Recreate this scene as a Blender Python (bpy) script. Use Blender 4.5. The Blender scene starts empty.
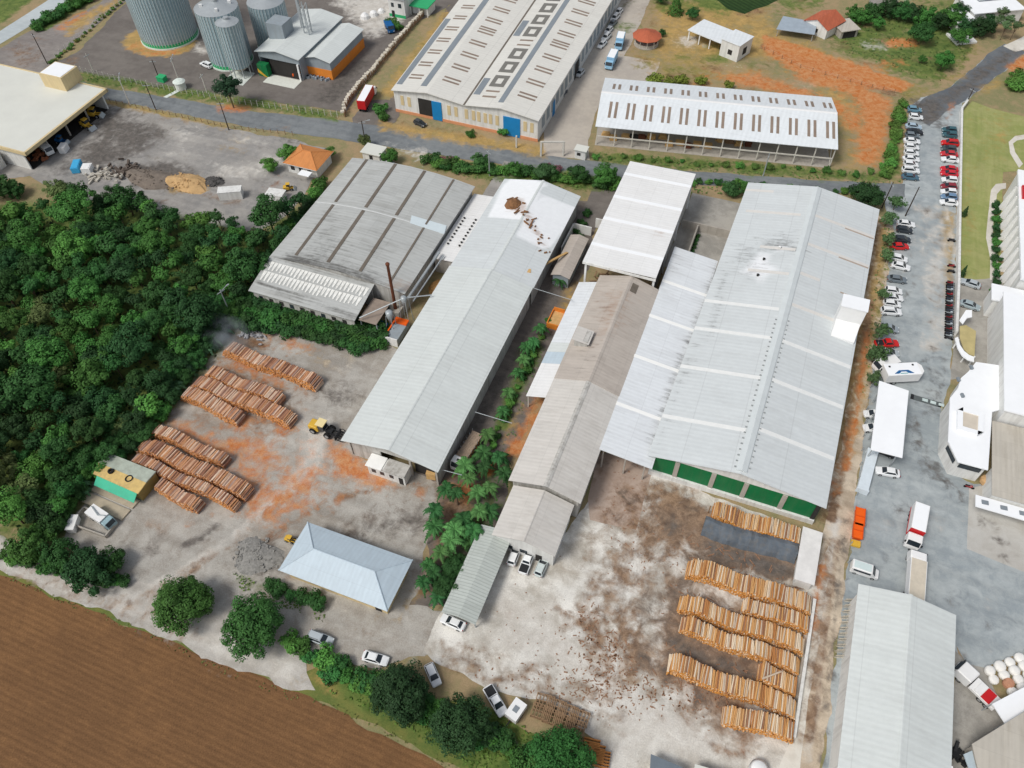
import bpy, bmesh, math, random
import numpy as np
from mathutils import Vector, Matrix
from mathutils.geometry import delaunay_2d_cdt
random.seed(7)
RNG = np.random.default_rng(11)
SC = bpy.context.scene
C = SC.collection
R = math.radians
# ------------------------------------------------------------------ camera and survey
# The site frame has its Y axis along the long sheds. The camera hangs 130 m above the origin.
FPX, PITCH, ROLL, AZ, HC = 778.8, R(51.66), R(0.98), R(21.7), 130.0
_f = np.array([-math.sin(AZ)*math.cos(PITCH), math.cos(AZ)*math.cos(PITCH), -math.sin(PITCH)])
_r = np.array([math.cos(AZ), math.sin(AZ), 0.0]); _d = np.cross(_f, _r)
_cr = math.cos(ROLL)*_r + math.sin(ROLL)*_d
_cd = -math.sin(ROLL)*_r + math.cos(ROLL)*_d
def at(px, py, z=0.0):
    """surveyed photo point -> site metres on the level z"""
    d = _f + _cr*((px-512)/FPX) + _cd*((py-384)/FPX)
    t = (z-HC)/d[2]
    return (float(t*d[0]), float(t*d[1]))
cam = bpy.data.cameras.new("camera"); cam.sensor_fit = 'HORIZONTAL'; cam.sensor_width = 36
cam.lens = 36*FPX/1024; cam.clip_start = 1; cam.clip_end = 5000
co = bpy.data.objects.new("camera", cam); C.objects.link(co)
M = Matrix.Identity(4)
for i in range(3):
    M[i][0] = _cr[i]; M[i][1] = -_cd[i]; M[i][2] = -_f[i]
M[2][3] = HC
co.matrix_world = M
SC.camera = co
# ------------------------------------------------------------------ light
SUN_EL, SUN_AZ_VEC = R(54), (-0.56, -0.83)      # direction towards the sun in plan
w = bpy.data.worlds.new("World"); SC.world = w; w.use_nodes = True
nt = w.node_tree; bg = nt.nodes['Background']
sky = nt.nodes.new('ShaderNodeTexSky'); sky.sky_type = 'NISHITA'; sky.sun_disc = False
sky.sun_elevation = SUN_EL; sky.sun_rotation = math.atan2(SUN_AZ_VEC[0], SUN_AZ_VEC[1])
sky.air_density = 1.0; sky.dust_density = 2.5; sky.ozone_density = 1.0
hs = nt.nodes.new('ShaderNodeHueSaturation'); hs.inputs['Saturation'].default_value = .45      # thin cloud over the whole sky
nt.links.new(sky.outputs[0], hs.inputs['Color']); nt.links.new(hs.outputs[0], bg.inputs[0]); bg.inputs[1].default_value = 0.118
sl = bpy.data.lights.new("sun", 'SUN'); sl.energy = 1.9; sl.angle = R(17); sl.color = (1.0, 0.965, 0.91)
so = bpy.data.objects.new("sun", sl); C.objects.link(so)
tosun = Vector((SUN_AZ_VEC[0]*math.cos(SUN_EL), SUN_AZ_VEC[1]*math.cos(SUN_EL), math.sin(SUN_EL)))
so.rotation_euler = tosun.to_track_quat('Z', 'Y').to_euler()
SC.view_settings.view_transform = 'Standard'; SC.view_settings.look = 'None'
SC.view_settings.exposure = 0.13; SC.view_settings.gamma = 1.0
SC.cycles.max_bounces = 5; SC.cycles.diffuse_bounces = 3; SC.cycles.glossy_bounces = 2
SC.cycles.use_denoising = True
# ------------------------------------------------------------------ colour and materials
def S(r, g, b, k=1.0):
    def l(c):
        c /= 255.0
        return k*(c/12.92 if c <= .04045 else ((c+.055)/1.055)**2.4)
    return (l(r), l(g), l(b), 1.0)
class NT:
    def __init__(s, name, rough=.8, spec=.3):
        s.m = bpy.data.materials.new(name); s.m.use_nodes = True
        s.t = s.m.node_tree; s.b = s.t.nodes['Principled BSDF']
        s.b.inputs['Roughness'].default_value = rough
        s.b.inputs['Specular IOR Level'].default_value = spec
        s._p = None
    def n(s, k, **kw):
        x = s.t.nodes.new(k)
        for a, v in kw.items(): setattr(x, a, v)
        return x
    def l(s, a, b): s.t.links.new(a, b)
    def set(s, sock, v):
        if hasattr(v, 'is_linked') or hasattr(v, 'links'): s.l(v, sock)
        else: sock.default_value = v
    def pos(s, obj=False):
        if s._p is None:
            s._p = s.n('ShaderNodeTexCoord').outputs['Object'] if obj else s.n('ShaderNodeNewGeometry').outputs['Position']
        return s._p
    def mapv(s, scale, rot=0.0, loc=(0, 0, 0), obj=False):
        x = s.n('ShaderNodeMapping'); s.l(s.pos(obj), x.inputs[0])
        x.inputs['Scale'].default_value = scale; x.inputs['Rotation'].default_value = (0, 0, rot); x.inputs['Location'].default_value = loc
        return x.outputs[0]
    def noise(s, scale, detail=5, rough=.6, vec=None, dist=0.0, obj=False):
        x = s.n('ShaderNodeTexNoise'); x.inputs['Scale'].default_value = scale; x.inputs['Detail'].default_value = detail
        x.inputs['Roughness'].default_value = rough; x.inputs['Distortion'].default_value = dist
        s.l(vec if vec is not None else s.pos(obj), x.inputs['Vector'])
        return x.outputs['Fac']
    def math(s, op, a, b=None, c=None, clamp=False):
        x = s.n('ShaderNodeMath', operation=op); x.use_clamp = clamp
        s.set(x.inputs[0], a)
        if b is not None: s.set(x.inputs[1], b)
        if c is not None: s.set(x.inputs[2], c)
        return x.outputs[0]
    def rng(s, v, a, b, c=0.0, d=1.0, smooth=False):
        x = s.n('ShaderNodeMapRange'); x.interpolation_type = 'SMOOTHSTEP' if smooth else 'LINEAR'
        s.set(x.inputs[0], v); x.inputs[1].default_value = a; x.inputs[2].default_value = b
        x.inputs[3].default_value = c; x.inputs[4].default_value = d
        return x.outputs[0]
    def mix(s, f, a, b, mode='MIX'):
        x = s.n('ShaderNodeMix', data_type='RGBA', blend_type=mode)
        s.set(x.inputs[0], f); s.set(x.inputs[6], a); s.set(x.inputs[7], b)
        return x.outputs[2]
    def mul(s, col, fac):
        x = s.n('ShaderNodeVectorMath', operation='SCALE'); s.set(x.inputs[0], col[:3] if isinstance(col, tuple) else col); s.set(x.inputs[3], fac)
        return x.outputs[0]
    def color(s, c): s.set(s.b.inputs['Base Color'], c)
    def bump(s, h, strength=.3, dist=.05):
        x = s.n('ShaderNodeBump'); x.inputs['Strength'].default_value = strength; x.inputs['Distance'].default_value = dist
        s.l(h, x.inputs['Height']); s.l(x.outputs[0], s.b.inputs['Normal'])
    def attr(s, name):
        x = s.n('ShaderNodeAttribute'); x.attribute_name = name
        y = s.n('ShaderNodeSeparateColor'); s.l(x.outputs['Color'], y.inputs[0])
        return y.outputs
CH = ('orange', 'dark', 'pale', 'green', 'brown', 'straw')
CHCOL = {'orange': (S(188,108,52), S(202,148,102)), 'dark': (S(84,80,76), S(112,106,100)), 'pale': (S(214,210,202), S(196,190,180)),
         'green': (S(72,98,46), S(112,128,66)), 'brown': (S(98,72,52), S(154,126,100)), 'straw': (S(192,158,98), S(156,132,82))}
def ground_mat(name, c1, c2, big=.06, streak=None, fine=.22, chan=CH, rows=None, rough=.92, mid=.5, speck=0.0):
    s = NT(name, rough, .15)
    nb = s.noise(big, 5, .6, dist=.6); nm = s.noise(mid, 6, .65, dist=.4); nf = s.noise(4.0, 6, .75)
    nh = s.noise(.17, 7, .68, dist=.8)
    f = s.rng(s.math('ADD', s.math('MULTIPLY', nb, .55), s.math('MULTIPLY', nm, .45)), .38, .62, smooth=True)
    col = s.mix(f, c1, c2)
    if streak is not None:
        ang, sx, sy, amt = streak
        ns = s.noise(1.0, 5, .6, vec=s.mapv((sx, sy, 1), ang), dist=.3)
        col = s.mul(col, s.rng(ns, .3, .7, 1-amt, 1+amt))
    if rows is not None:
        ang, pitch, amt = rows
        x = s.n('ShaderNodeTexWave'); x.wave_type = 'BANDS'; x.bands_direction = 'Y'
        x.inputs['Scale'].default_value = math.pi/10/pitch; x.inputs['Distortion'].default_value = .5; x.inputs['Detail'].default_value = 4
        x.inputs['Detail Scale'].default_value = .5
        s.l(s.mapv((1, 1, 1), ang), x.inputs['Vector'])
        col = s.mul(col, s.rng(x.outputs['Fac'], 0, 1, 1-amt, 1+amt))
    if chan:
        a = s.attr('pa'); b = s.attr('pb')
        outs = dict(zip(CH, (a[0], a[1], a[2], b[0], b[1], b[2])))
        nn = s.math('ADD', s.math('MULTIPLY', nh, .55), s.math('MULTIPLY', nm, .45))
        for i, c in enumerate(('straw', 'green', 'pale', 'brown', 'orange', 'dark')):
            m = s.math('ADD', outs[c], s.rng(nn, .28, .72, -.55, .55))
            fac = s.rng(m, .22, .82, smooth=True)
            fac = s.math('MULTIPLY', fac, s.rng(outs[c], 0.0, .12))
            cc = s.mix(s.rng(s.noise(.32+.07*i, 7, .72, dist=.5), .38, .62), CHCOL[c][0], CHCOL[c][1])
            col = s.mix(s.math('MULTIPLY', fac, .92), col, cc)
    col = s.mul(col, s.rng(nf, .25, .75, 1-fine, 1+fine))
    if speck:
        v = s.noise(1.6, 3, .8)
        col = s.mix(s.math('MULTIPLY', s.rng(v, .64, .70), speck), col, S(96,76,62))
    s.color(col); s.bump(s.math('ADD', nf, s.math('MULTIPLY', nm, 2.0)), .35, .08)
    return s.m
def plain(name, c, rough=.6, var=.12, scale=1.2, spec=.3, metal=0.0, streaky=0.0):
    s = NT(name, rough, spec); s.b.inputs['Metallic'].default_value = metal
    n1 = s.noise(scale, 5, .65, obj=True)
    col = s.mul(c, s.rng(n1, .28, .72, 1-var, 1+var))
    if streaky:
        n2 = s.noise(1.0, 4, .6, vec=s.mapv((1.3, 1.3, .12), obj=True))
        col = s.mix(s.math('MULTIPLY', s.rng(n2, .45, .7), streaky), col, S(120,112,100))
    s.color(col)
    return s.m
def roof_mat(name, c, axis='Y', pitch=.9, grime=.25, rough=.5, seam=6.0, dirt=S(136,130,122), metal=.0, patch=.06, streak=.35):
    """corrugated sheet: fine ribs across `axis`, seams, run-off streaks and grime; attribute pa = (soot, white sheet, rust)"""
    s = NT(name, rough, .35); s.b.inputs['Metallic'].default_value = metal
    sep = s.n('ShaderNodeSeparateXYZ'); s.l(s.pos(), sep.inputs[0])
    along, across = (sep.outputs[1], sep.outputs[0]) if axis == 'Y' else (sep.outputs[0], sep.outputs[1])
    rib = s.math('SINE', s.math('MULTIPLY', along, 2*math.pi/pitch))
    nb = s.noise(.09, 5, .6, dist=.5); nm = s.noise(.8, 6, .7)
    sc = (.10, 1.5, 1) if axis == 'Y' else (1.5, .10, 1)
    ns = s.noise(1.0, 6, .7, vec=s.mapv(sc))
    # sheet panels: every panel a slightly different tone
    pan = s.n('ShaderNodeTexWhiteNoise'); pan.noise_dimensions = '2D'
    cmb = s.n('ShaderNodeCombineXYZ'); s.l(s.math('FLOOR', s.math('DIVIDE', along, 2.1)), cmb.inputs[0]); s.l(s.math('FLOOR', s.math('DIVIDE', across, seam)), cmb.inputs[1])
    s.l(cmb.outputs[0], pan.inputs['Vector'])
    col = s.mul(c, s.rng(pan.outputs['Value'], 0, 1, 1-patch*.45, 1+patch*.3))
    col = s.mul(col, s.rng(rib, -1, 1, .97, 1.015))
    g = s.rng(s.math('ADD', s.math('MULTIPLY', ns, .6), s.math('MULTIPLY', nb, .4)), .45, .68, 0, grime, smooth=True)
    col = s.mix(g, col, dirt)
    st = s.math('ABSOLUTE', s.math('SUBTRACT', s.math('FRACT', s.math('DIVIDE', across, seam)), .5))
    col = s.mix(s.math('MULTIPLY', s.rng(st, .485, .5), .16), col, S(90,90,88))
    a = s.attr('pa')
    def fac(o, amp=.5): return s.math('MULTIPLY', s.rng(s.math('ADD', o, s.rng(s.math('ADD', s.math('MULTIPLY', ns, .6), s.math('MULTIPLY', nm, .4)), .25, .75, -amp, amp)), .2, .85, smooth=True), s.rng(o, 0, .15))
    col = s.mix(s.math('MULTIPLY', fac(a[1], .12), .9), col, S(240,242,243))
    col = s.mix(s.math('MULTIPLY', fac(a[2]), .55), col, S(160,125,98))
    col = s.mix(s.math('MULTIPLY', fac(a[0]), .85), col, S(72,70,66))
    col = s.mul(col, s.rng(nm, .3, .7, .96, 1.04))
    s.color(col); s.bump(rib, .12, .04)
    return s.m
# ------------------------------------------------------------------ mesh builder
class MB:
    def __init__(s): s.v = []; s.f = []
    def add(s, vs, fs):
        o = len(s.v); s.v += [tuple(p) for p in vs]; s.f += [tuple(o+i for i in f) for f in fs]; return s
    def bx(s, x0, x1, y0, y1, z0, z1):
        return s.add([(x0,y0,z0),(x1,y0,z0),(x1,y1,z0),(x0,y1,z0),(x0,y0,z1),(x1,y0,z1),(x1,y1,z1),(x0,y1,z1)],
                     [(0,3,2,1),(4,5,6,7),(0,1,5,4),(1,2,6,5),(2,3,7,6),(3,0,4,7)])
    def box(s, c, sz, rz=0.0, tilt=0.0):
        hx, hy, hz = [q/2 for q in sz]; m = Matrix.Rotation(rz, 3, 'Z') @ Matrix.Rotation(tilt, 3, 'Y')
        vs = [Vector(c) + m @ Vector(p) for p in ((-hx,-hy,-hz),(hx,-hy,-hz),(hx,hy,-hz),(-hx,hy,-hz),(-hx,-hy,hz),(hx,-hy,hz),(hx,hy,hz),(-hx,hy,hz))]
        return s.add(vs, [(0,3,2,1),(4,5,6,7),(0,1,5,4),(1,2,6,5),(2,3,7,6),(3,0,4,7)])
    def hexa(s, bot, top):
        n = len(bot)
        return s.add(list(bot)+list(top), [tuple(range(n))[::-1], tuple(range(n, 2*n))] + [(i, (i+1) % n, n+(i+1) % n, n+i) for i in range(n)])
    def prism(s, pts, z0, z1): return s.hexa([(x, y, z0) for x, y in pts], [(x, y, z1) for x, y in pts])
    def quad(s, a, b, c, d): return s.add([a, b, c, d], [(0, 1, 2, 3)])
    def cyl(s, p0, p1, r0, r1=None, n=8, caps=True, ph=0.0):
        r1 = r0 if r1 is None else r1
        p0 = Vector(p0); p1 = Vector(p1); ax = (p1-p0)
        if ax.length < 1e-6: return s
        ax.normalize(); u = ax.orthogonal().normalized(); v = ax.cross(u)
        vs = []
        for p, r in ((p0, r0), (p1, r1)):
            for i in range(n):
                a = 2*math.pi*i/n+ph; vs.append(p+u*(r*math.cos(a))+v*(r*math.sin(a)))
        fs = [(i, (i+1) % n, n+(i+1) % n, n+i) for i in range(n)]
        if caps: fs += [tuple(range(n))[::-1], tuple(range(n, 2*n))]
        return s.add(vs, fs)
    def tube(s, pts, r, n=6):
        for a, b in zip(pts[:-1], pts[1:]): s.cyl(a, b, r, r, n)
        return s
    def lathe(s, prof, c=(0, 0, 0), n=32, cap=True):
        vs = []; fs = []
        for (r, z) in prof:
            for i in range(n):
                a = 2*math.pi*i/n; vs.append((c[0]+r*math.cos(a), c[1]+r*math.sin(a), c[2]+z))
        for k in range(len(prof)-1):
            for i in range(n):
                j = (i+1) % n; fs.append((k*n+i, k*n+j, (k+1)*n+j, (k+1)*n+i))
        if cap: fs += [tuple(range(n))[::-1], tuple(range((len(prof)-1)*n, len(prof)*n))]
        return s.add(vs, fs)
    def mesh(s, name, mat, off=(0, 0, 0), smooth=False):
        me = bpy.data.meshes.new(name)
        ox, oy, oz = off
        me.from_pydata([(x-ox, y-oy, z-oz) for x, y, z in s.v], [], s.f)
        for m in (mat if isinstance(mat, (list, tuple)) else [mat]): me.materials.append(m)
        if smooth: me.polygons.foreach_set('use_smooth', [True]*len(me.polygons))
        me.update(); return me
def put(name, me, parent=None):
    o = bpy.data.objects.new(name, me); C.objects.link(o)
    if parent is not None: o.parent = parent
    return o
def thing(name, label, cat, loc=(0, 0, 0), rz=0.0, group=None):
    o = bpy.data.objects.new(name, None); C.objects.link(o); o.empty_display_size = .5
    o.location = loc if len(loc) == 3 else (loc[0], loc[1], 0); o.rotation_euler = (0, 0, rz)
    o['label'] = label; o['category'] = cat
    if group: o['group'] = group
    return o
def part(name, mb, mat, parent, w=True, label=None, smooth=False):
    """w: the builder holds site coordinates (parent a top-level Empty without rotation)"""
    off = (0, 0, 0)
    if w:
        q = parent
        while q.parent is not None: q = q.parent
        off = tuple(q.location)
    o = put(name, mb.mesh(name, mat, off, smooth), parent)
    if label: o['label'] = label
    return o
def solo(name, mb, mat, label, cat, loc=(0, 0, 0), group=None, rz=0.0, smooth=False):
    """a thing that is one mesh, local coordinates"""
    o = put(name, mb.mesh(name, mat, (0, 0, 0), smooth)); o.location = loc if len(loc) == 3 else (loc[0], loc[1], 0); o.rotation_euler = (0, 0, rz)
    o['label'] = label; o['category'] = cat
    if group: o['group'] = group
    return o
def copy_tree(o, parent=None, color=None):
    c = o.copy(); C.objects.link(c); c.parent = parent
    if color is not None: c.color = color
    for ch in o.children: copy_tree(ch, c, color)
    return c
# ------------------------------------------------------------------ painting of surface marks (soil, soot, sheets, two cast shadows)
def sdist(P, poly):
    poly = np.asarray(poly, float); n = len(poly); d = np.full(len(P), 1e9); ins = np.zeros(len(P), bool)
    for i in range(n):
        a = poly[i]; b = poly[(i+1) % n]; e = b-a; L = max((e@e), 1e-9)
        t = np.clip(((P-a)@e)/L, 0, 1); q = P-a-t[:, None]*e
        d = np.minimum(d, np.hypot(q[:, 0], q[:, 1]))
        c = ((a[1] > P[:, 1]) != (b[1] > P[:, 1]))
        if abs(e[1]) > 1e-9: ins ^= c & (P[:, 0] < a[0]+(P[:, 1]-a[1])*e[0]/e[1])
    return np.where(ins, -d, d)
def ell(px, py, rx, ry, z=0.0, n=14, rot=0.0):
    return [at(px+rx*math.cos(a)*math.cos(rot)-ry*math.sin(a)*math.sin(rot), py+rx*math.cos(a)*math.sin(rot)+ry*math.sin(a)*math.cos(rot), z) for a in [2*math.pi*i/n for i in range(n)]]
def pp(pts, z=0.0): return [at(x, y, z) for x, y in pts]
PAINT = []
def track(ch, pts, wpx=3.0, st=.6, fe=.9):
    """a wheel track: band along surveyed points"""
    P = [np.array(at(*q)) for q in pts]; w_ = wpx/2.6; st = min(1, st*1.6)
    for p, q in zip(P[:-1], P[1:]):
        d = (q-p)/np.linalg.norm(q-p); n_ = np.array([-d[1], d[0]])*w_/2; PAINT.append((ch, np.array([p-n_-d*.3, q-n_+d*.3, q+n_+d*.3, p+n_-d*.3]), fe, st))
def paint(ch, poly, feather=2.0, strength=1.0): PAINT.append((ch, np.array(poly), feather, strength))
def apply_paint(me, lst, names):
    n = len(me.vertices); co_ = np.empty(n*3); me.vertices.foreach_get('co', co_); P = co_.reshape(-1, 3)[:, :2]
    vals = {k: np.zeros(n) for k in names}
    lo = P.min(0); hi = P.max(0)
    for ch, poly, fe, st in lst:
        if ch not in vals: continue
        pl = poly.min(0)-fe; ph = poly.max(0)+fe
        if (ph < lo).any() or (pl > hi).any(): continue
        idx = np.where(((P >= pl) & (P <= ph)).all(1))[0]
        if not len(idx): continue
        v = np.clip(.5-sdist(P[idx], poly)/(2*fe), 0, 1)*st
        vals[ch][idx] = np.maximum(vals[ch][idx], v)
    ks = list(names)+[None]*3
    for an, grp in (('pa', ks[:3]), ('pb', ks[3:6])):
        if grp[0] is None: continue
        at_ = me.attributes.new(an, 'FLOAT_COLOR', 'POINT')
        arr = np.ones((n, 4))
        for i, k in enumerate(grp): arr[:, i] = vals[k] if k in vals else 0
        at_.data.foreach_set('color', arr.ravel())
ROOFCH = ('soot', 'white', 'rust')
_pend = []
def sheet(name, poly, z, mat, res=1.2, jit=.25, kind='structure', seed=1):
    """a ground sheet: polygon in site metres, edge broken up by jit metres, filled with a fine net"""
    rg = np.random.default_rng(seed+len(poly)*7); pts = []; ph = rg.uniform(0, 6.28, 6)
    n = len(poly)
    for i in range(n):
        a = np.array(poly[i]); b = np.array(poly[(i+1) % n]); L = np.linalg.norm(b-a); k = max(1, int(L/max(res, .8)))
        for q in range(k):
            p = a+(b-a)*q/k
            if jit:
                s_ = len(pts)*max(res, .8); p = p+jit*np.array([math.sin(s_*.37+ph[0])+.6*math.sin(s_*.91+ph[1])+.35*math.sin(s_*2.1+ph[2]), math.sin(s_*.41+ph[3])+.6*math.sin(s_*.83+ph[4])+.35*math.sin(s_*1.9+ph[5])])*(.9 if q else .3)
            pts.append(p)
    arr = np.array(pts); lo = arr.min(0); hi = arr.max(0)
    gx, gy = np.meshgrid(np.arange(lo[0]+res/2, hi[0], res), np.arange(lo[1]+res/2, hi[1], res))
    g = np.stack([gx.ravel(), gy.ravel()], 1); g = g+rg.uniform(-.2, .2, g.shape)*res
    g = g[sdist(g, arr) < -res*.4]
    V = [Vector(p) for p in arr]+[Vector(p) for p in g]
    r = delaunay_2d_cdt(V, [], [list(range(len(arr)))], 1, 1e-4)
    me = bpy.data.meshes.new(name); me.from_pydata([(p.x, p.y, z) for p in r[0]], [], [tuple(f) for f in r[2]])
    # faces up
    me.update()
    if len(me.polygons) and sum(p.normal.z for p in me.polygons) < 0: me.flip_normals()
    me.materials.append(mat); o = put(name, me); o['kind'] = kind; _pend.append(me); return o
# ------------------------------------------------------------------ GROUND
# soil marks and two painted shadows (photo survey)
P_ = lambda ch, pts, fe=2.0, st=1.0: paint(ch, pp(pts), fe, st)
E_ = lambda ch, x, y, rx, ry, fe=2.0, st=1.0, rot=0.0: paint(ch, ell(x, y, rx, ry, rot=rot), fe, st)
# left log yard
P_('orange', [(205,440),(245,425),(290,430),(330,470),(330,500),(280,525),(235,520),(210,480)], 6, .58)
P_('orange', [(330,440),(385,470),(400,485),(380,492),(345,480),(325,460)], 3, .85)
P_('orange', [(262,330),(310,336),(315,350),(290,352),(262,345)], 4, .6)
P_('orange', [(210,365),(240,355),(300,385),(310,410),(280,390),(230,372)], 3, .6)
P_('orange', [(215,420),(240,410),(262,425),(240,440)], 3, .6)
P_('orange', [(250,512),(320,490),(335,500),(270,525)], 4, .7)
P_('brown', [(225,335),(250,330),(275,345),(265,352),(235,348)], 3, .9)
P_('brown', [(208,398),(160,420),(175,432),(225,440),(250,425)], 4, .4)
E_('dark', 330, 395, 14, 14, 4, .7); P_('dark', [(318,385),(345,378),(370,395),(345,412),(325,415)], 4, .6)
P_('dark', [(345,520),(425,505),(435,525),(400,545),(345,540)], 5, .65)
P_('pale', [(300,400),(330,430),(320,470),(295,455)], 4, .7); P_('pale', [(330,350),(380,360),(350,390),(325,375)], 5, .4)
P_('dark', [(190,595),(240,578),(262,588),(240,605)], 4, .35)  # cast shadow of the round tree, painted into the ground colour
E_('dark', 262, 560, 30, 18, 4, .75); P_('green', [(232,570),(250,575),(262,590),(240,585)], 2, .8)
P_('dark', [(115,540),(165,535),(150,575),(125,580)], 5, .5)
P_('pale', [(135,500),(185,515),(165,535),(130,520)], 4, .5)
P_('brown', [(190,525),(260,500),(270,510),(200,545)], 4, .25)
P_('straw', [(380,600),(425,590),(415,605),(365,625)], 3, .5)
# bottom gravel
P_('pale', [(130,590),(250,650),(240,665),(120,605)], 4, .5); P_('pale', [(310,625),(420,655),(410,665),(300,640)], 4, .45)
P_('straw', [(300,665),(330,680),(455,765),(440,768),(320,700),(290,690)], 2, .35)
P_('straw', [(320,665),(345,690),(335,700),(310,680)], 2, .9)
# verge strip
P_('green', [(325,676),(345,674),(420,700),(470,702),(560,748),(620,800),(500,800),(450,758),(335,694)], 2, .9)
# right log yard: bark and mud
P_('brown', [(600,470),(650,490),(700,495),(708,545),(680,560),(660,610),(650,640),(615,640),(590,610),(580,570),(600,530)], 7, .62)
P_('brown', [(655,480),(800,545),(805,590),(690,560),(650,520)], 3, 1.0)
P_('dark', [(700,535),(800,570),(805,585),(720,560),(690,555)], 3, .9); P_('dark', [(655,515),(695,510),(700,545),(668,540)], 4, .6)
P_('brown', [(660,570),(800,615),(800,705),(720,735),(660,700),(640,650)], 4, .85)
P_('dark', [(645,600),(690,580),(700,595),(740,605),(690,600),(665,625)], 4, .75); P_('dark', [(660,630),(760,672),(745,680),(690,660),(650,640)], 3, .85)
P_('brown', [(560,615),(600,620),(640,660),(680,690),(670,712),(640,700),(590,690),(580,660)], 5, .62)
P_('brown', [(590,635),(615,650),(625,670),(600,668),(585,655)], 3, .95)
P_('brown', [(700,700),(765,735),(745,745),(690,718)], 3, .7); P_('brown', [(706,740),(745,752),(742,760),(715,755)], 1.5, .95)
P_('orange', [(706,742),(742,752),(738,758),(716,753)], 1.5, .5)
P_('brown', [(430,640),(520,655),(560,680),(540,700),(490,690),(440,665)], 6, .35)
P_('pale', [(470,600),(560,590),(580,650),(545,680),(480,650)], 6, .6); P_('pale', [(630,690),(690,710),(760,760),(700,768),(610,768),(600,710)], 5, .7)
P_('pale', [(650,465),(690,480),(700,490),(660,488)], 2, .6); P_('dark', [(700,755),(735,765),(720,768),(690,766)], 2, .5)
E_('pale', 672, 618, 6, 6, 1.5, .8)
P_('brown', [(652,478),(702,494),(708,540),(690,556),(660,560),(645,530),(640,500)], 4, .9); P_('dark', [(650,505),(690,515),(698,540),(665,535)], 4, .55); P_('brown', [(560,600),(610,600),(660,640),(700,690),(665,690),(610,650)], 5, .5); P_('dark', [(655,668),(715,690),(722,715),(690,705),(660,690)], 3, .6); P_('brown', [(700,612),(738,604),(745,618),(705,622)], 2, .7)
# ramp by the tan shed
for x, y, rx, ry in ((604,462,14,6),(640,466,9,4),(604,490,6,4),(622,492,5,3),(630,500,9,3),(616,515,4,5),(622,522,7,4)):
    E_('dark', x, y, rx*.8, ry*.7, 1.2, .7, .4)
# wheel tracks and scuffs
for k in range(5):
    o_ = k*5
    track('pale', [(125+o_,600),(170+o_,575-o_*.3),(215+o_,548-o_*.4),(255+o_,515-o_*.5),(285+o_,485),(310+o_*.6,455),(330,430-o_)], 2.5, .55)
    track('brown', [(128+o_,602),(173+o_,577-o_*.3),(218+o_,550-o_*.4),(258+o_,517-o_*.5),(288+o_,487)], 1.6, .5)
track('dark', [(185,545),(205,535),(218,524)], 3, .7); track('brown', [(240,556),(280,530),(330,500),(380,488),(430,486)], 3, .45)
for o_ in (0,6,12,20): track('pale', [(0,545+o_),(60,572+o_*.9),(130,596+o_*.8),(200,625+o_*.8),(290,668+o_*.5)], 2.2, .6); track('brown', [(0,549+o_),(60,576+o_*.9),(130,600+o_*.8),(200,629+o_*.8)], 1.4, .5)
for o_ in (0,5,9): track('dark', [(905+o_,415),(912+o_,440),(935+o_,472),(968,498+o_)], 2.2, .5)
for o_ in (0,7,14,22,30): track('pale', [(915+o_,205),(925+o_,250),(928+o_*.8,300),(922+o_*.7,350)], 2.5, .5); track('dark', [(918+o_,205),(928+o_,250),(931+o_*.8,300),(925+o_*.7,350),(918+o_*.7,420)], 1.8, .32)
for o_ in (0,4): track('dark', [(905,250+o_),(915,262),(912,290),(902,300)], 1.5, .4)
for k in range(9):
    o_ = k*9; track('brown', [(560+o_,610),(600+o_*.6,640),(650+o_*.4,672+o_*.2),(720,705+o_*.2)], 2.6, .6); track('dark', [(640,600+o_*.9),(700,612+o_*.9),(790,640+o_*.9)], 1.8, .45)
for o_ in (0,8,16,26): track('pale', [(470+o_,585),(520+o_,620),(560+o_,660),(620+o_,700),(700+o_,750)], 3, .7); track('brown', [(440,640+o_),(500,655+o_),(560,672+o_),(620,706+o_)], 2.2, .45)
for o_ in (0,6,12): track('brown', [(826+o_*.9,540),(812+o_,640),(800+o_,740)], 2.4, .6); track('pale', [(838-o_*.3,520),(826-o_*.2,600),(816,700),(806,760)], 2.4, .7); track('dark', [(848-o_*.3,520),(840-o_*.3,600),(832-o_*.3,680),(824-o_*.3,760)], 2.0, .45)
track('orange', [(868,330),(858,400),(845,470)], 4, .5); track('brown', [(872,300),(860,380),(842,470),(830,520)], 4, .8)
P_('brown', [(640,480),(705,500),(705,545),(690,560),(655,640),(630,600),(640,540)], 5, .55)
P_('brown', [(210,355),(240,345),(320,390),(305,425),(290,440),(250,445),(180,400)], 5, .6); P_('orange', [(175,408),(220,432),(245,450),(235,470),(150,425)], 4, .65); P_('orange', [(230,400),(300,425),(320,450),(260,440)], 4, .5)
P_('brown', [(240,560),(330,520),(400,500),(430,500),(350,540),(270,565)], 5, .4)
P_('straw', [(255,330),(330,345),(380,356),(330,380),(270,350)], 5, .3)
# alley
P_('orange', [(535,392),(560,360),(575,340),(552,390),(530,440),(512,448)], 2, .95); P_('orange', [(508,436),(530,442),(522,458),(506,452)], 1.5, 1.0)
P_('straw', [(560,290),(585,275),(575,320),(555,325)], 2, .7); P_('straw', [(530,395),(520,430),(505,450),(498,440),(515,405)], 2, .55)
P_('green', [(520,350),(545,330),(540,360),(505,430),(490,440),(495,420)], 1.2, .85)
P_('green', [(470,500),(480,470),(505,455),(495,520),(470,545),(450,590),(440,570)], 3, .7); P_('orange', [(455,480),(475,478),(482,490),(462,500)], 2, .8); P_('brown', [(440,480),(470,470),(480,500),(440,560),(425,590),(428,540)], 4, .8); P_('orange', [(486,460),(496,458),(492,475),(482,478)], 1.5, .8)
P_('dark', [(452,440),(520,350),(575,235),(585,250),(535,345),(475,445)], 2, .9)
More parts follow.
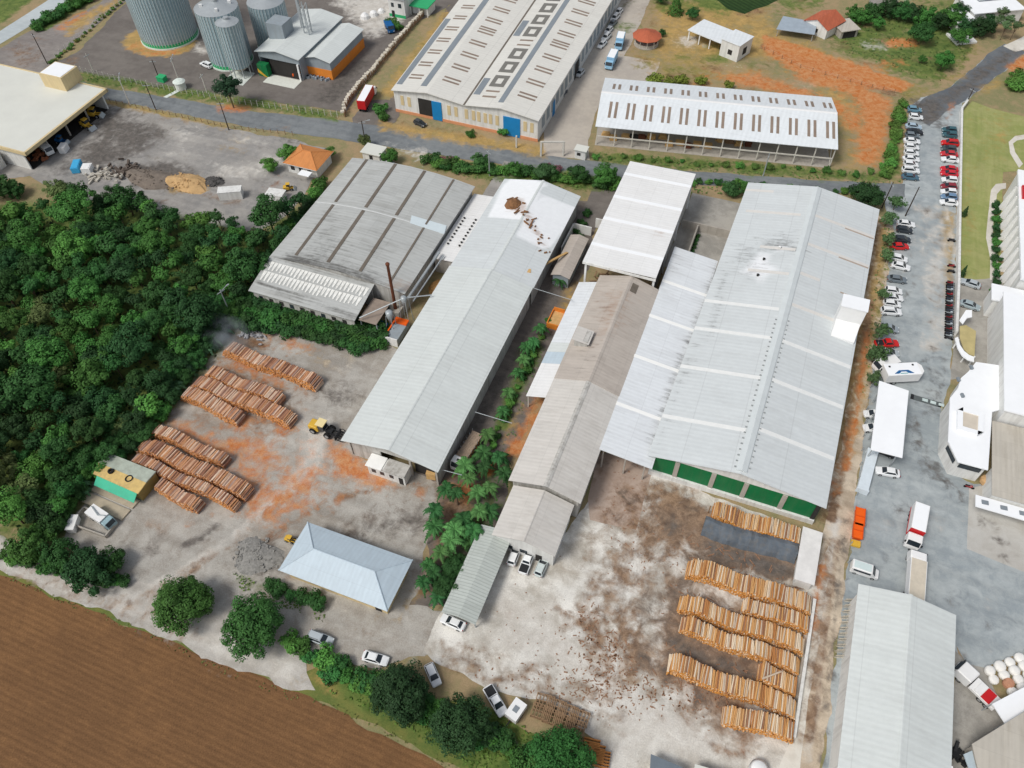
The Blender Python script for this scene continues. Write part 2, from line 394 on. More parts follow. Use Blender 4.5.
# left depot yard
P_('dark', [(100,103),(180,130),(150,150),(100,175),(60,170),(85,140)], 6, .8); P_('dark', [(130,165),(170,160),(200,172),(180,190),(135,185)], 3, .9)
P_('pale', [(150,118),(200,128),(190,142),(160,138)], 4, .7); P_('pale', [(130,150),(190,150),(230,165),(280,150),(300,165),(240,185),(205,165)], 5, .55)
P_('straw', [(160,178),(200,176),(208,190),(170,192)], 1.5, 1.0); P_('orange', [(275,172),(290,180),(282,200),(262,195)], 3, .35)
E_('dark', 214, 182, 10, 5, 1.5, 1.0); P_('straw', [(225,130),(250,135),(245,160),(228,150)], 4, .4)
P_('straw', [(104,99),(228,124),(228,130),(104,104)], 2, .8)
# silo yard
E_('straw', 160, 42, 37, 15, 1.2, 1.0); E_('orange', 158, 48, 32, 9, 1.5, .45)
P_('dark', [(325,85),(365,55),(372,40),(362,70),(335,105),(318,100)], 3, .9)
P_('pale', [(330,-5),(440,-5),(400,25),(370,40),(345,15)], 4, .8); P_('brown', [(62,56),(80,56),(76,66),(60,64)], 2, .6)
P_('pale', [(195,42),(212,46),(206,56),(192,50)], 2, .7)
P_('green', [(75,70),(345,112),(340,122),(75,82)], 1.5, .75); P_('orange', [(215,103),(250,106),(250,113),(222,112)], 2, .8)
P_('straw', [(60,25),(120,-5),(128,-2),(70,38)], 2, .7); P_('orange', [(50,30),(85,8),(90,12),(62,32)], 1.5, .7); P_('green', [(30,30),(80,-3),(98,-3),(45,32)], 1.0, 1.0)
P_('green', [(-5,-5),(40,-5),(0,24),(-5,26)], 1.0, 1.0)
P_('brown', [(0,48),(40,35),(45,60),(5,80)], 5, .45)
# strip between the sack wall and the warehouse
P_('straw', [(380,90),(445,10),(452,14),(430,45),(392,100)], 2, .8); P_('green', [(400,70),(425,40),(430,46),(405,82)], 2, .5)
P_('straw', [(380,120),(545,145),(545,158),(380,132)], 2, .75); P_('brown', [(385,116),(520,138),(540,146),(390,128)], 2, .4)
P_('pale', [(384,143),(430,150),(428,164),(396,152)], 3, .6)
P_('green', [(430,158),(585,172),(620,185),(610,192),(520,185),(430,170)], 1.5, .8)
# behind: meadow, embankments
rg_ = random.Random(21)
for k in range(70):
    E_(rg_.choice(('straw','green','brown','green','pale')), rg_.uniform(600,905), rg_.uniform(-5,100), rg_.uniform(6,20), rg_.uniform(2,7), 3, rg_.uniform(.35,.7))
for k in range(40):
    E_(rg_.choice(('straw','green','green','brown')), rg_.uniform(840,975), rg_.uniform(5,85), rg_.uniform(5,14), rg_.uniform(2,5), 2.5, rg_.uniform(.35,.7))
for k in range(26):
    E_(rg_.choice(('orange','brown','straw')), rg_.uniform(660,890), rg_.uniform(60,100), rg_.uniform(6,18), rg_.uniform(2,5), 2.5, rg_.uniform(.4,.75))
for k in range(60):
    E_(rg_.choice(('pale','brown','dark','pale','orange')), rg_.uniform(130,430), rg_.uniform(340,640), rg_.uniform(4,14), rg_.uniform(2,7), 2, rg_.uniform(.3,.6), .5)
for k in range(70):
    E_(rg_.choice(('pale','brown','pale','straw')), rg_.uniform(440,790), rg_.uniform(540,760), rg_.uniform(4,16), rg_.uniform(2,7), 2, rg_.uniform(.3,.6), .5)
for k in range(40):
    E_(rg_.choice(('pale','dark','pale')), rg_.uniform(870,1020), rg_.uniform(210,650), rg_.uniform(3,10), rg_.uniform(4,14), 2, rg_.uniform(.25,.5))
for k in range(36):
    E_(rg_.choice(('pale','dark','brown','dark')), rg_.uniform(70,310), rg_.uniform(105,205), rg_.uniform(8,26), rg_.uniform(1.5,4), 2, rg_.uniform(.35,.65), .15)
P_('straw', [(655,0),(760,-5),(780,30),(840,55),(900,80),(930,92),(905,100),(830,60),(765,62),(740,58),(700,60),(650,55)], 4, .75)
P_('orange', [(764,36),(800,55),(850,70),(905,85),(900,92),(850,85),(795,68),(765,55)], 2, 1.0)
P_('orange', [(775,55),(820,72),(868,88),(892,98),(886,140),(875,165),(855,165),(858,140),(862,110),(850,95),(800,80)], 3, .95)
P_('orange', [(700,74),(760,72),(800,86),(850,104),(868,120),(855,135),(830,112),(790,98),(740,86)], 3, .75); P_('orange', [(764,34),(800,45),(840,58),(880,72),(912,84),(908,92),(850,76),(800,62),(764,48)], 1.5, 1.0); P_('green', [(640,-8),(700,-8),(720,10),(660,14)], 3, .6); P_('green', [(770,-8),(830,-8),(820,8),(785,12)], 3, .7)
P_('orange', [(690,68),(770,75),(800,90),(700,82)], 4, .45); P_('brown', [(762,42),(900,92),(905,97),(890,97),(800,62),(760,48)], 1.2, .9)
P_('straw', [(860,110),(890,118),(890,160),(870,175),(835,170),(850,140)], 4, .6); P_('straw', [(810,80),(850,92),(862,115),(845,140),(820,100)], 5, .8)
P_('green', [(595,150),(880,172),(905,180),(880,184),(600,164)], 2, .75); P_('straw', [(590,150),(640,154),(640,160),(590,158)], 3, .5)
P_('green', [(690,-5),(760,-5),(770,5),(740,12),(700,8)], 2, .9)
P_('green', [(850,20),(900,10),(960,30),(975,50),(960,70),(935,85),(900,75),(840,52),(830,40)], 4, .85); P_('green', [(885,-5),(960,-5),(955,12),(890,10)], 3, .55)
E_('orange', 900, 43, 17, 6, 2, .8); P_('straw', [(955,45),(980,42),(975,55),(950,75),(935,82)], 4, .6)
P_('green', [(895,100),(905,102),(900,180),(885,175),(890,130)], 1.5, .9)
P_('straw', [(620,50),(700,45),(760,70),(760,85),(660,85)], 5, .55); P_('green', [(660,60),(700,65),(745,80),(660,85)], 3, .5)
P_('orange', [(1006,66),(1024,55),(1030,62),(1012,76)], 1.5, 1.0); P_('green', [(1005,80),(1030,68),(1030,92),(1010,92)], 2, .9); P_('straw', [(975,88),(1000,75),(1005,84),(985,95)], 2, .6)
P_('green', [(900,-8),(1000,-8),(950,20)], 3, .6)
# strip along the right side of the factory
P_('straw', [(880,215),(893,230),(870,380),(850,460),(838,470),(855,340),(868,270)], 2, .85); P_('brown', [(876,215),(884,222),(846,440),(832,500),(838,440),(862,300)], 1.5, .8)
P_('orange', [(818,560),(826,560),(812,640),(806,640)], 1.0, .9); P_('orange', [(845,420),(855,425),(838,500),(832,495)], 2, .55)
P_('green', [(885,240),(893,250),(880,330),(868,375),(868,340)], 1.5, .55)
# car park: wheel rubber, pale patches, painted warehouse shadow
P_('dark', [(905,410),(912,440),(935,470),(970,500),(966,508),(925,475),(904,440)], 2.0, .5); P_('dark', [(917,575),(940,590),(935,640),(925,620)], 3, .35); P_('dark', [(955,625),(985,620),(990,630),(960,640)], 3, .45)
P_('pale', [(935,272),(942,275),(940,300),(934,290)], 2, .6); P_('pale', [(900,230),(930,215),(945,260),(930,300),(915,280)], 5, .4)
P_('dark', [(908,100),(944,92),(1005,48),(1026,50),(975,92),(950,105),(945,130),(920,125)], 3, .7); P_('orange', [(948,104),(957,100),(948,120),(944,130)], 1.2, .7)
P_('straw', [(940,210),(956,210),(953,335),(945,300)], 1.2, .7)
P_('dark', [(960,650),(966,690),(975,720),(955,735),(950,690)], 3, .35)  # shadow along the gabled warehouse, painted into the ground colour
E_('dark', 1000, 540, 10, 3, 1.0, .8, .5); E_('dark', 985, 522, 14, 3, 1.2, .6, .4); E_('dark', 1003, 556, 10, 2.5, 1.0, .8, .3)
# lawn wear
P_('straw', [(970,120),(976,200),(974,275),(966,275),(966,150)], 2, .5); P_('straw', [(990,110),(1020,120),(1010,150),(985,160)], 5, .5)

M_ter = ground_mat('meadow soil', S(164,142,110), S(132,130,92), .05)
M_gravel = ground_mat('yard gravel', S(178,174,166), S(150,143,133), .07, streak=(R(25), .04, .35, .14), mid=.4, fine=.30)
M_road = ground_mat('asphalt road', S(112,117,120), S(132,136,137), .05, streak=(R(-13), .05, .8, .10), fine=.10)
M_hwy = ground_mat('pale highway', S(190,197,198), S(178,186,188), .05, streak=(R(50), .03, .8, .06), fine=.06)
M_track = ground_mat('grey track', S(150,144,138), S(132,126,122), .06, streak=(R(50), .04, .4, .12), fine=.15)
M_silo = ground_mat('silo yard grit', S(124,118,112), S(110,104,99), .06, streak=(R(20), .05, .25, .10), fine=.14)
M_depot = ground_mat('depot yard grit', S(162,158,152), S(140,138,135), .07, streak=(R(12), .04, .35, .16), fine=.15)
M_dirt = ground_mat('dirt road', S(192,188,181), S(168,162,153), .06, streak=(R(0), .03, .5, .16), fine=.20)
M_conc = ground_mat('concrete yard', S(220,217,209), S(174,167,155), .13, streak=(R(70), .10, .25, .14), fine=.24, mid=.30, speck=.45)
M_park = ground_mat('grey car park', S(174,180,180), S(146,154,157), .07, streak=(R(80), .03, .35, .13), fine=.08)
M_lawn = ground_mat('mown lawn', S(160,160,106), S(140,148,88), .12, streak=(R(0), .9, .05, .08), fine=.10)
M_field = ground_mat('ploughed soil', S(130,96,64), S(114,84,57), .03, rows=(R(1.0), .95, .08), fine=.42, streak=(R(2), .12, 1.8, .10))
M_slab = ground_mat('concrete slab', S(190,188,182), S(178,174,166), .15, fine=.07)
M_ramp = ground_mat('brown ramp concrete', S(186,168,154), S(172,152,138), .12, fine=.08)
M_trackd = ground_mat('service track', S(204,190,170), S(172,156,136), .12, streak=(R(90), .04, .5, .18), fine=.16)
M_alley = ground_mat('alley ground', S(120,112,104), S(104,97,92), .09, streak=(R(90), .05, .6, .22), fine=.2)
M_pave = ground_mat('beige pavement', S(190,182,170), S(176,168,158), .1, fine=.08)
M_path = ground_mat('pale path', S(222,218,208), S(206,200,188), .1, fine=.06)
M_verge = ground_mat('verge grass', S(120,122,66), S(92,108,56), .10, fine=.25)
M_brownroadside = ground_mat('old hardstanding', S(172,168,160), S(148,145,138), .12, fine=.14)

# base terrain, a wide sheet out to the horizon
xs = np.concatenate([[-2600,-1400,-800,-500,-380], np.arange(-330, 112, 2.0), [140,200,320,600,1200,2400]])
ys = np.concatenate([[-1500,-700,-300,-120], np.arange(-30, 345, 2.0), [370,420,500,700,1200,2200,3600]])
gx, gy = np.meshgrid(xs, ys); nx, ny = len(xs), len(ys)
vv = [(a, b, -0.04) for a, b in zip(gx.ravel(), gy.ravel())]
ff = [(j*nx+i, j*nx+i+1, (j+1)*nx+i+1, (j+1)*nx+i) for j in range(ny-1) for i in range(nx-1)]
me = bpy.data.meshes.new('terrain'); me.from_pydata(vv, [], ff); me.materials.append(M_ter); o = put('terrain', me); o['kind'] = 'structure'; _pend.append(me)

sheet('highway', pp([(-60,66),(-60,84),(0,44),(30,26),(74,-3),(110,-26),(88,-26),(53,-3),(0,31)]), .0, M_hwy, 2.5, .05)
sheet('gravel_track', pp([(-40,110),(-40,70),(0,48),(34,29),(62,24),(102,1),(140,-22),(166,-24),(124,2),(60,54),(50,68),(30,80)]), .004, M_track, 2, .4)
sheet('silo_yard', pp([(56,62),(80,50),(122,6),(165,-24),(300,-24),(475,-24),(447,8),(420,20),(402,40),(378,68),(360,90),(346,112),(240,98),(110,80),(76,72)]), .008, M_silo, 1.6, .4)
sheet('depot_yard', pp([(-60,190),(-60,110),(60,96),(104,103),(230,129),(300,141),(330,150),(318,165),(305,195),(285,216),(260,232),(215,226),(150,212),(75,198),(30,176)]), .008, M_depot, 1.4, .4)
road_up = [(-40,84),(40,83),(78,80),(101,87),(170,97.5),(250,111),(330,119),(400,129),(470,142),(540,155),(610,163),(690,171),(760,176),(830,181),(905,184)]
road_lo = [(905,197),(880,196),(830,192),(760,187.5),(690,184),(610,178),(540,170),(470,160),(400,149),(330,138),(250,127.5),(170,112),(101,98),(60,93),(-40,98)]
sheet('asphalt_road', pp(road_up+road_lo), .014, M_road, 1.6, .22)
sheet('warehouse_lane', pp([(390,100),(403,78),(425,50),(445,12),(470,-25),(500,-25),(470,10),(440,50),(405,95),(396,122),(384,131),(352,126),(352,118),(372,100)]), .01, M_silo, 1.5, .3)
sheet('warehouse_court', pp([(543,156),(544,128),(575,60),(600,5),(620,-25),(660,-25),(648,5),(633,40),(624,56),(660,62),(653,84),(610,84),(600,100),(588,140),(590,160)]), .012, M_pave, 1.4, .15)
sheet('car_park', pp([(882,194),(903,183),(908,150),(909,105),(925,97),(944,90),(966,75),(986,56),(1004,44),(1026,52),(1003,72),(976,92),(962,106),(959,150),(957,210),(956,285),(953,345),(950,380),(944,400),(941,440),(946,464),(967,481),(1060,500),(1060,640),(1024,655),(985,668),(968,664),(956,645),(955,800),(818,800),(832,680),(842,600),(850,545),(858,480),(866,410),(874,360),(884,300),(892,240)]), .006, M_park, 1.3, .3)
sheet('lawn', pp([(962,112),(972,101),(990,108),(1030,118),(1030,170),(1003,172),(1000,278),(980,281),(957,281),(958,200)]), .012, M_lawn, 1.6, .06)
sheet('footpath', pp([(1006,183),(996,184),(991,190),(988,215),(986,238),(990,258),(990,280),(999,280),(998,260),(992.5,240),(994,215),(997,194),(1001,189.5),(1006,188.5)]), .024, M_path, 1.5, .03)
sheet('lawn_path', pp([(1008.5,142),(1015,136),(1032,133.5),(1032,138),(1017,140.5),(1013,143.5),(1015,152),(1023,164),(1019,168),(1010,153)]), .026, M_path, 1.5, .03)
sheet('entrance_court', pp([(958,281),(990,278),(1004,284),(1004,365),(984,372),(960,378),(951,380),(953,345),(955,300)]), .016, M_brownroadside, 1.2, .1)
sheet('loading_slab', pp([(969,488),(990,484),(1060,500),(1060,595),(1024,572),(967,549)]), .018, M_slab, 1.2, .04)
sheet('corner_court', pp([(955,650),(968,664),(985,668),(1005,720),(990,745),(960,790),(950,790)]), .018, M_brownroadside, 1.2, .15)
sheet('service_track', pp([(878,214),(893,225),(884,300),(874,360),(866,410),(858,480),(850,545),(842,600),(832,680),(818,800),(778,800),(800,735),(806,655),(818,575),(826,510),(846,420),(862,320)]), .012, M_trackd, 1.0, .35)
sheet('pavement_strip', pp([(806,590),(822,560),(829,545),(834,545),(822,620),(806,720),(796,790),(770,790),(790,740),(798,700),(803,640)]), .022, M_path, 1.0, .1)
sheet('concrete_yard', pp([(497,535),(560,540),(585,505),(612,440),(650,452),(652,470),(810,535),(818,560),(806,600),(800,660),(794,735),(772,800),(560,800),(548,770),(600,742),(540,700),(490,690),(440,665),(425,650),(436,620),(445,608),(470,612),(490,570)]), .010, M_conc, .8, .25)
sheet('brown_ramp', pp([(597,452),(650,460),(652,472),(636,530),(590,520),(588,500)]), .020, M_ramp, .8, .08)
sheet('left_log_yard', pp([(214,352),(232,326),(262,326),(300,333),(386,346),(412,350),(376,415),(354,452),(382,466),(440,480),(436,500),(428,540),(424,580),(408,606),(452,610),(446,625),(426,655),(375,668),(300,655),(235,625),(150,602),(122,585),(96,560),(60,540),(84,505),(150,440),(180,395)]), .004, M_gravel, 1.0, .45)
sheet('dirt_road', pp([(-80,500),(0,536),(45,563),(122,582),(175,590),(240,620),(300,655),(316,690),(292,690),(200,655),(130,622),(60,596),(0,570),(-80,540)]), .014, M_dirt, 1.0, .4)
sheet('access_road', pp([(906,112),(925,98),(944,90),(966,75),(986,56),(1004,44),(1026,52),(1003,72),(976,92),(960,104),(945,112),(930,126)]), .014, ground_mat('dark asphalt', S(98,103,108), S(116,120,123), .08, fine=.12), 1.4, .3)
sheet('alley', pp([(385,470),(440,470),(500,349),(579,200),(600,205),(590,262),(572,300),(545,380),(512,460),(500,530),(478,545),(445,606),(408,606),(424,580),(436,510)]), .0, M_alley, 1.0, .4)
sheet('weighbridge_apron', pp([(93,482),(140,497),(122,516),(80,498)]), .03, M_slab, 1.0, .08)
sheet('ploughed_field', [(-330,20.4),(-160,22.2),(-108,22.6),(-75,23.2),(-47.7,23.8),(-30,22.6),(-19.4,21.6),(-5,19),(-5,-60),(-330,-60)], .010, M_field, 2.2, .3)
sheet('field_verge', pp([(-60,560),(0,578),(60,604),(130,630),(200,663),(292,698),(330,704),(455,766),(500,800),(620,800),(560,745),(470,700),(420,700),(345,672),(316,668),(300,676),(292,685),(200,650),(130,617),(60,592),(0,566),(-60,543)]), .003, M_verge, 1.0, .3)
def yard(x0, x1, y0, y1): return [(x0,y0),(x1,y0),(x1,y1),(x0,y1)]
sheet('rear_yard', yard(-16.5, -3.5, 142, 172), .02, M_brownroadside, 1.2, .05)
sheet('gap_yard', yard(-68.0, -60.5, 146, 168), .02, M_depot, 1.2, .1)
sheet('alley_end_yard', yard(-41.5, -31, 150, 172), .02, M_silo, 1.2, .1)
sheet('crop_plot', pp([(700,-12),(775,-25),(790,-5),(745,14),(728,9)]), .01, ground_mat('dark crop', S(52,74,38), S(40,62,32), .05, rows=(R(35), 1.6, .25), chan=None), 2.5, .3)
sheet('estate_road', pp([(1003,46),(1060,20),(1060,60),(1030,48),(1015,52)]), .02, M_path, 2, .05)
sheet('estate_yard', pp([(870,-2),(905,-20),(925,-20),(890,8),(868,9)]), .01, M_track, 2, .2)
# ------------------------------------------------------------------ BUILDINGS
def rz_(prof, x):
    for (xa, za), (xb, zb) in zip(prof[:-1], prof[1:]):
        if xa <= x <= xb+1e-6: return za+(zb-za)*(x-xa)/(xb-xa) if xb > xa else za
    return prof[0][1] if x < prof[0][0] else prof[-1][1]
def sub_prof(prof, a, b, res=1.3):
    xs_ = [a]+[p[0] for p in prof if a+1e-4 < p[0] < b-1e-4]+[b]; out = []
    for p, q in zip(xs_[:-1], xs_[1:]):
        k = max(1, int(math.ceil((q-p)/res)))
        out += [p+(q-p)*i/k for i in range(k)]
    out.append(b); return [(x, rz_(prof, x)) for x in out]
def roof_mb(prof, y0, y1, th=.14, ax='Y', res=1.3, lift=0.0, a=None, b=None, wav=0.0):
    pr = sub_prof(prof, prof[0][0] if a is None else a, prof[-1][0] if b is None else b, res)
    ny = max(1, int(math.ceil((y1-y0)/res))); nx = len(pr)
    P = (lambda x, y, z: (x, y, z)) if ax == 'Y' else (lambda x, y, z: (y, x, z))
    m = MB(); top = []; bot = []
    for j in range(ny+1):
        y = y0+(y1-y0)*j/ny
        for x, z in pr:
            dz = wav*math.sin(y*.37+x*.21)*math.sin(x*.5+1.3) if wav else 0
            top.append(P(x, y, z+lift+dz)); bot.append(P(x, y, z+lift-th+dz))
    n = len(top); F = []
    fl = (lambda t: t) if ax == 'Y' else (lambda t: t[::-1])
    for j in range(ny):
        for i in range(nx-1):
            q = (j*nx+i, j*nx+i+1, (j+1)*nx+i+1, (j+1)*nx+i)
            F.append(fl(q)); F.append(fl(tuple(n+k for k in q))[::-1])
    for i in range(nx-1):
        F.append(fl((i+1, i, n+i, n+i+1))); t = ny*nx; F.append(fl((t+i, t+i+1, n+t+i+1, n+t+i)))
    for j in range(ny):
        F.append(fl((j*nx, (j+1)*nx, n+(j+1)*nx, n+j*nx))); k = nx-1; F.append(fl(((j+1)*nx+k, j*nx+k, n+j*nx+k, n+(j+1)*nx+k)))
    return m.add(top+bot, F)
def wall_mb(prof, xl, xr, yf, yb, sides='fblr', th=.2, z0=0.0, drop=.16, ax='Y', openz=None):
    """walls under a swept roof; f/b are gable ends, l/r the long sides"""
    m = MB(); P = (lambda x, y, z: (x, y, z)) if ax == 'Y' else (lambda x, y, z: (y, x, z))
    xs_ = [xl]+[p[0] for p in prof if xl+1e-3 < p[0] < xr-1e-3]+[xr]
    for s_, ya, yb_ in (('f', yf, yf+th), ('b', yb-th, yb)):
        if s_ not in sides: continue
        zb = z0 if openz is None or s_ not in openz else openz[s_]
        loop = [(xl, zb), (xr, zb)]+[(x, rz_(prof, x)-drop) for x in xs_[::-1]]
        m.hexa([P(x, ya, z) for x, z in loop], [P(x, yb_, z) for x, z in loop])
    ya, yb_ = yf+(th if 'f' in sides else 0), yb-(th if 'b' in sides else 0)
    for s_, x0, x1 in (('l', xl, xl+th), ('r', xr-th, xr)):
        if s_ not in sides: continue
        zb = z0 if openz is None or s_ not in openz else openz[s_]
        za, zc = rz_(prof, x0)-drop, rz_(prof, x1)-drop
        m.hexa([P(x0, ya, zb), P(x1, ya, zb), P(x1, yb_, zb), P(x0, yb_, zb)], [P(x0, ya, za), P(x1, ya, zc), P(x1, yb_, zc), P(x0, yb_, za)])
    return m
RP = {}
def rpaint(key, ch, pts, z, fe=1.0, st=1.0): RP.setdefault(key, []).append((ch, np.array(pp(pts, z)), fe, st))
def rell(key, ch, px, py, rx, ry, z, fe=1.0, st=1.0): RP.setdefault(key, []).append((ch, np.array(ell(px, py, rx, ry, z)), fe, st))
def roof_part(t, mb, mat, key=None, name='roof', label=None):
    off = tuple(t.location); me_ = mb.mesh(name, mat)          # painted in site metres, then shifted to the thing
    apply_paint(me_, RP.get(key, []), ROOFCH)
    me_.transform(Matrix.Translation((-off[0], -off[1], -off[2])))
    o = put(name, me_, t)
    if label: o['label'] = label
    return o
W_white = plain('white painted wall', S(226,226,222), .7, .06, .5, streaky=.25)
W_grime = plain('weathered white wall', S(190,188,182), .8, .14, .6, streaky=.55)
W_beige = plain('beige render', S(216,196,152), .8, .06, .5, streaky=.15)
W_green = plain('green cladding', S(8,112,62), .6, .10, .5, streaky=.12)
W_grey = plain('grey cladding', S(150,160,166), .6, .08, .4, streaky=.2)
W_orange = plain('orange cladding', S(228,138,52), .6, .08, .5, streaky=.12)
W_blue = plain('blue sheet door', S(30,130,190), .5, .08, .6)
W_conc = plain('bare concrete', S(176,170,160), .85, .12, .6, streaky=.3)
W_brick = plain('salmon plinth', S(214,150,110), .8, .1, .8)
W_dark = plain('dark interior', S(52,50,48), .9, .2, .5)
M_steel = plain('galvanised steel', S(176,182,184), .45, .08, .8, metal=.3)
M_post = plain('pale concrete post', S(206,202,192), .8, .1, 1.0)
M_gap = plain('dirty gap strip', S(112,104,94), .9, .2, .5)
M_sky = plain('milky skylight', S(246,246,242), .35, .03, .6)
M_skyd = plain('brown skylight', S(142,126,112), .5, .16, .3)
M_slate = plain('slate grey sheet', S(132,140,146), .6, .08, .3)
M_glass = plain('window glass', S(52,60,66), .15, .2, .5, spec=.5)
M_rust = plain('rusty steel', S(110,66,46), .8, .25, 1.2)
M_white = plain('white paint', S(236,236,234), .5, .04, .8)
M_black = plain('black rubber', S(34,34,35), .8, .1, 1.0)
M_wood = plain('sawn wood', S(206,168,112), .8, .15, 1.2)
M_woodd = plain('weathered wood', S(146,118,90), .85, .2, 1.2)
M_blueb = plain('blue plastic', S(20,92,150), .5, .1, 1)
M_teal = plain('teal tarpaulin', S(72,186,150), .6, .10, .6, streaky=.1)
M_orangeb = plain('orange paint', S(238,98,22), .5, .08, .8)
M_yellowp = plain('machine yellow', S(214,172,62), .55, .12, .8)
M_redp = plain('red paint', S(196,36,40), .4, .06, .8)
M_tile = roof_mat('clay tile', S(208,138,80), 'X', .5, .3, .8, 3.0, S(140,84,50), patch=.1)
M_tiler = roof_mat('red clay tile', S(186,100,70), 'X', .5, .35, .8, 3.0, S(126,70,52), patch=.12)
R_light = roof_mat('pale corrugated roof', S(210,215,212), 'Y', .95, .12, .6, 7.0)
R_factory = roof_mat('factory roof sheet', S(208,213,213), 'Y', 1.0, .12, .6, 9.0)
R_silver = roof_mat('silver roof sheet', S(224,228,230), 'Y', .9, .26, .5, 5.0, S(160,158,156))
R_old = roof_mat('weathered roof sheet', S(182,184,181), 'Y', .9, .42, .8, 6.0, S(124,121,114), patch=.10)
R_tan = roof_mat('tan fibre cement roof', S(186,177,167), 'Y', .8, .40, .85, 4.0, S(146,134,124), patch=.10)
R_tan2 = roof_mat('pale fibre cement roof', S(206,202,195), 'Y', .8, .30, .85, 4.0, S(152,144,134), patch=.08)
R_white = roof_mat('white roof sheet', S(232,232,230), 'Y', .8, .14, .5, 4.0, S(176,166,154), patch=.05)
R_hip = roof_mat('pale blue roof sheet', S(190,205,214), 'X', .8, .16, .5, 3.5, S(150,156,160), patch=.04)
R_car = roof_mat('grey green carport roof', S(188,194,188), 'Y', .95, .30, .7, 6.0, S(128,130,122), patch=.10)
R_wh = roof_mat('cream warehouse roof', S(220,218,210), 'Y', 1.1, .20, .6, 11.0, S(170,164,154), patch=.05)
R_open = roof_mat('white shed roof', S(226,231,233), 'X', 1.2, .16, .5, 6.0, S(178,178,174), patch=.05)
R_flat = plain('cream flat roof', S(214,215,206), .8, .05, .15)
R_bright = plain('bright white roof', S(244,246,247), .6, .03, .3)
R_brown = roof_mat('stained grey roof', S(190,184,172), 'X', .9, .4, .8, 4.0, S(146,136,120), patch=.1)
def stripes(t, prof, ys_, wid, mat, name='skylight', a=None, b=None, ax='Y', lift=.05, th=.04):
    for y in ys_: part(name, roof_mb(prof, y-wid/2, y+wid/2, th, ax, 2.5, lift, a, b), mat, t)
# --- the long pale shed
p = [(-62.1,6.3),(-51.6,8.6),(-41.6,6.3)]
for q in ([(452,210),(505,178),(512,180),(470,215)],): pass
t = thing('long_shed', 'long pale grey green gabled shed beside the left log yard', 'shed', (-52,92))
roof_part(t, roof_mb(p, 66.5, 118.3), R_light, 'long')
part('wall', wall_mb(p, -61.4, -42.3, 67.6, 118.0, 'flrb', openz={'f': 5.0}), W_grime, t)
part('ridge_cap', roof_mb(p, 66.4, 118.4, .04, lift=.06, a=-51.9, b=-51.3), R_light, t)
part('front_panel', MB().bx(-60.9,-54.5,67.75,67.95,0,5.0), W_grime, t)
part('door', MB().bx(-47.8,-43.0,68.6,68.8,0,4.6), W_dark, t)
part('column', MB().bx(-48.3,-47.9,67.5,67.9,0,5.0), W_conc, t); part('column', MB().bx(-42.7,-42.3,67.2,67.6,0,5.0), W_conc, t)
# lean-to office on its front
t2 = thing('shed_annex', 'small white flat roofed annex against the front of the long shed', 'annex', (-52.2,65.6))
part('wall', MB().bx(-56.2,-48.3,65.0,67.5,0,3.2), W_white, t2)
part('roof', MB().bx(-56.4,-53.0,64.6,67.6,3.2,3.4), M_sky, t2); part('roof', MB().bx(-52.6,-48.1,64.6,67.6,3.3,3.5), W_grime, t2)
part('door', MB().bx(-49.6,-48.7,64.96,65.0,0,2.2), W_dark, t2)
for x in (-55.4,-53.6,-51.6): part('window', MB().bx(x,x+.9,64.96,65.0,1.1,2.2), M_glass, t2)
# --- rear part of the long shed with new white sheets
p2 = [(-62.0,6.1),(-51.5,8.3),(-41.5,6.1)]
for q in ([(513,172),(503,182),(487,213),(533,226),(540,192),(548,186)],[(541,196),(580,204),(552,242),(545,246),(516,238)]): rpaint('rear', 'white', q, 7.5, .5, 1)
rpaint('rear', 'rust', [(510,195),(522,198),(532,218),(545,238),(552,248),(540,240),(520,215),(508,210)], 7.5, 1.0, .8)
t = thing('rear_shed', 'shed with bright new roof sheets and rubbish strewn on its roof', 'shed', (-51.8,136))
roof_part(t, roof_mb(p2, 118.4, 153.0), R_factory, 'rear')
part('wall', wall_mb(p2, -61.3, -42.2, 119.0, 152.5, 'blr'), W_grime, t)
part('ridge_cap', roof_mb(p2, 118.6, 153.1, .04, lift=.06, a=-51.8, b=-51.2), R_light, t)
m = MB()
for k in range(34):
    f_ = random.random(); x, y = at(512+f_*38+random.gauss(0,4), 200+f_*46+random.gauss(0,4), 8.2); z = rz_(p2, max(-61.5, min(-42, x)))
    m.box((x,y,z+.2), (random.uniform(.5,2.4)*(1.3-f_), random.uniform(.15,.4), .25), random.uniform(0,3.1), random.uniform(-.3,.3))
m.lathe([(2.4,0),(1.8,.8),(.6,1.6)], (*at(514,202,8.2), rz_(p2,-56)-.2), 9)
o = solo('rubbish_heap', m, plain('brown rubbish', S(128,92,62), .9, .35, 1.5), 'brown heap of timber scraps on the white roof of the rear shed', 'rubbish heap')
# --- the low link roof with rows of dark dots
t = thing('link_shed', 'low white roofed link building with two rows of dark dots', 'shed', (-65,134))
pl = [(-67.8,4.6),(-61.2,5.2)]
rpaint('link', 'soot', [(466,212),(478,205),(470,232),(450,245)], 5, 2, .35)
roof_part(t, roof_mb(pl, 121.0, 146.5), R_white, 'link'); part('wall', wall_mb(pl, -67.5, -61.5, 121.4, 146.2, 'fblr'), W_grime, t)
for k in range(9):
    for cx in (-66.2,-63.2):
        y = 126.5+k*1.25; part('vent', MB().lathe([(.16,0),(.16,.3),(.3,.32),(.05,.5)], (cx, y, rz_(pl,cx)), 8), W_dark, t)
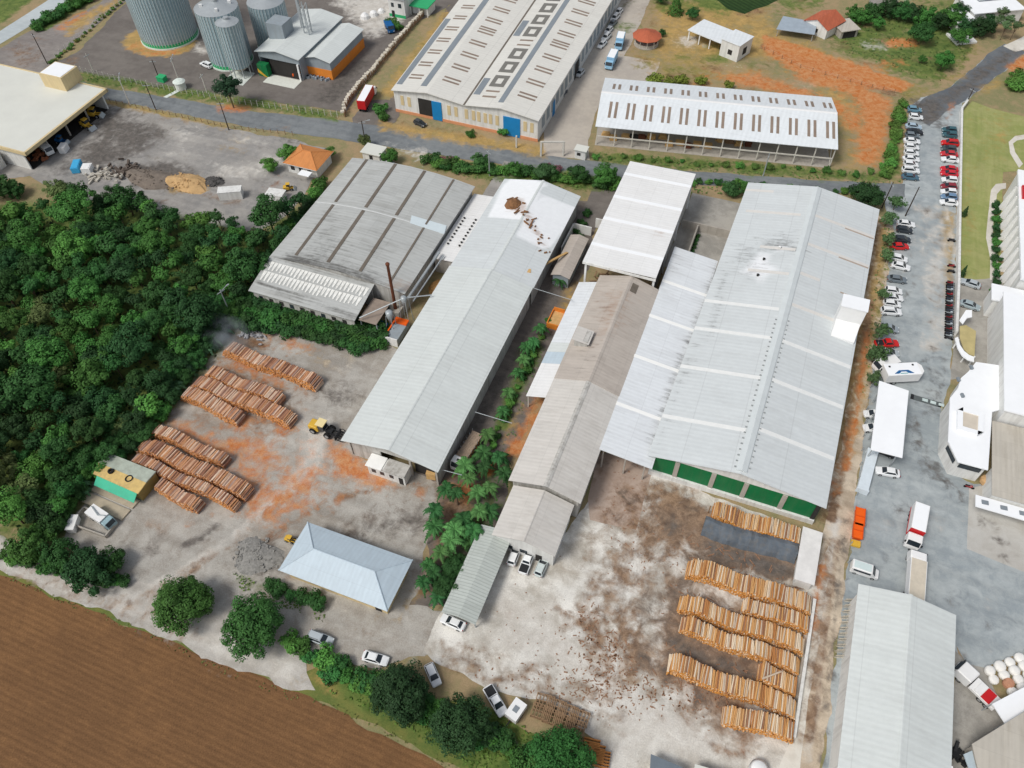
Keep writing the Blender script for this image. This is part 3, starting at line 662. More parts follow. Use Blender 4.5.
# --- the old smoke-stained shed
po = [(-102.6,6.6),(-98,7.35),(-92,7.95),(-85.3,8.2),(-78,7.9),(-72,7.3),(-67.6,6.6)]
zq = lambda x, y: (230+x/4.044, 140+y/4.044)
rpaint('old', 'soot', [zq(150,490),zq(250,440),zq(520,520),zq(640,560),zq(560,600),zq(380,560),zq(160,515)], 7.6, 3.0, .75)
rpaint('old', 'soot', [zq(260,450),zq(330,340),zq(420,250),zq(470,330),zq(520,520),zq(350,540)], 7.8, 5.0, .40)
rpaint('old', 'soot', [zq(500,470),zq(640,350),zq(660,420),zq(560,580)], 7.8, 4.0, .35)
rpaint('old', 'rust', [zq(640,560),zq(760,560),zq(740,620),zq(640,600)], 7.2, 2.0, .6)
t = thing('old_shed', 'big arched grey shed with dark roof gaps and soot stains', 'shed', (-85,126))
roof_part(t, roof_mb(po, 106.2, 146.9), R_old, 'old')
part('wall', wall_mb(po, -102.0, -68.3, 106.6, 146.4, 'fblr'), W_grime, t)
for (xa, xb, w_) in ((-96.2,-98.0,.75),(-87.6,-89.6,.85),(-79.4,-81.3,.8),(-71.9,-73.3,.5)):
    m = MB()
    for (y0_, y1_) in ((108.0,127.2),(128.4,146.6)):
        k0 = (y0_-106)/41; k1 = (y1_-106)/41
        xa_, xb_ = xa+(xb-xa)*k0, xa+(xb-xa)*k1
        za, zb = rz_(po, xa_)+.03, rz_(po, xb_)+.03
        m.hexa([(xa_-w_/2,y0_,za),(xa_+w_/2,y0_,za),(xb_+w_/2,y1_,zb),(xb_-w_/2,y1_,zb)], [(xa_-w_/2,y0_,za+.08),(xa_+w_/2,y0_,za+.08),(xb_+w_/2,y1_,zb+.08),(xb_-w_/2,y1_,zb+.08)])
    part('roof_gap', m, M_gap, t)
part('roof_seam', roof_mb(po, 127.4, 127.7, .04, lift=.05), plain('pale seam', S(206,208,206), .6, .08), t)
q_ = [at(*zq(*k), 7.7) for k in ((728,338),(865,368),(875,335),(735,308))]
part('roof_patch', MB().hexa([(x,y,rz_(po,x)+.10) for x,y in q_],[(x,y,rz_(po,x)+.18) for x,y in q_]), plain('new pale sheets', S(208,219,222), .5, .04), t)
# front lean-to with zigzag pale sheets
pf = [(96.2,5.0),(106.4,6.9)]
t = thing('front_annex', 'stained lean-to with a zigzag band of white skylights', 'lean-to', (-88,101))
RP['fa'] = [('soot', np.array([(-102,98),(-74,96),(-74,98.2),(-102,99.8)]), .8, .55), ('soot', np.array([(-102,105),(-76,105),(-76,107),(-102,107)]), 1, .5)]
roof_part(t, roof_mb(pf, -102.4, -75.2, ax='X'), R_old, 'fa')
part('wall', wall_mb(pf, 96.8, 106.0, -101.8, -75.8, 'flr' , ax='X'), W_grime, t)
Mz = plain('streaked skylight', S(232,232,226), .5, .12, 1.5, streaky=.3)
for k in range(26):
    x_ = -101.2+k*.98
    for (y0_, y1_, dx) in ((99.7+random.uniform(-.3,.5),102.2,0),(102.5+random.uniform(-.2,.4),105.0,.45)):
        za, zb = rz_(pf, y0_)+.04, rz_(pf, y1_)+.04; x2 = x_+dx
        part('skylight', MB().hexa([(x2-.12,y0_,za),(x2+.22,y0_,za),(x2+.52,y1_,zb),(x2-.38,y1_,zb)], [(x2-.12,y0_,za+.05),(x2+.22,y0_,za+.05),(x2+.52,y1_,zb+.05),(x2-.38,y1_,zb+.05)]), Mz, t)
for k in range(9): part('window', MB().bx(-100.5+k*2.7,-99.4+k*2.7,96.76,96.82,2.4,3.6), W_dark if k % 3 else M_glass, t)
# boiler yard
t = thing('boiler_shelter', 'flat brown roofed shelter beside the rusty chimney', 'shelter', (-73.3,101))
part('roof', MB().bx(-75.0,-70.6,97.4,104.6,4.2,4.35), plain('brown sheet', S(150,136,124), .8, .2, .6), t)
for x in (-74.8,-70.9):
    for y in (97.7,104.2): part('column', MB().bx(x,x+.2,y,y+.2,0,4.2), M_steel, t)
part('wall', MB().bx(-74.9,-70.8,104.3,104.5,0,4.2), W_dark, t)
b0 = (-69.9,105.0)
t = thing('chimney', 'tall thin rusty steel chimney behind the old shed', 'chimney', b0)
part('stack', MB().lathe([(.45,0),(.36,6),(.32,15.6),(.36,15.65)], (*b0,0), 14), M_rust, t, smooth=True)
part('cap', MB().lathe([(.44,15.6),(.48,16.0),(.25,16.3)], (*b0,0), 14), M_rust, t); part('base', MB().bx(b0[0]-1.4,b0[0]+1.4,b0[1]-1.3,b0[1]+1.3,0,2.4), W_conc, t)
b0 = (-66.6,103.8)
t = thing('dust_cyclone', 'pale metal cyclone hopper on thin legs beside the chimney', 'cyclone', b0)
part('body', MB().lathe([(.15,5.4),(.6,7),(.66,8.2),(.35,8.4)], (*b0,0), 12), M_steel, t, smooth=True)
for dx, dy in ((-1,-1),(1,-1),(1,1),(-1,1)): part('leg', MB().cyl((b0[0]+dx*1.1,b0[1]+dy*1.1,0),(b0[0]+dx*.7,b0[1]+dy*.7,7.6),.08), M_steel, t)
b0 = (-68.6,100.2)
t = thing('dust_cyclone', 'smaller grey cyclone between the brown shelter and long shed', 'cyclone', b0)
part('body', MB().lathe([(.15,3),(.75,5),(.8,6.4),(.4,6.6)], (*b0,0), 12), M_steel, t, smooth=True)
for dx, dy in ((-1,-1),(1,-1),(1,1),(-1,1)): part('leg', MB().cyl((b0[0]+dx*.9,b0[1]+dy*.9,0),(b0[0]+dx*.6,b0[1]+dy*.6,5.4),.07), M_steel, t)
solo('pipe', MB().tube([(-74.5,97.3,5.2),(-66.6,104,7.8),(-61.5,107.5,7.2)], .14), M_steel, 'long pale pipe slung over the brown shelter to the long shed', 'pipe')
solo('conveyor', MB().tube([(-66.9,106,5.6),(-66.4,122,6.0)], .35, 6).tube([(-65.6,106,5.2),(-65.2,122,5.4)], .18, 6), M_steel, 'grey conveyor duct running along the gap beside the old shed', 'conveyor')
solo('gap_floor_heap', MB().lathe([(3,0),(2.2,.9),(.6,1.5)], (0,0,0), 11), plain('wood chip', S(184,140,88), .95, .25, 1.4), 'heap of wood chips in the gap below the link building', 'wood chips', (-64,116.5))
x0, y0 = at(386,343)
t = thing('skip_container', 'orange rimmed grey open skip beside the long shed', 'skip', (x0+1.2,y0+2.2))
part('body', MB().bx(x0,x0+3.0,y0,y0+6.0,.2,2.0), W_grey, t); part('rim', MB().bx(x0-.2,x0+.1,y0+1.5,y0+6.2,2.0,2.3).bx(x0+.1,x0+3.0,y0+4.6,y0+6.2,2.0,2.3), M_orangeb, t)
part('front_wall', MB().bx(x0-.1,x0+3.1,y0-.3,y0,0,2.4), W_white, t)
solo('blue_drum', MB().lathe([(1.2,0),(1.25,.8),(1.15,1.9),(.9,2.0)], n=14), M_blueb, 'blue round tank beside the orange rimmed skip', 'tank', (*at(384,330),0))
# --- main factory
pm = [(-6.0,6.6),(11.2,9.6),(27.4,6.9)]
t = thing('factory_hall', 'largest factory hall with wide grey roof and green front', 'factory hall', (10.5,128))
mq = lambda x, y: (640+x/3.838, 150+y/3.838)
rpaint('main', 'soot', [mq(430,330),mq(560,320),mq(600,370),mq(590,400),mq(470,390),mq(430,370)], 8.6, 4.0, .6)
rpaint('main', 'soot', [mq(330,330),mq(450,330),mq(500,480),mq(380,500),mq(300,420)], 8.3, 4, .36)
rpaint('main', 'white', [mq(360,455),mq(400,420),mq(440,380),mq(480,400),mq(470,430),mq(520,470),mq(470,480),mq(440,520),mq(420,480)], 8.2, 1.8, .9)
rpaint('main', 'white', [mq(490,370),mq(520,355),mq(550,375),mq(520,388)], 8.9, .6, .9)
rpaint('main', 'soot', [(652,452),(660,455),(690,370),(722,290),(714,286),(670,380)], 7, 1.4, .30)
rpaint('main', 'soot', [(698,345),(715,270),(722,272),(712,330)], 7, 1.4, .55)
roof_part(t, roof_mb(pm, 83.6, 172.2), R_factory, 'main')
part('wall', wall_mb(pm, -5.2, 26.8, 84.4, 171.6, 'fblr', openz={'f': 6.2}), W_white, t)
part('wall', MB().bx(-5.0,26.8,84.42,84.62,1.3,6.18), W_green, t, label='bright green front cladding')
part('plinth', MB().bx(-5.2,26.8,83.9,84.4,0,1.3), W_white, t)
for x in [at(*k, 3.6)[0]-.3 for k in ((676.6,469),(713,481.5),(746,491),(784.6,505))]: part('column', MB().bx(x,x+.9,84.2,84.41,1.3,6.1), W_conc, t)
part('column', MB().bx(25.9,26.7,84.2,84.41,1.3,6.1), W_dark, t)
M_vents = plain('grey vent', S(150,154,154), .7, .1)
M_strip = plain('pale skylight strip', S(230,231,228), .5, .05); M_strip2 = plain('dull skylight strip', S(216,213,207), .6, .06)
rv = [(10.2,9.65),(11.2,9.95),(12.2,9.65)]
part('ridge_vent', roof_mb(rv, 84.2, 171.8, .2), plain('pale ridge sheet', S(206,212,212), .6, .06, .5), t)
for k in range(30):
    y = 84.8+k*1.35
    part('vent_slot', MB().bx(9.75,10.1,y,y+.22,rz_(pm,9.75)+.10,rz_(pm,10.1)+.2), M_vents, t); part('vent_slot', MB().bx(12.4,12.7,y+.5,y+.72,rz_(pm,12.6)+.0,rz_(pm,12.4)+.16), M_vents, t)
# white cross strips, one side or both
for y, a, b in ((93.6,-6,10.0),(94.8,12.4,27.2),(107.2,-6,10.0),(107.6,12.4,27.2),(118.6,-6,10.0),(118.6,12.4,27.2),(127.4,-6,10.0),(129.8,12.4,26),(139.0,1,10.0),(140.2,12.4,17),(147.5,2,10.0),(150.5,12.4,27.2),(160.5,-4,9),(161.2,12.4,27.2),(169,-6,1)):
    part('skylight', roof_mb(pm, y-.45, y+.45, .04, lift=.05, a=a, b=b), M_strip if y < 128 else M_strip2, t)
for y, a, b in ((150.6,20,27.2),(161.3,20,27.2),(139.6,22,26.5)): part('roof_strip', roof_mb(pm, y-.9, y-.5, .04, lift=.06, a=a, b=b), plain('rusty strip', S(176,160,146), .8, .1), t)
for (px, py) in ((774,246),(758.5,256),(753,272)):
    x, y = at(px, py, 9.0); z = rz_(pm, x); part('roof_fan', MB().lathe([(.26,-.2),(.26,.35),(.34,.42),(.1,.6)], (x,y,z), 12), M_white if py < 250 else W_dark, t, smooth=True)
bx0, by0 = at(830.5, 327, 7.7); bw = 5.2; bd = 3.4
pent = part('roof_house', MB().bx(bx0,bx0+bw,by0,by0+bd,6.0,14.2), M_white, t); part('roof_cap', MB().bx(bx0-.15,bx0+bw+.15,by0-.15,by0+bd+.15,14.21,14.4), R_bright, pent)
part('roof_ramp', MB().hexa([(bx0+.1,by0-2.6,7.4),(bx0+bw-.1,by0-2.6,7.0),(bx0+bw-.1,by0-.01,7.0),(bx0+.1,by0-.01,7.4)],[(bx0+.1,by0-2.6,7.9),(bx0+bw-.1,by0-2.6,7.5),(bx0+bw-.1,by0-.01,10.4),(bx0+.1,by0-.01,10.4)]), M_white, pent)
# the hall stands a degree or two off the grid of its neighbours
for ch in list(t.children)+list(pent.children):
    for v in ch.data.vertices:
        wx = v.co.x+t.location.x; wy = v.co.y+t.location.y; k_ = (wx+6)/33.4; v.co.x += -.1-.75*k_+(wy-83.6)*(.031-.010*k_)
# the two walls that close the gap between shed roofs
# --- lower silver roof between
psl = [(-15.0,6.9),(-4.6,5.6)]
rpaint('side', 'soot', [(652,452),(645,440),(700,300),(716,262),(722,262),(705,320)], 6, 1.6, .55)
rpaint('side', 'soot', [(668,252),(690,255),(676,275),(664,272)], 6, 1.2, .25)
t = thing('silver_lean_to', 'silver sheet lean-to roof between the tan shed and factory hall', 'lean-to', (-10,112))
roof_part(t, roof_mb(psl, 81.6, 142.0), R_silver, 'side')
part('wall', wall_mb(psl, -14.6, -5.6, 82.4, 141.5, 'b'), W_grime, t)
stripes(t, psl, (93.2,106.4,118.6,130.0), .8, M_sky)
for x in (-14.4,-10,-6.2):
    part('column', MB().bx(x,x+.3,82.2,82.5,0,rz_(psl,x)-.3), W_conc, t)
part('wall', MB().bx(-14.6,-5.6,100,100.2,0,5.2), W_dark, t)
# --- tan shed in two roof lengths
pt = [(-28.6,6.7),(-21.4,8.9),(-14.7,6.7)]
t = thing('tan_shed', 'long tan roofed shed with a small roof hatch', 'shed', (-21.5,98))
roof_part(t, roof_mb(pt, 69.3, 95.2), R_tan2, 'tan', label='pale front roof length'); 
rpaint('tan2', 'soot', [(560,385),(600,300),(612,305),(590,380),(570,420)], 7.5, 3, .3); rpaint('tan2','rust',[(600,290),(640,290),(620,340),(590,350)],7.5,3,.5)
roof_part(t, roof_mb([(x, z+.12) for x, z in pt], 95.0, 126.8), R_tan, 'tan2', label='browner rear roof length')
part('wall', wall_mb(pt, -28.0, -15.3, 70.0, 126.2, 'fblr', openz={'l': 3.5}), W_grime, t)
part('ridge_cap', roof_mb(pt, 69.2, 95.0, .05, lift=.08, a=-21.9, b=-20.9), W_grime, t); part('ridge_cap', roof_mb([(x, z+.12) for x, z in pt], 95.1, 126.9, .05, lift=.08, a=-21.9, b=-20.9), R_tan, t)
hb = MB().bx(-27.4,-24.6,104.2,107.4,7.2,9.4); h = part('roof_hatch', hb, W_grime, t); part('hatch_roof', roof_mb([(-27.8,9.7),(-24.2,9.2)], 103.8, 107.8, .1), R_tan2, h); part('hatch_opening', MB().bx(-24.62,-24.55,104.6,107.0,8.0,9.0), W_dark, h)
part('skylight', roof_mb(pt, 122.3, 125.0, .05, lift=.2, a=-20.6, b=-19.2), M_gap, t)
pa_ = [(-33.0,4.3),(-28.3,5.9)]
t = thing('side_lean_to', 'strip of white and pale blue lean-to roof along the tan shed', 'lean-to', (-30.8,107))
for (ya, yb, mt) in ((90.5,99.8,R_white),(99.8,103.2,R_hip),(103.2,106.0,R_light),(106.0,125.6,R_silver)):
    roof_part(t, roof_mb(pa_, ya, yb-.02), mt, None)
for y in (91,97,103,109,115,121,125): part('column', MB().bx(-32.8,-32.6,y,y+.2,0,4.1), M_post, t)
part('wall', MB().bx(-28.6,-28.4,90.8,125.2,0,5.6), W_dark, t)
pe = [(-27.6,5.7),(-21.6,7.5),(-15.8,5.7)]
t = thing('tan_shed_annex', 'pale gabled annex in front of the tan shed beside three cars', 'annex', (-21.6,64))
roof_part(t, roof_mb(pe, 58.4, 69.2), R_tan2, None); part('wall', wall_mb(pe, -27.1, -16.3, 59.2, 68.9, 'fblr', z0=0), W_white, t)
part('ridge_cap', roof_mb(pe, 58.3, 69.1, .05, lift=.07, a=-21.8, b=-21.4), R_tan2, t)
for x in (-25.4,-22.6): part('window', MB().bx(x,x+1.4,59.14,59.2,1.2,2.3), M_glass, t)
part('door', MB().bx(-19.6,-18.4,59.14,59.2,0,2.3), W_dark, t)
# --- tall white open roof
pw = [(-32.8,9.9),(-16.0,10.3)]
t = thing('tall_white_canopy', 'tall white roofed open bay behind the tan shed', 'canopy', (-24.5,146))
rpaint('tall','rust',[(655,228),(668,226),(664,238),(652,238)],10,1.2,.5)
roof_part(t, roof_mb(pw, 126.6, 166.0), R_white, 'tall'); stripes(t, pw, (133.0,142.6,151.2,160.6), 1.0, R_bright)
for y in (127.2,139.5,152,165):
    for x in (-32.4,-16.7): part('column', MB().bx(x,x+.45,y,y+.45,0,9.7), M_white, t)
part('wall', MB().bx(-32.2,-16.6,164.9,165.1,0,9.4).bx(-16.75,-16.6,128,164.8,0,6.0), W_grime, t)
part('fascia', MB().bx(-32.8,-16.0,126.45,126.6,9.3,9.9), W_white, t)
m = MB()
for k in range(60): m.box((random.uniform(-31,-18), random.uniform(127,134), random.uniform(.2,1.6)), (random.uniform(1,3),.3,.3), random.uniform(0,3))
solo('timber_heap', m, M_woodd, 'tangled timber offcuts heaped under the tall white canopy', 'timber heap')
# small shed in the alley
pk = [(-40.2,3.4),(-37.9,4.1),(-35.6,3.4)]
t = thing('alley_shed', 'small grey gabled shed in the alley beside the tall canopy', 'shed', (-38,133))
roof_part(t, roof_mb(pk, 126.6, 141.5), R_tan, None); part('wall', wall_mb(pk, -39.8, -36.0, 127, 141.1, 'fblr'), W_grey, t)
# yard walls behind
solo('yard_wall', MB().bx(0,4.6,0,.3,0,2.6).bx(-.3,0,-9,.3,0,2.4), W_white, 'stepped white wall closing the alley behind the grey shed', 'wall', (-41,146.5,0))
solo('yard_wall', MB().bx(0,5.4,0,.3,0,2.8), W_white, 'short white wall beside the far corner of the tall canopy', 'wall', (-36.4,150.0,0))
solo('yard_wall', MB().bx(0,13.0,0,.35,0,2.4), W_conc, 'grey wall across the rear yard between two roofs', 'wall', (-16.0,157.4,0))
solo('yard_wall', MB().bx(0,.35,0,15,0,2.2), W_conc, 'grey wall along the narrow planted strip in the rear yard', 'wall', (-12.2,142.2,0))
# --- striped carport
pc = [(-30.7,3.3),(-27.6,3.9),(-24.5,3.3)]
t = thing('carport', 'grey green ribbed carport roof next to the palms', 'carport', (-27.6,52))
roof_part(t, roof_mb(pc, 43.2, 60.8), R_car, None)
m = MB()
for k in range(30): m = m.add(*(lambda q: (q.v, q.f))(roof_mb(pc, 43.4+k*.585, 43.5+k*.585, .05, lift=.05)))
part('roof_ribs', m, plain('roof rib', S(166,172,166), .8, .1), t)
for y in (43.8,49.2,54.6,60.0):
    for x in (-30.3,-25.0): part('column', MB().bx(x,x+.18,y,y+.18,0,3.2), M_steel, t)
# --- hip roofed hall
t = thing('hip_roof_hall', 'pale blue hip roofed building beside the gravel track', 'building', (-49.7,44.8))
x0,x1,y0,y1,ze,zr = -60.2,-39.1,39.8,49.8,4.0,6.0; xa,xb,ym = -55.7,-43.7,44.8
m = MB()
def hipgrid(m, A, B, Cc, D, n=8):
    A,B,Cc,D = map(Vector,(A,B,Cc,D)); base = len(m.v)
    vs = []
    for j in range(n+1):
        l = A.lerp(D, j/n); r_ = B.lerp(Cc, j/n)
        for i in range(n+1): vs.append(l.lerp(r_, i/n))
    m.add(vs, [(j*(n+1)+i, j*(n+1)+i+1, (j+1)*(n+1)+i+1, (j+1)*(n+1)+i) for j in range(n) for i in range(n)])
def hip(t, x0,x1,y0,y1,ze,zr,xa,xb,ym,mat):
    m = MB(); hipgrid(m,(x0,y0,ze),(x1,y0,ze),(xb,ym,zr),(xa,ym,zr)); part('roof', m, mat, t, label='front slope')
    m = MB(); hipgrid(m,(x1,y1,ze),(x0,y1,ze),(xa,ym,zr),(xb,ym,zr)); part('roof', m, mat, t, label='rear slope')
    m = MB(); hipgrid(m,(x0,y1,ze),(x0,y0,ze),(xa,ym,zr),(xa,ym,zr+.001),6); part('roof', m, mat, t, label='hip end')
    m = MB(); hipgrid(m,(x1,y0,ze),(x1,y1,ze),(xb,ym,zr),(xb,ym,zr+.001),6); part('roof', m, mat, t, label='hip end')
    m = MB()
    for a, b in (((x0,y0,ze),(xa,ym,zr)),((x0,y1,ze),(xa,ym,zr)),((x1,y0,ze),(xb,ym,zr)),((x1,y1,ze),(xb,ym,zr)),((xa,ym,zr),(xb,ym,zr))): m.cyl(a, b, .14, .14, 6)
    part('ridge_cap', m, mat, t)
    part('soffit', MB().bx(x0+.02,x1-.02,y0+.02,y1-.02,ze-.18,ze-.03), W_white, t)
hip(t, x0,x1,y0,y1,ze,zr,xa,xb,ym,R_hip)
part('wall', MB().bx(x0+.9,x1-.9,y0+.9,y1-.9,0,ze-.2), W_beige, t)
for k in range(6): part('window', MB().bx(x0+2+k*3.2,x0+3.6+k*3.2,y0+.84,y0+.9,1.1,2.4), M_glass, t)
part('door', MB().bx(x1-3.2,x1-2.0,y0+.84,y0+.9,0,2.3), W_dark, t)
# --- lower right warehouse
pr_ = [(33.3,6.9),(41.0,8.7),(48.6,6.9)]
t = thing('gabled_warehouse', 'pale grey gabled warehouse beside the row of leaning pallets', 'warehouse', (41,48))
roof_part(t, roof_mb(pr_, 20.0, 71.0), R_light, None); part('wall', wall_mb(pr_, 33.9, 48.0, 20.4, 70.4, 'fblr'), W_white, t)
part('ridge_cap', roof_mb(pr_, 20, 71.1, .05, lift=.06, a=40.7, b=41.3), R_light, t)
part('door', MB().bx(36.5,41.5,70.4,70.46,0,5), W_blue, t); part('gutter', MB().bx(48.62,48.85,20,47,6.5,6.8), M_white, t)
# --- white carpark canopy
t = thing('parking_canopy', 'plain white parking canopy over a dark car', 'canopy', (36.2,110))
part('roof', MB().hexa([(33.4,119.0,4.7),(33.3,101.0,4.7),(39.0,101.0,4.9),(39.1,118.2,4.9)],[(33.4,119.0,4.85),(33.3,101.0,4.85),(39.0,101.0,5.05),(39.1,118.2,5.05)]), R_bright, t)
for y in (102,107,112,117):
    part('column', MB().bx(38.2,38.4,y,y+.2,0,4.8), M_steel, t); part('column', MB().bx(33.8,34.0,y,y+.2,0,4.7), M_steel, t)
# white slab roof at the end of the log yard
t = thing('pump_house', 'small white flat roofed building at the end of the tarpaulin stack', 'building', (25.6,75.5))
part('roof', MB().hexa([(23.9,81.0,2.9),(23.9,70.2,2.9),(27.3,70.2,2.9),(27.4,80.9,2.9)],[(23.9,81.0,3.15),(23.9,70.2,3.15),(27.3,70.2,3.15),(27.4,80.9,3.15)]), plain('worn white roof', S(222,220,216), .8, .12, .5), t)
part('wall', MB().bx(24.3,27.0,70.6,80.6,0,2.9), W_white, t)
solo('rail_beam', MB().bx(-.25,.25,-24,0,0,.9), W_white, 'low white wall along the end of the log rows', 'wall', (28.2,69,0))
# --- twin gabled warehouse
xL, x1_, xv, x2_, xR = -107.0, -95.6, -84.2, -73.1, -61.9
pwh = [(xL,7.2),(x1_,8.7),(xv,7.3),(x2_,8.7),(xR,7.2)]
t = thing('twin_gable_warehouse', 'huge cream twin gabled warehouse with blue doors and roof stripes', 'warehouse', (-84.5,250))
Y0, Y1 = 178.6, 345.0
roof_part(t, roof_mb(pwh, Y0, Y1, res=2.2), R_wh, None)
part('wall', wall_mb(pwh, -106.6, -62.4, 179.4, 344, 'fblr'), W_white, t)
part('plinth', MB().bx(-106.7,-62.3,179.28,179.4,0,.9), W_brick, t)
part('door', MB().bx(-94.6,-91.6,179.2,179.4,.1,6.0), W_blue, t, label='blue sliding door leaf'); part('doorway', MB().bx(-98.9,-94.6,179.3,179.42,.1,6.0), W_dark, t)
part('door', MB().bx(-72.6,-67.6,179.2,179.4,.1,6.0), W_blue, t)
for x in (-104.6,-102.4,-89.8,-87.6,-84.4,-82.2,-80.6,-78.6,-77.0,-75.0,-66.6,-64.6): part('window', MB().bx(x,x+1.0,179.3,179.4,2.6,5.6), W_beige, t)
for k in range(24):
    part('window', MB().bx(-62.4,-62.3,183+k*4.2,185.4+k*4.2,2.0,5.4), W_grey, t)
for y in (213.5,): part('door', MB().bx(-62.4,-62.25,y,y+4,0,5), W_dark, t)
part('door', MB().bx(-62.4,-62.25,192.5,194.5,0,4.5), W_blue, t)
def slope_bar(xa, xb, ya, yb, mat, nm='skylight'):
    part(nm, roof_mb(pwh, ya, yb, .05, lift=.06, a=xa, b=xb, res=4), mat, t)
for k in range(11):          # pairs of brown skylights on three slopes
    y = 185.5+k*7.3
    for dy in (0, 1.7):
        if k < 9: slope_bar(-104.3, -100.2, y+dy, y+dy+.75, M_skyd)
        slope_bar(-94.0, -88.9, y+1+dy, y+dy+1.75, M_skyd)
        slope_bar(-71.0, -65.8, y+1+dy, y+dy+1.75, M_skyd)
for k in (4, 9):
    y = 189.0+k*7.3
    for dy in (0.6,):
        slope_bar(-94.0, -88.9, y+dy, y+dy+.75, M_skyd); slope_bar(-71.0, -65.8, y+dy, y+dy+.75, M_skyd)
slope_bar(-106.7, -104.9, 182, 222, M_slate, 'roof_stripe'); slope_bar(-98.9, -97.0, 182, 238, M_slate, 'roof_stripe')
slope_bar(-74.9, -73.3, 181.5, 345, M_slate, 'roof_stripe')
for ya, yb in ((184.5,193.5),(219,229),(255,265)): slope_bar(-83.6, -81.6, ya, yb, M_slate, 'roof_stripe')
yy = 183.5
for kind in '110001100000000':
    if kind == '1':
        slope_bar(-80.5, -76.4, yy, yy+.8, M_skyd); yy += 2.9
    else:
        m = MB()
        for (a, b, c, d) in ((-80.7,-76.2,yy,yy+1.6),(-80.7,-76.2,yy+4.6,yy+6.2),(-80.7,-79.4,yy+1.6,yy+4.6),(-77.5,-76.2,yy+1.6,yy+4.6)):
            q = roof_mb(pwh, c, d, .05, lift=.07, a=a, b=b, res=4); m.add(q.v, q.f)
        part('roof_mark', m, plain('grey roof mark', S(120,118,112), .6, .1), t); yy += 8.0
part('valley_gutter', roof_mb([(xv-.25,7.4),(xv+.25,7.4)], Y0, Y1, .1), M_gap, t)
# the plan widens a little towards the back
for ch in [q for q in t.children]:
    for v in ch.data.vertices:
        wx = v.co.x+t.location.x; wy = v.co.y+t.location.y; v.co.x += (wy-178.6)*(-.009-.046*max(0, min(1, (xR-wx)/(xR-xL))))
part('gate_post', MB().bx(-67.2,-66.8,174.6,175,0,3.8), M_post, t)
# --- white open shed, turned a little against the site grid (local frame)
ang = math.atan2(195.0-183.2, 16.3+47.0); cx_, cy_ = -47.0, 183.2
L_, D_ = 64.4, 25.0
t = thing('open_timber_shed', 'white roofed open sided shed with paired skylights by the road', 'shed', (cx_, cy_, 0), ang)
po_ = [(0,6.1),(13.2,8.6),(25.0,6.1)]
part('roof', roof_mb(po_, 0, L_, ax='X', res=2.0), R_open, t, w=False)
for k in range(13):
    x = 2.9+k*4.87
    for dx in (0, 1.6):
        part('skylight', roof_mb(po_, x+dx, x+dx+.75, .05, ax='X', lift=.06, a=3.6, b=9.7, res=5), M_skyd, t, w=False)
        part('skylight', roof_mb(po_, x+dx-.1, x+dx+.65, .05, ax='X', lift=.06, a=16.2, b=20.3, res=5), M_skyd, t, w=False)
part('ridge_cap', roof_mb(po_, 0, L_, .05, ax='X', lift=.07, a=12.7, b=13.7), M_white, t, w=False)
for k in range(14):
    x = .5+k*4.87
    part('column', MB().bx(x,x+.28,.5,.78,0,6.0), M_post, t, w=False); part('column', MB().bx(x,x+.28,24.2,24.5,0,6.0), M_post, t, w=False)
part('rail', MB().bx(.5,L_-.4,.42,.6,2.6,2.95), M_post, t, w=False)
part('end_truss', MB().bx(L_-.6,L_-.4,.8,24.2,5.6,5.9).cyl((L_-.5,1,.3),(L_-.5,8,5.7),.12).cyl((L_-.5,8,0),(L_-.5,8,5.7),.14).cyl((L_-.5,16,0),(L_-.5,16,5.7),.14).cyl((L_-.5,16,.3),(L_-.5,9,5.7),.1), M_post, t, w=False)
part('floor_slab', MB().bx(.2,L_-.2,.2,24.8,-.05,.06), W_conc, t, w=False)
for k in range(16):          # timber kept in the shed
    x = cx_+math.cos(ang)*(3+k*2.6)-math.sin(ang)*random.uniform(3,8); y = cy_+math.sin(ang)*(3+k*2.6)+math.cos(ang)*random.uniform(3,8)
    m = MB(); 
    for q in range(4): m.box((0,0,.2+q*.32),(random.uniform(1.4,2.6),1.3,.26),random.uniform(-.1,.1))
    solo('board_stack', m, random.choice((M_woodd,M_wood,W_dark,M_rust)), 'stack of boards inside the open white timber shed', 'board stack', (x,y,.07), 'board stacks in the open timber shed', ang)
# --- depot with the tower box
t = thing('depot', 'cream flat roofed depot with a beige tower box', 'depot', (-205,135))
part('roof', MB().hexa([(-240,152.2,5.6),(-187.2,152.0,5.6),(-186.8,119.4,5.6),(-196,119.4,5.6),(-240,120.5,5.6)][::-1],[(-240,152.2,6.15),(-187.2,152.0,6.15),(-186.8,119.4,6.15),(-196,119.4,6.15),(-240,120.5,6.15)][::-1]), R_flat, t)
part('fascia', MB().bx(-187.1,-186.5,119.2,152.3,5.3,6.3).bx(-240,-186.5,118.9,119.3,5.3,6.3).bx(-240,-186.5,152.1,152.5,5.3,6.3), W_beige, t)
for y in (128,136,144): part('column', MB().bx(-189.6,-189.2,y,y+.4,0,5.4), W_conc, t)
part('wall', MB().bx(-192.5,-188.0,150.8,151.3,0,5.5), W_white, t)
part('wall', MB().bx(-215,-214.7,119.5,151.8,0,5.5).bx(-214.7,-188.8,151.4,151.7,0,5.5).bx(-240,-188.6,119.6,119.9,0,5.4), W_white, t)
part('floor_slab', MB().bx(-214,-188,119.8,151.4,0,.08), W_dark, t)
part('tower', MB().bx(-204.6,-196.6,147.2,154.2,6.16,10.3), W_beige, t); part('tower_roof', MB().bx(-204.2,-197.0,147.6,153.8,10.31,10.42), R_bright, t)
part('low_roof', MB().bx(-240,-196,109.5,118.8,4.3,4.6), R_flat, t); part('wall', MB().bx(-240,-196.4,109.9,118.6,0,4.3), W_white, t)
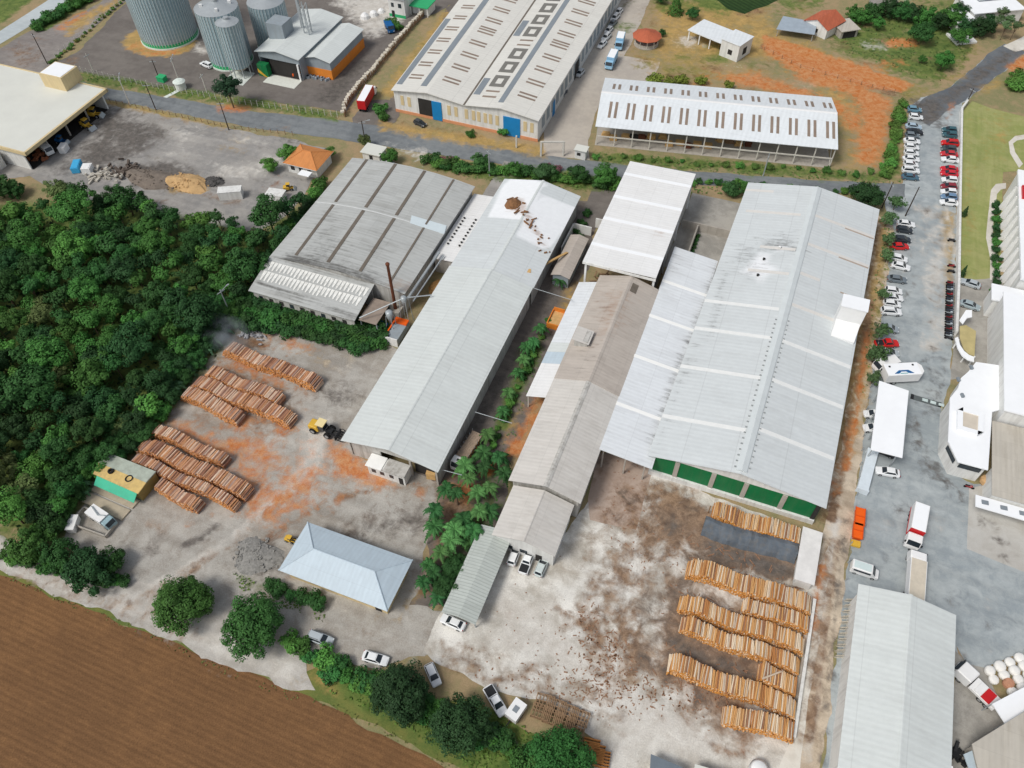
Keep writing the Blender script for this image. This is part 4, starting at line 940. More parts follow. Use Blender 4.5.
# --- silos
R_silo = NT('silo sheet', .45, .4); _s = R_silo
_s.b.inputs['Metallic'].default_value = .08
_n = _s.noise(.5, 5, .6, obj=True); _w = _s.noise(1, 4, .6, vec=_s.mapv((.8,.8,.07), obj=True))
_c = _s.mul(S(160,182,188), _s.rng(_s.math('ADD', _s.math('MULTIPLY', _n, .4), _s.math('MULTIPLY', _w, .6)), .3, .7, .80, 1.14))
_sp = _s.n('ShaderNodeSeparateXYZ'); _s.l(_s.pos(True), _sp.inputs[0])
_h = _s.math('SINE', _s.math('MULTIPLY', _sp.outputs[2], 2*math.pi/1.15)); _c = _s.mul(_c, _s.rng(_h, -1, 1, .95, 1.04))
_s.color(_c); R_silo = _s.m
M_ringw = plain('silo base white', S(214,222,214), .8, .08); M_ringg = plain('silo base green', S(52,170,110), .6, .08)
M_rib = plain('silo rib steel', S(206,214,214), .4, .06, 1, metal=.2)
def silo(cx, cy, r, h, hr, label, ribs, z0=.9):
    t = thing('grain_silo', label, 'silo', (cx, cy, 0))
    b = part('body', MB().lathe([(r,z0),(r,z0+h)], (0,0,0), 64, False), R_silo, t, w=False, smooth=True)
    part('roof', MB().lathe([(r+.15,z0+h-.05),(r*.5,z0+h+hr*.55),(.8,z0+h+hr),(.8,z0+h+hr+.6)], (0,0,0), 40), M_steel, t, w=False)
    if z0 < 2:
        part('base_ring', MB().lathe([(r+.35,0),(r+.35,.5),(r+.1,.5)], (0,0,0), 48, False), M_ringw, t, w=False); part('base_ring', MB().lathe([(r+.12,.5),(r+.12,1.5),(r,1.5)], (0,0,0), 48, False), M_ringg, t, w=False)
    for k in range(ribs):
        a = 2*math.pi*k/ribs
        part('rib', MB().box(((r+.08)*math.cos(a),(r+.08)*math.sin(a),z0+h/2),(.24,.16,h-.1),a), M_rib, b, w=False)
    return t
silo(-196.9, 193.4, 9.0, 24, 5, 'widest silo, its top out of the photo, on a green ring', 60)
t = silo(-168.6, 187.2, 6.4, 16.4, 1.6, 'tall ribbed silo with a pale conical roof beside the widest one', 40)
for a in (.6,2.2,3.8,5.4): part('vent', MB().box((4.2*math.cos(a),4.2*math.sin(a),18.2),(.9,.7,.8),a), M_white, t, w=False)
t = silo(-161.2, 181.6, 3.3, 13.4, .8, 'slim hopper silo on legs between the ribbed silo and grain store', 24, 3.2)
part('hopper', MB().lathe([(.5,.9),(3.3,3.2)], (0,0,0), 24), W_conc, t, w=False)
for k in range(8):
    a = k*math.pi/4; part('leg', MB().cyl((3.4*math.cos(a),3.4*math.sin(a),0),(3.3*math.cos(a),3.3*math.sin(a),3.3),.16), M_steel, t, w=False)
silo(-160.5, 200.5, 5.6, 13.5, 1.6, 'bluish silo standing behind the slim hopper silo', 36)
solo('concrete_pad', MB().prism([(-3.6,-4.4),(3.8,-4.2),(3.4,3.2),(-3.4,3.2)],0,.12), plain('pale pad', S(206,212,204), .9, .1), 'pale concrete pad under the slim hopper silo', 'concrete pad', (-161,180))
# --- grain store
t = thing('grain_store', 'grey roofed grain store with an open front bay', 'store', (-149,196))
pg = [(-156.2,7.2),(-148.5,8.6),(-140.6,7.2)]
roof_part(t, roof_mb(pg, 183.8, 212.0), R_light, None)
part('wall', wall_mb(pg, -155.6, -141.2, 184.6, 211.4, 'fblr', openz={'f': 5.2}), W_grey, t)
part('doorway', MB().bx(-152.2,-142.2,184.9,185.1,0,5.1), W_dark, t)
part('annex_wall', MB().bx(-155.6,-152.2,182.6,184.5,0,3.9), W_green, t, label='green and yellow painted corner'); part('annex_band', MB().hexa([(-155.65,182.5,1.2),(-153.4,182.5,0),(-152.6,182.5,0),(-155.65,182.5,2.4)],[(-155.65,182.58,1.2),(-153.4,182.58,0),(-152.6,182.58,0),(-155.65,182.58,2.4)]), M_yellowp, t)
part('column', MB().bx(-142.1,-141.6,184.2,184.6,0,5.2), M_white, t)
part('apron', MB().bx(-152.5,-141.4,179.6,184.4,0,.1), plain('pale apron', S(216,218,208), .9, .08), t)
part('roof_house', MB().bx(-155.4,-149.6,191.5,197.0,7.3,12.6), W_grey, t)
tw = part('elevator_tower', MB(). bx(-146.2,-145.9,197,197.3,7.6,17).bx(-144.6,-144.3,197,197.3,7.6,17).bx(-146.2,-145.9,198.8,199.1,7.6,17).bx(-144.6,-144.3,198.8,199.1,7.6,17), M_steel, t)
m = MB()
for k in range(7):
    z = 8.2+k*1.3
    m.cyl((-146,197.1,z),(-144.5,197.1,z+1.2),.06).cyl((-144.5,197.1,z),(-144.5,198.9,z+1.2),.06).cyl((-146,197.1,z),(-144.5,197.1,z),.06)
part('brace', m, M_steel, tw); part('elevator_leg', MB().bx(-148.2,-147.5,199,199.8,8,19), M_steel, t)
# --- orange walled annex
t = thing('orange_shed', 'grey shed with an orange painted lower wall', 'shed', (-137.3,198))
pog = [(-142.4,5.8),(-137.3,7.0),(-132.2,5.8)]
roof_part(t, roof_mb(pog, 187.6, 209.6), R_light, None)
part('wall', wall_mb(pog, -141.9, -132.7, 188.2, 209, 'fblr', z0=3.0), W_grey, t); part('wall', MB().bx(-142.0,-132.6,188.1,209.1,0,3.0), W_orange, t, label='orange lower wall')
m = MB()
for k in range(18): m.box((random.uniform(-141,-134), random.uniform(186.4,187.6), .35), (random.uniform(.5,1.2),.6,.7), random.uniform(0,3))
o = solo('junk_row', m, plain('junk', S(150,160,168), .8, .35, 2.0), 'row of pale junk along the front of the orange shed', 'junk')
# --- small green trimmed house at the top edge
x0, y0 = at(390,16)
t = thing('green_trim_house', 'white two storey house with mint green trim near the blue lorry', 'house', (x0+5, y0+3))
part('wall', MB().bx(x0,x0+6,y0,y0+7,0,6.2), W_white, t); part('roof', MB().bx(x0-.4,x0+6.4,y0-.4,y0+7.4,6.2,6.5), M_steel, t)
part('trim', MB().bx(x0-.1,x0+6.1,y0-.1,y0-.01,0,1.0), M_ringg, t); part('window', MB().bx(x0+1,x0+2,y0-.08,y0-.01,3.4,4.8).bx(x0+3.6,x0+4.8,y0-.08,y0-.01,3.4,4.8), M_glass, t); part('door', MB().bx(x0+1,x0+2,y0-.15,y0-.1,.0,2.2), W_dark, t)
part('porch', MB().bx(x0+6.1,x0+13,y0+3,y0+10,3.0,3.25), M_ringg, t); part('porch_wall', MB().bx(x0+6.4,x0+12.6,y0+4.6,y0+9.6,0,3.0), W_white, t)
for dx in (6.4,9.6,12.6): part('column', MB().bx(x0+dx,x0+dx+.2,y0+3.2,y0+3.4,0,3.0), M_white, t)
m = MB(); x0, y0 = at(365,18)
m.lathe([(1.6,0),(1.4,1.0),(.5,1.8)], (0,0,0), 10).lathe([(1.5,0),(1.2,1.2),(.4,1.7)], (2.0,2.6,0), 10).lathe([(1.3,0),(1.0,.9),(.3,1.4)], (3.4,5.4,0), 10)
solo('bag_heap', m, M_white, 'long heap of white bags on the pale yard', 'bag heap', (x0,y0,0))
# --- houses
x0, y0 = -119.4, 149.4
xx, yy_ = at(303,176)
t = thing('orange_tile_house', 'small white bungalow with orange hipped tile roof', 'house', (xx, yy_+4))
hip(t, xx-5.2, xx+5.2, yy_-.4, yy_+8.8, 3.2, 5.2, xx-1.2, xx+1.2, yy_+4.2, M_tile)
part('wall', MB().bx(xx-4.5,xx+4.5,yy_+.4,yy_+8.0,0,3.0), W_white, t)
for k in range(3): part('window', MB().bx(xx-3.6+k*2.6,xx-2.4+k*2.6,yy_+.33,yy_+.4,1.0,2.2), W_dark, t)
part('porch_roof', MB().bx(xx+.5,xx+3.8,yy_-2.6,yy_-.5,2.4,2.55), R_bright, t)
xx, yy_ = at(375,158)
t = thing('utility_shed', 'little white flat roofed hut behind the old shed', 'hut', (xx, yy_))
part('wall', MB().bx(xx-2.6,xx+2.6,yy_-1.9,yy_+1.9,0,2.6), W_white, t); part('roof', MB().bx(xx-3,xx+3,yy_-2.3,yy_+2.3,2.6,2.8), R_flat, t); part('door', MB().bx(xx-.5,xx+.5,yy_-1.96,yy_-1.9,0,2.1), W_dark, t)
# gate house and portal by the road
xx, yy_ = at(581,157)
t = thing('gate_house', 'tiny white gate house beside the warehouse court entrance', 'gate house', (xx, yy_))
part('wall', MB().bx(xx-1.5,xx+1.5,yy_-1.1,yy_+1.1,0,2.7), W_white, t); part('roof', MB().bx(xx-1.8,xx+1.8,yy_-1.4,yy_+1.4,2.7,2.9), R_flat, t); part('window', MB().bx(xx-.9,xx+.1,yy_-1.16,yy_-1.1,1.1,2.0), W_dark, t)
xx, yy_ = at(541,156); x2, y2 = at(563,156)
t = thing('entrance_gate', 'pale concrete entrance portal with a thin top beam', 'gate', (xx, yy_))
part('post', MB().bx(xx-.25,xx+.25,yy_-.25,yy_+.25,0,4.6), M_post, t); part('post', MB().bx(x2-.25,x2+.25,y2-.25,y2+.25,0,4.6), M_post, t)
part('beam', MB().hexa([(xx,yy_-.2,4.3),(x2,y2-.2,4.3),(x2,y2+.2,4.3),(xx,yy_+.2,4.3)],[(xx,yy_-.2,4.7),(x2,y2-.2,4.7),(x2,y2+.2,4.7),(xx,yy_+.2,4.7)]), M_post, t)
# gazebo
xx, yy_ = at(646,44)
t = thing('gazebo', 'round gazebo with a red tiled roof on dry grass', 'gazebo', (xx, yy_))
part('roof', MB().lathe([(4.7,2.7),(4.75,2.85),(.3,4.5)], (xx,yy_,0), 10), M_tiler, t); part('floor_slab', MB().lathe([(4.0,0),(4.0,.3)], (xx,yy_,0), 20), W_conc, t)
for k in range(10):
    a = k*math.pi/5; part('column', MB().cyl((xx+3.7*math.cos(a),yy_+3.7*math.sin(a),.3),(xx+3.7*math.cos(a),yy_+3.7*math.sin(a),2.9),.13), M_post, t)
m = MB().lathe([(3.72,.3),(3.72,1.15),(3.6,1.15),(3.6,.3)], (xx,yy_,0), 20, False); part('parapet', m, W_conc, t)
# L shaped white building
ox, oy = at(688,40); ang2 = R(-4)
t = thing('white_outbuilding', 'white outbuilding with an open porch and a taller end block', 'building', (ox, oy, 0), math.atan2(*(np.array(at(722,54))-np.array(at(688,40)))[::-1]))
part('roof', MB().bx(-.4,12.6,-.6,8.6,3.3,3.55), R_open, t, w=False); part('wall', MB().bx(0,12.4,5.0,8.2,0,3.3), W_white, t, w=False)
for x in (0,4,8): part('column', MB().bx(x,x+.3,-.3,0,0,3.3), M_white, t, w=False)
part('block', MB().bx(12.7,19.2,-1.2,6.4,0,5.2), W_white, t, w=False); part('roof', MB().bx(12.5,19.4,-1.4,6.6,5.2,5.4), R_open, t, w=False); part('window', MB().bx(15.5,17,-1.27,-1.2,1.5,3), W_dark, t, w=False); part('window', MB().bx(19.2,19.26,1.5,3.6,1.2,3.4), W_dark, t, w=False)
# far house with red roof and two grey sheds
ox, oy = at(822,30)
t = thing('red_roof_house', 'white house with a red tiled gable roof beyond the orange bank', 'house', (ox, oy, 0), R(52))
pfh = [(-4.7,3.2),(0,5.2),(4.7,3.2)]
part('roof', roof_mb(pfh, -5, 5, ax='X', res=2), M_tiler, t, w=False)
t.rotation_euler = (0,0,R(62))
part('wall', wall_mb(pfh, -4.2, 4.2, -4.6, 4.6, 'fblr', ax='X'), W_white, t, w=False); part('window', MB().bx(-4.66,-4.6,-1,.6,1,2.2), W_dark, t, w=False)
ox, oy = at(794,33)
t = thing('grey_lean_to', 'low grey blue roofed shelter beside the red roofed house', 'shelter', (ox, oy, 0), R(5))
part('roof', MB().hexa([(-6,-4,2.4),(6,-4.5,2.4),(6.5,3,2.8),(-4.5,4.5,2.8)],[(-6,-4,2.52),(6,-4.5,2.52),(6.5,3,2.92),(-4.5,4.5,2.92)]), plain('grey blue sheet', S(158,170,180), .6, .1, .5), t, w=False)
for x, y in ((-5.4,-3.6),(5.6,-4),(5.8,2.6),(-4.2,4)): part('column', MB().bx(x-.1,x+.1,y-.1,y+.1,0,2.5), M_steel, t, w=False)
ox, oy = at(843,33)
t = thing('grey_garage', 'small grey roofed garage behind the red roofed house', 'garage', (ox, oy, 0), R(35))
part('roof', MB().bx(-3.4,3.4,-3.8,3.8,2.5,2.7), R_brown, t, w=False); part('wall', MB().bx(-3,3,-3.2,3.4,0,2.5), W_conc, t, w=False); part('door', MB().bx(-2.2,2.2,-3.26,-3.2,0,2.1), W_dark, t, w=False)
# far top right estate
ox, oy = at(985,16)
t = thing('estate_building', 'sprawling white roofed building at the top right corner', 'building', (ox, oy, 0), R(30))
part('roof', MB().bx(-9,9,-6,7,4.2,4.45).bx(-16,-9.02,-9,0,3.2,3.45), R_bright, t, w=False); part('wall', MB().bx(-8.6,8.6,-5.6,6.6,0,4.2).bx(-15.6,-9.0,-8.6,-.4,0,3.2), W_white, t, w=False)
part('roof_step', MB().bx(-4,12,1,12,5.0,5.25), R_open, t, w=False); part('wall', MB().bx(-3.6,11.6,1.4,11.6,4.46,5.0), W_grey, t, w=False)
part('terrace', MB().bx(-19,-12,-16,-9.2,.0,.6), W_white, t, w=False)
# --- offices on the right edge
ofx = at(1003.5, 225, 0)[0]; ory = at(1010, 275, 8)[1]
t = thing('office_building', 'bright white office block with a grey roof and vertical fins', 'office', (ofx+6, 176))
part('wall', MB().bx(ofx,ofx+18,157.0,198,0,7.8), W_white, t); part('parapet', MB().bx(ofx-.3,ofx+1.2,156.6,198.3,7.8,8.4).bx(ofx+1.2,ofx+18,156.6,157.6,7.8,8.4).bx(ofx+1.2,ofx+18,197.5,198.3,7.8,8.4), R_bright, t)
part('roof', MB().bx(ofx+1.2,ofx+18,157.6,197.5,7.8,7.95), R_hip, t); part('sign_panel', MB().bx(ofx+.3,ofx+.8,186,191,8.4,9.0), M_redp, t)
for k in range(9): part('fin', MB().hexa([(ofx-1.6,160+k*4,0),(ofx-1.6,160.3+k*4,0),(ofx,160.3+k*4,0),(ofx,160+k*4,0)],[(ofx-.5,160+k*4,7.4),(ofx-.5,160.3+k*4,7.4),(ofx,160.3+k*4,7.4),(ofx,160+k*4,7.4)]), M_white, t)
t = thing('white_hall', 'plain bright white flat roofed hall against the right edge', 'hall', (66,140))
part('wall', MB().bx(55.9,80,117.0,150.6,0,7.9), W_white, t); part('roof', MB().bx(55.6,80,116.7,151,7.9,8.2), R_bright, t)
part('link_roof', MB().bx(54.5,75,151.1,156.5,5.0,5.3), R_bright, t); part('link_wall', MB().bx(55,75,151.3,156.3,0,5.0), W_white, t)
t = thing('corner_office', 'white office with chamfered corners and a square roof light', 'office', (51,112))
oc = [at(*q, 5.2) for q in ((958,462),(948,441),(950,398),(958,388),(961,378),(968,372),(976,362),(1003,366),(1003,409),(992,412),(988,470))]
cen = np.mean(oc, 0)
part('roof', MB().prism(oc, 5.0, 5.25), R_bright, t); part('wall', MB().prism([tuple(cen+(np.array(q)-cen)*.955) for q in oc], 0, 5.0), W_white, t)
rl = [at(*q, 5.6) for q in ((962,435),(960,407),(983,414),(982,432))]; rl = [at(960,409,5.7), at(959.5,428,5.7), at(980,434,5.7), at(981,415,5.7)]
part('roof_light', MB().prism(rl, 5.26, 5.75), plain('sandy roof light', S(206,196,180), .8, .1, .5), t)
m = MB()
for a, b in zip(rl, rl[1:]+rl[:1]):
    m.hexa([(a[0]-.5,a[1]-.5,5.26),(a[0]+.5,a[1]+.5,5.26),(b[0]+.5,b[1]+.5,5.26),(b[0]-.5,b[1]-.5,5.26)],[(a[0]-.5,a[1]-.5,5.95),(a[0]+.5,a[1]+.5,5.95),(b[0]+.5,b[1]+.5,5.95),(b[0]-.5,b[1]-.5,5.95)])
part('roof_kerb', m, R_bright, t)
for q in ((958,380),(962,396),(971,368)): x, y = at(*q, 5.3); part('roof_vent', MB().box((x,y,5.5),(.5,.9,.5),.4), M_slate, t)
w0 = [at(*q, 1.5) for q in ((953,466),(962,470),(978,474))]
for a_, b_ in ((oc[-1],oc[0]),(oc[0],oc[1])):
    a2 = cen+(np.array(a_)-cen)*.958; b2 = cen+(np.array(b_)-cen)*.958; p0 = a2+(b2-a2)*.12; p1 = a2+(b2-a2)*.88; q0 = cen+(p0-cen)*1.012; q1 = cen+(p1-cen)*1.012
    part('window', MB().hexa([(*p0,3.1),(*p1,3.1),(*q1,3.1),(*q0,3.1)],[(*p0,4.2),(*p1,4.2),(*q1,4.2),(*q0,4.2)]), M_glass, t)
t = thing('stained_roof_wing', 'weathered grey roofed wing beside the chamfered office', 'wing', (60,108))
pst = [(54.9,4.7),(75,5.1)]
roof_part(t, roof_mb(pst, 98.6, 116.5), R_brown, None); part('wall', wall_mb(pst, 55.2, 75, 99.0, 105.5, 'flr'), W_white, t)
part('canopy', MB().bx(52.6,75,95.9,98.5,3.4,3.6), R_bright, t)
for x in (54.2,57.4,60.6): part('roof_panel', MB().box((x,97.3,3.66),(1.2,.9,.08),.1), M_slate, t)
# curved white entrance canopy and yellowish panel roof
t = thing('entrance_canopy', 'curved white entrance canopy with a yellowish flat roof', 'canopy', (48,140))
cv = []; 
pts_ = [(958,337),(960,345),(964,351),(969,355),(974,357)]; inn = [(955,338),(957.5,348),(962,355.5),(968,360),(974,362)]
A_ = [at(*q, 3) for q in pts_]; B_ = [at(*q, 3) for q in inn]
part('curved_roof', MB().prism(B_+A_[::-1], 2.8, 3.05), R_bright, t)
part('roof', MB().prism([at(*q, 2.6) for q in ((960,326),(960,338),(964,349),(969,354),(974.5,356),(976,331),(966,325))], 2.4, 2.6), plain('yellowish roof', S(186,172,122), .8, .15, .5), t)
part('side_roof', MB().prism([at(*q, 3) for q in ((959.5,320),(963,324),(967,318),(972,317),(972,310),(966,310))], 2.8, 3.0), R_bright, t)
for q in ((957,342),(965,356),(973,359)): x, y = at(*q, 2); part('column', MB().cyl((x,y,0),(x,y,2.8),.18), M_white, t)
# white wall of the lawn
def wall_line(name, label, pts, h, th, mat, cat='wall'):
    P0 = pts[0]; m = MB()
    for a, b in zip(pts[:-1], pts[1:]):
        a = np.array(a)-P0; b = np.array(b)-P0; d = (b-a)/np.linalg.norm(b-a); nn = np.array([-d[1], d[0]])*th/2
        m.prism([tuple(a-nn), tuple(b-nn), tuple(b+nn), tuple(a+nn)], 0, h)
    return solo(name, m, mat, label, cat, (P0[0], P0[1], 0))
wall_line('boundary_wall', 'long white boundary wall between the lawn and the parked motorcycles', [at(*q) for q in ((966,104),(960,112),(958,200),(956.5,285),(954,336))], 1.5, .55, W_white)
# bottom right small roofs
t = thing('loading_canopy', 'white canopy roof over the bulk bag lorry', 'canopy', (58,60))
q = [at(992,704,3.4), at(1005,724,3.4), at(1040,703,3.4), at(1030,684,3.4)]
part('roof', MB().prism(q, 3.3, 3.5), R_bright, t)
for a in q: part('column', MB().cyl((a[0]*.98+1.1,a[1]*.98+1.2,0),(a[0]*.98+1.1,a[1]*.98+1.2,3.3),.1), M_steel, t)
t = thing('workshop', 'low grey brown roofed workshop in the bottom right corner', 'workshop', (57,52))
q = [at(972,744,4.6), at(985,800,4.6), at(1060,780,4.6), at(1060,690,4.6), at(1030,708,4.6)]
me_ = MB().prism(q, 4.4, 4.6); roof_part(t, me_, R_brown, None); cen = np.mean(q, 0)
part('wall', MB().prism([tuple(cen+(np.array(a)-cen)*.93) for a in q], 0, 4.4), W_conc, t)
q2 = [at(966,753,4), at(980,790,4), at(995,784,4), at(977,748,4)]
part('low_roof', MB().prism(q2, 3.0, 3.2), R_hip, t)
# bottom edge roofs
t = thing('slate_roof_hut', 'dark slate roofed hut cut by the bottom edge', 'hut', (11,33))
q = [at(651,754,2.8), at(648,800,2.8), at(690,800,2.8), at(684,768,2.8)]
part('roof', MB().prism(q, 2.6, 2.8), plain('slate roof', S(110,120,128), .7, .12, .6), t); c_ = np.mean(q, 0); part('wall', MB().prism([tuple(c_+(np.array(a)-c_)*.9) for a in q], 0, 2.6), W_white, t)
t = thing('pale_roof_hut', 'pale flat roofed hut at the bottom edge beside the slate hut', 'hut', (18,33))
q = [at(695,764,2.6), at(690,800,2.6), at(760,810,2.6), at(764,784,2.6)]
part('roof', MB().prism(q, 2.4, 2.6), R_flat, t); c_ = np.mean(q, 0); part('wall', MB().prism([tuple(c_+(np.array(a)-c_)*.9) for a in q], 0, 2.4), W_white, t)
t = thing('water_tank', 'white domed tank at the bottom edge near the nearest log row', 'tank', (*at(757,771),0))
part('body', MB().lathe([(1.4,0),(1.4,1.4)], n=20), M_white, t, w=False, smooth=True); part('lid', MB().lathe([(1.45,1.4),(1.0,1.8),(.25,1.95)], n=20), M_white, t, w=False, smooth=True)
# weighbridge and its green sheeted store
x0, y0 = at(103,463)
q = lambda a, z=3.0: [at(*b, z) for b in a]
t = thing('container_store', 'old store with grey and yellow roof sheets and green tarpaulin edge', 'store', (-104,53))
A = q([(108,452.5),(152,470),(157,476),(145,490),(138,483.5),(95,463.5)], 3.0)
g0 = q([(107.5,452),(155.5,471),(145.5,482),(98,462)], 3.3); g1 = q([(98,462),(145.5,482),(137.5,493),(92.5,473)], 3.3)
part('roof', MB().hexa([(x,y,2.9) for x,y in g0],[(x,y,3.15) for x,y in g0]), plain('mossy grey roof', S(172,180,166), .8, .15, .8, streaky=.3), t, label='grey rear roof half')
part('roof', MB().hexa([(x,y,2.85) for x,y in g1],[(x,y,3.05) for x,y in g1]), plain('yellow roof sheet', S(216,186,120), .8, .12, .7, streaky=.3), t, label='yellow front roof half')
allp = [g0[0], g0[1], g1[2], g1[3]]; c_ = np.mean(allp, 0)
part('wall', MB().prism([tuple(c_+(np.array(a)-c_)*.95) for a in allp], 0, 2.85), plain('olive wall', S(150,132,80), .8, .15, .8), t)
e0, e1 = np.array(g1[3]), np.array(g1[2]); d_ = (e1-e0)/np.linalg.norm(e1-e0); n_ = np.array([d_[1], -d_[0]])
a_ = e0+d_*.8; b_ = e1-d_*.4
part('tarpaulin', MB().hexa([(*(a_),2.7),(*(b_),2.7),(*(b_+n_*1.5),1.6),(*(a_+n_*1.5),1.6)],[(*(a_),2.84),(*(b_),2.84),(*(b_+n_*1.5),1.7),(*(a_+n_*1.5),1.7)]), M_teal, t)
x, y = at(111,471.5,3.1); solo('tyre', MB().lathe([(.25,0),(.55,0),(.6,.2),(.55,.4),(.25,.4)], n=14, cap=False), M_black, 'dark lump lying on the yellow roof half of the container store', 'tyre', (x,y,3.05))
x, y = at(129,478.5,3.1); solo('tyre', MB().lathe([(.55,0),(.75,0),(.75,.14),(.55,.14),(.55,0)], n=18, cap=False), M_black, 'thin dark ring lying on the yellow roof half of the container store', 'ring', (x,y,3.06))
Mpad = plain('weathered pad', S(184,172,150), .9, .15, .6, streaky=.2)
for i, (pts, lab) in enumerate(((((99,483),(140,501),(133,509),(91,491)), 'worn concrete deck closest to the green tarpaulin'), (((90,493),(131,511),(122,521),(82,502)), 'worn concrete deck between the other deck and white tank vehicle'))):
    P = [at(*a) for a in pts]; c_ = np.mean(P, 0); solo('weighbridge_deck', MB().prism([tuple(np.array(a)-c_) for a in P], 0, .35), Mpad, lab, 'deck', (*c_, 0), 'weighbridge decks')
P = [at(*a) for a in ((86,509),(118,524),(107,538),(71,525))]; c_ = np.mean(P, 0); m = MB()
for a, b in zip(P, P[1:]+P[:1]):
    a = np.array(a)-c_; b = np.array(b)-c_; d = (b-a)/np.linalg.norm(b-a); nn = np.array([-d[1], d[0]])*.12; m.prism([tuple(a-nn), tuple(b-nn), tuple(b+nn), tuple(a+nn)], 0, .9)
solo('low_wall', m, W_conc, 'low concrete wall around the bay of the white tank vehicle', 'wall', (*c_, 0))
x, y = at(75,526); solo('kiosk_box', MB().box((0,0,.7),(1.4,3.0,1.4),.4).box((0,0,1.45),(1.6,3.2,.1),.4), M_white, 'small white box at the end of the low walled bay', 'box', (x,y,0))
# ------------------------------------------------------------------ VEHICLES
def objcol_mat(name, rough=.35, spec=.5, var=.05):
    s = NT(name, rough, spec); oi = s.n('ShaderNodeObjectInfo'); n1 = s.noise(1.5, 4, .6, obj=True)
    s.color(s.mul(oi.outputs['Color'], s.rng(n1, .3, .7, 1-var, 1+var))); s.b.inputs['Coat Weight'].default_value = .3 if rough < .5 else 0
    return s.m
M_paint = objcol_mat('car paint')
M_cglass = plain('car glass', S(40,48,54), .12, .1, 1, spec=.6)
M_tyre = plain('tyre rubber', S(30,30,30), .9, .1, 2)
M_rim = plain('wheel rim', S(170,172,174), .4, .1, 2, metal=.5)
M_lamp = plain('lamp glass', S(226,230,228), .2, .05, 2)
M_tail = plain('tail lamp', S(150,24,22), .3, .05, 2)
M_blackp = plain('black plastic', S(40,41,43), .6, .1, 2)
def loft(secs):
    """secs: (x, hw, z0, z1) chamfered boxes along x"""
    m = MB(); n = 8
    for (x, hw, z0, z1) in secs:
        c = min(.10, (z1-z0)*.3, hw*.3); w = hw
        m.v += [(x,-w,z0+c),(x,-w+c,z0),(x,w-c,z0),(x,w,z0+c),(x,w,z1-c),(x,w-c*1.6,z1),(x,-w+c*1.6,z1),(x,-w,z1-c)]
    for k in range(len(secs)-1):
        for i in range(n): j = (i+1) % n; m.f.append((k*n+i, k*n+j, (k+1)*n+j, (k+1)*n+i)[::-1])
    m.f.append(tuple(range(n))); L = (len(secs)-1)*n; m.f.append(tuple(range(L, L+n))[::-1]); return m
def face_panel(q, u0, u1, v0, v1, pr=.015, th=.02):
    a, b, c, d = map(Vector, q)
    P = lambda u, v: (a.lerp(b, u)).lerp(d.lerp(c, u), v)
    nn = (b-a).cross(d-a).normalized(); pts = [P(u0,v0), P(u1,v0), P(u1,v1), P(u0,v1)]
    return MB().hexa([p-nn*th for p in pts], [p+nn*pr for p in pts])
def wheel_obj(t, x, y, r=.32, wd=.2):
    w_ = part('wheel', MB().cyl((x,y-wd/2,r),(x,y+wd/2,r),r,r,14), M_tyre, t, w=False)
    sy = 1 if y > 0 else -1
    part('rim', MB().cyl((x,y+sy*wd/2-.01*sy,r),(x,y+sy*(wd/2+.015),r),r*.6,r*.6,10), M_rim, w_, w=False); return w_
CARS = {
 'sedan': dict(L=4.5, secs=[(-2.25,.70,.38,.80),(-2.1,.84,.24,.95),(-1.2,.88,.2,.98),(.7,.88,.2,.96),(1.4,.86,.2,.90),(2.05,.82,.25,.78),(2.25,.68,.36,.64)], fr=(-1.85,1.15,.78,.92, -1.15,.30,.60,1.44), wb=1.33),
 'hatch': dict(L=3.95, secs=[(-1.97,.72,.38,.95),(-1.85,.84,.24,1.0),(-1.0,.86,.2,1.0),(.6,.86,.2,.98),(1.25,.84,.2,.92),(1.8,.80,.25,.80),(1.97,.66,.36,.64)], fr=(-1.92,1.05,.77,.95, -1.55,.20,.62,1.50), wb=1.22),
 'suv': dict(L=4.6, secs=[(-2.3,.76,.42,1.0),(-2.2,.90,.30,1.08),(-1.0,.93,.28,1.1),(.8,.93,.28,1.08),(1.5,.91,.28,1.02),(2.15,.86,.32,.92),(2.3,.74,.42,.78)], fr=(-2.22,1.2,.84,1.05, -1.9,.40,.68,1.68), wb=1.38),
 'pickup': dict(L=5.2, secs=[(-2.6,.84,.45,1.02),(-2.5,.90,.35,1.05),(-.9,.92,.32,1.06),(1.0,.92,.32,1.05),(1.75,.90,.32,1.0),(2.45,.86,.36,.90),(2.6,.74,.44,.76)], fr=(-.75,1.45,.82,1.02, -.45,.65,.66,1.70), wb=1.6),
}
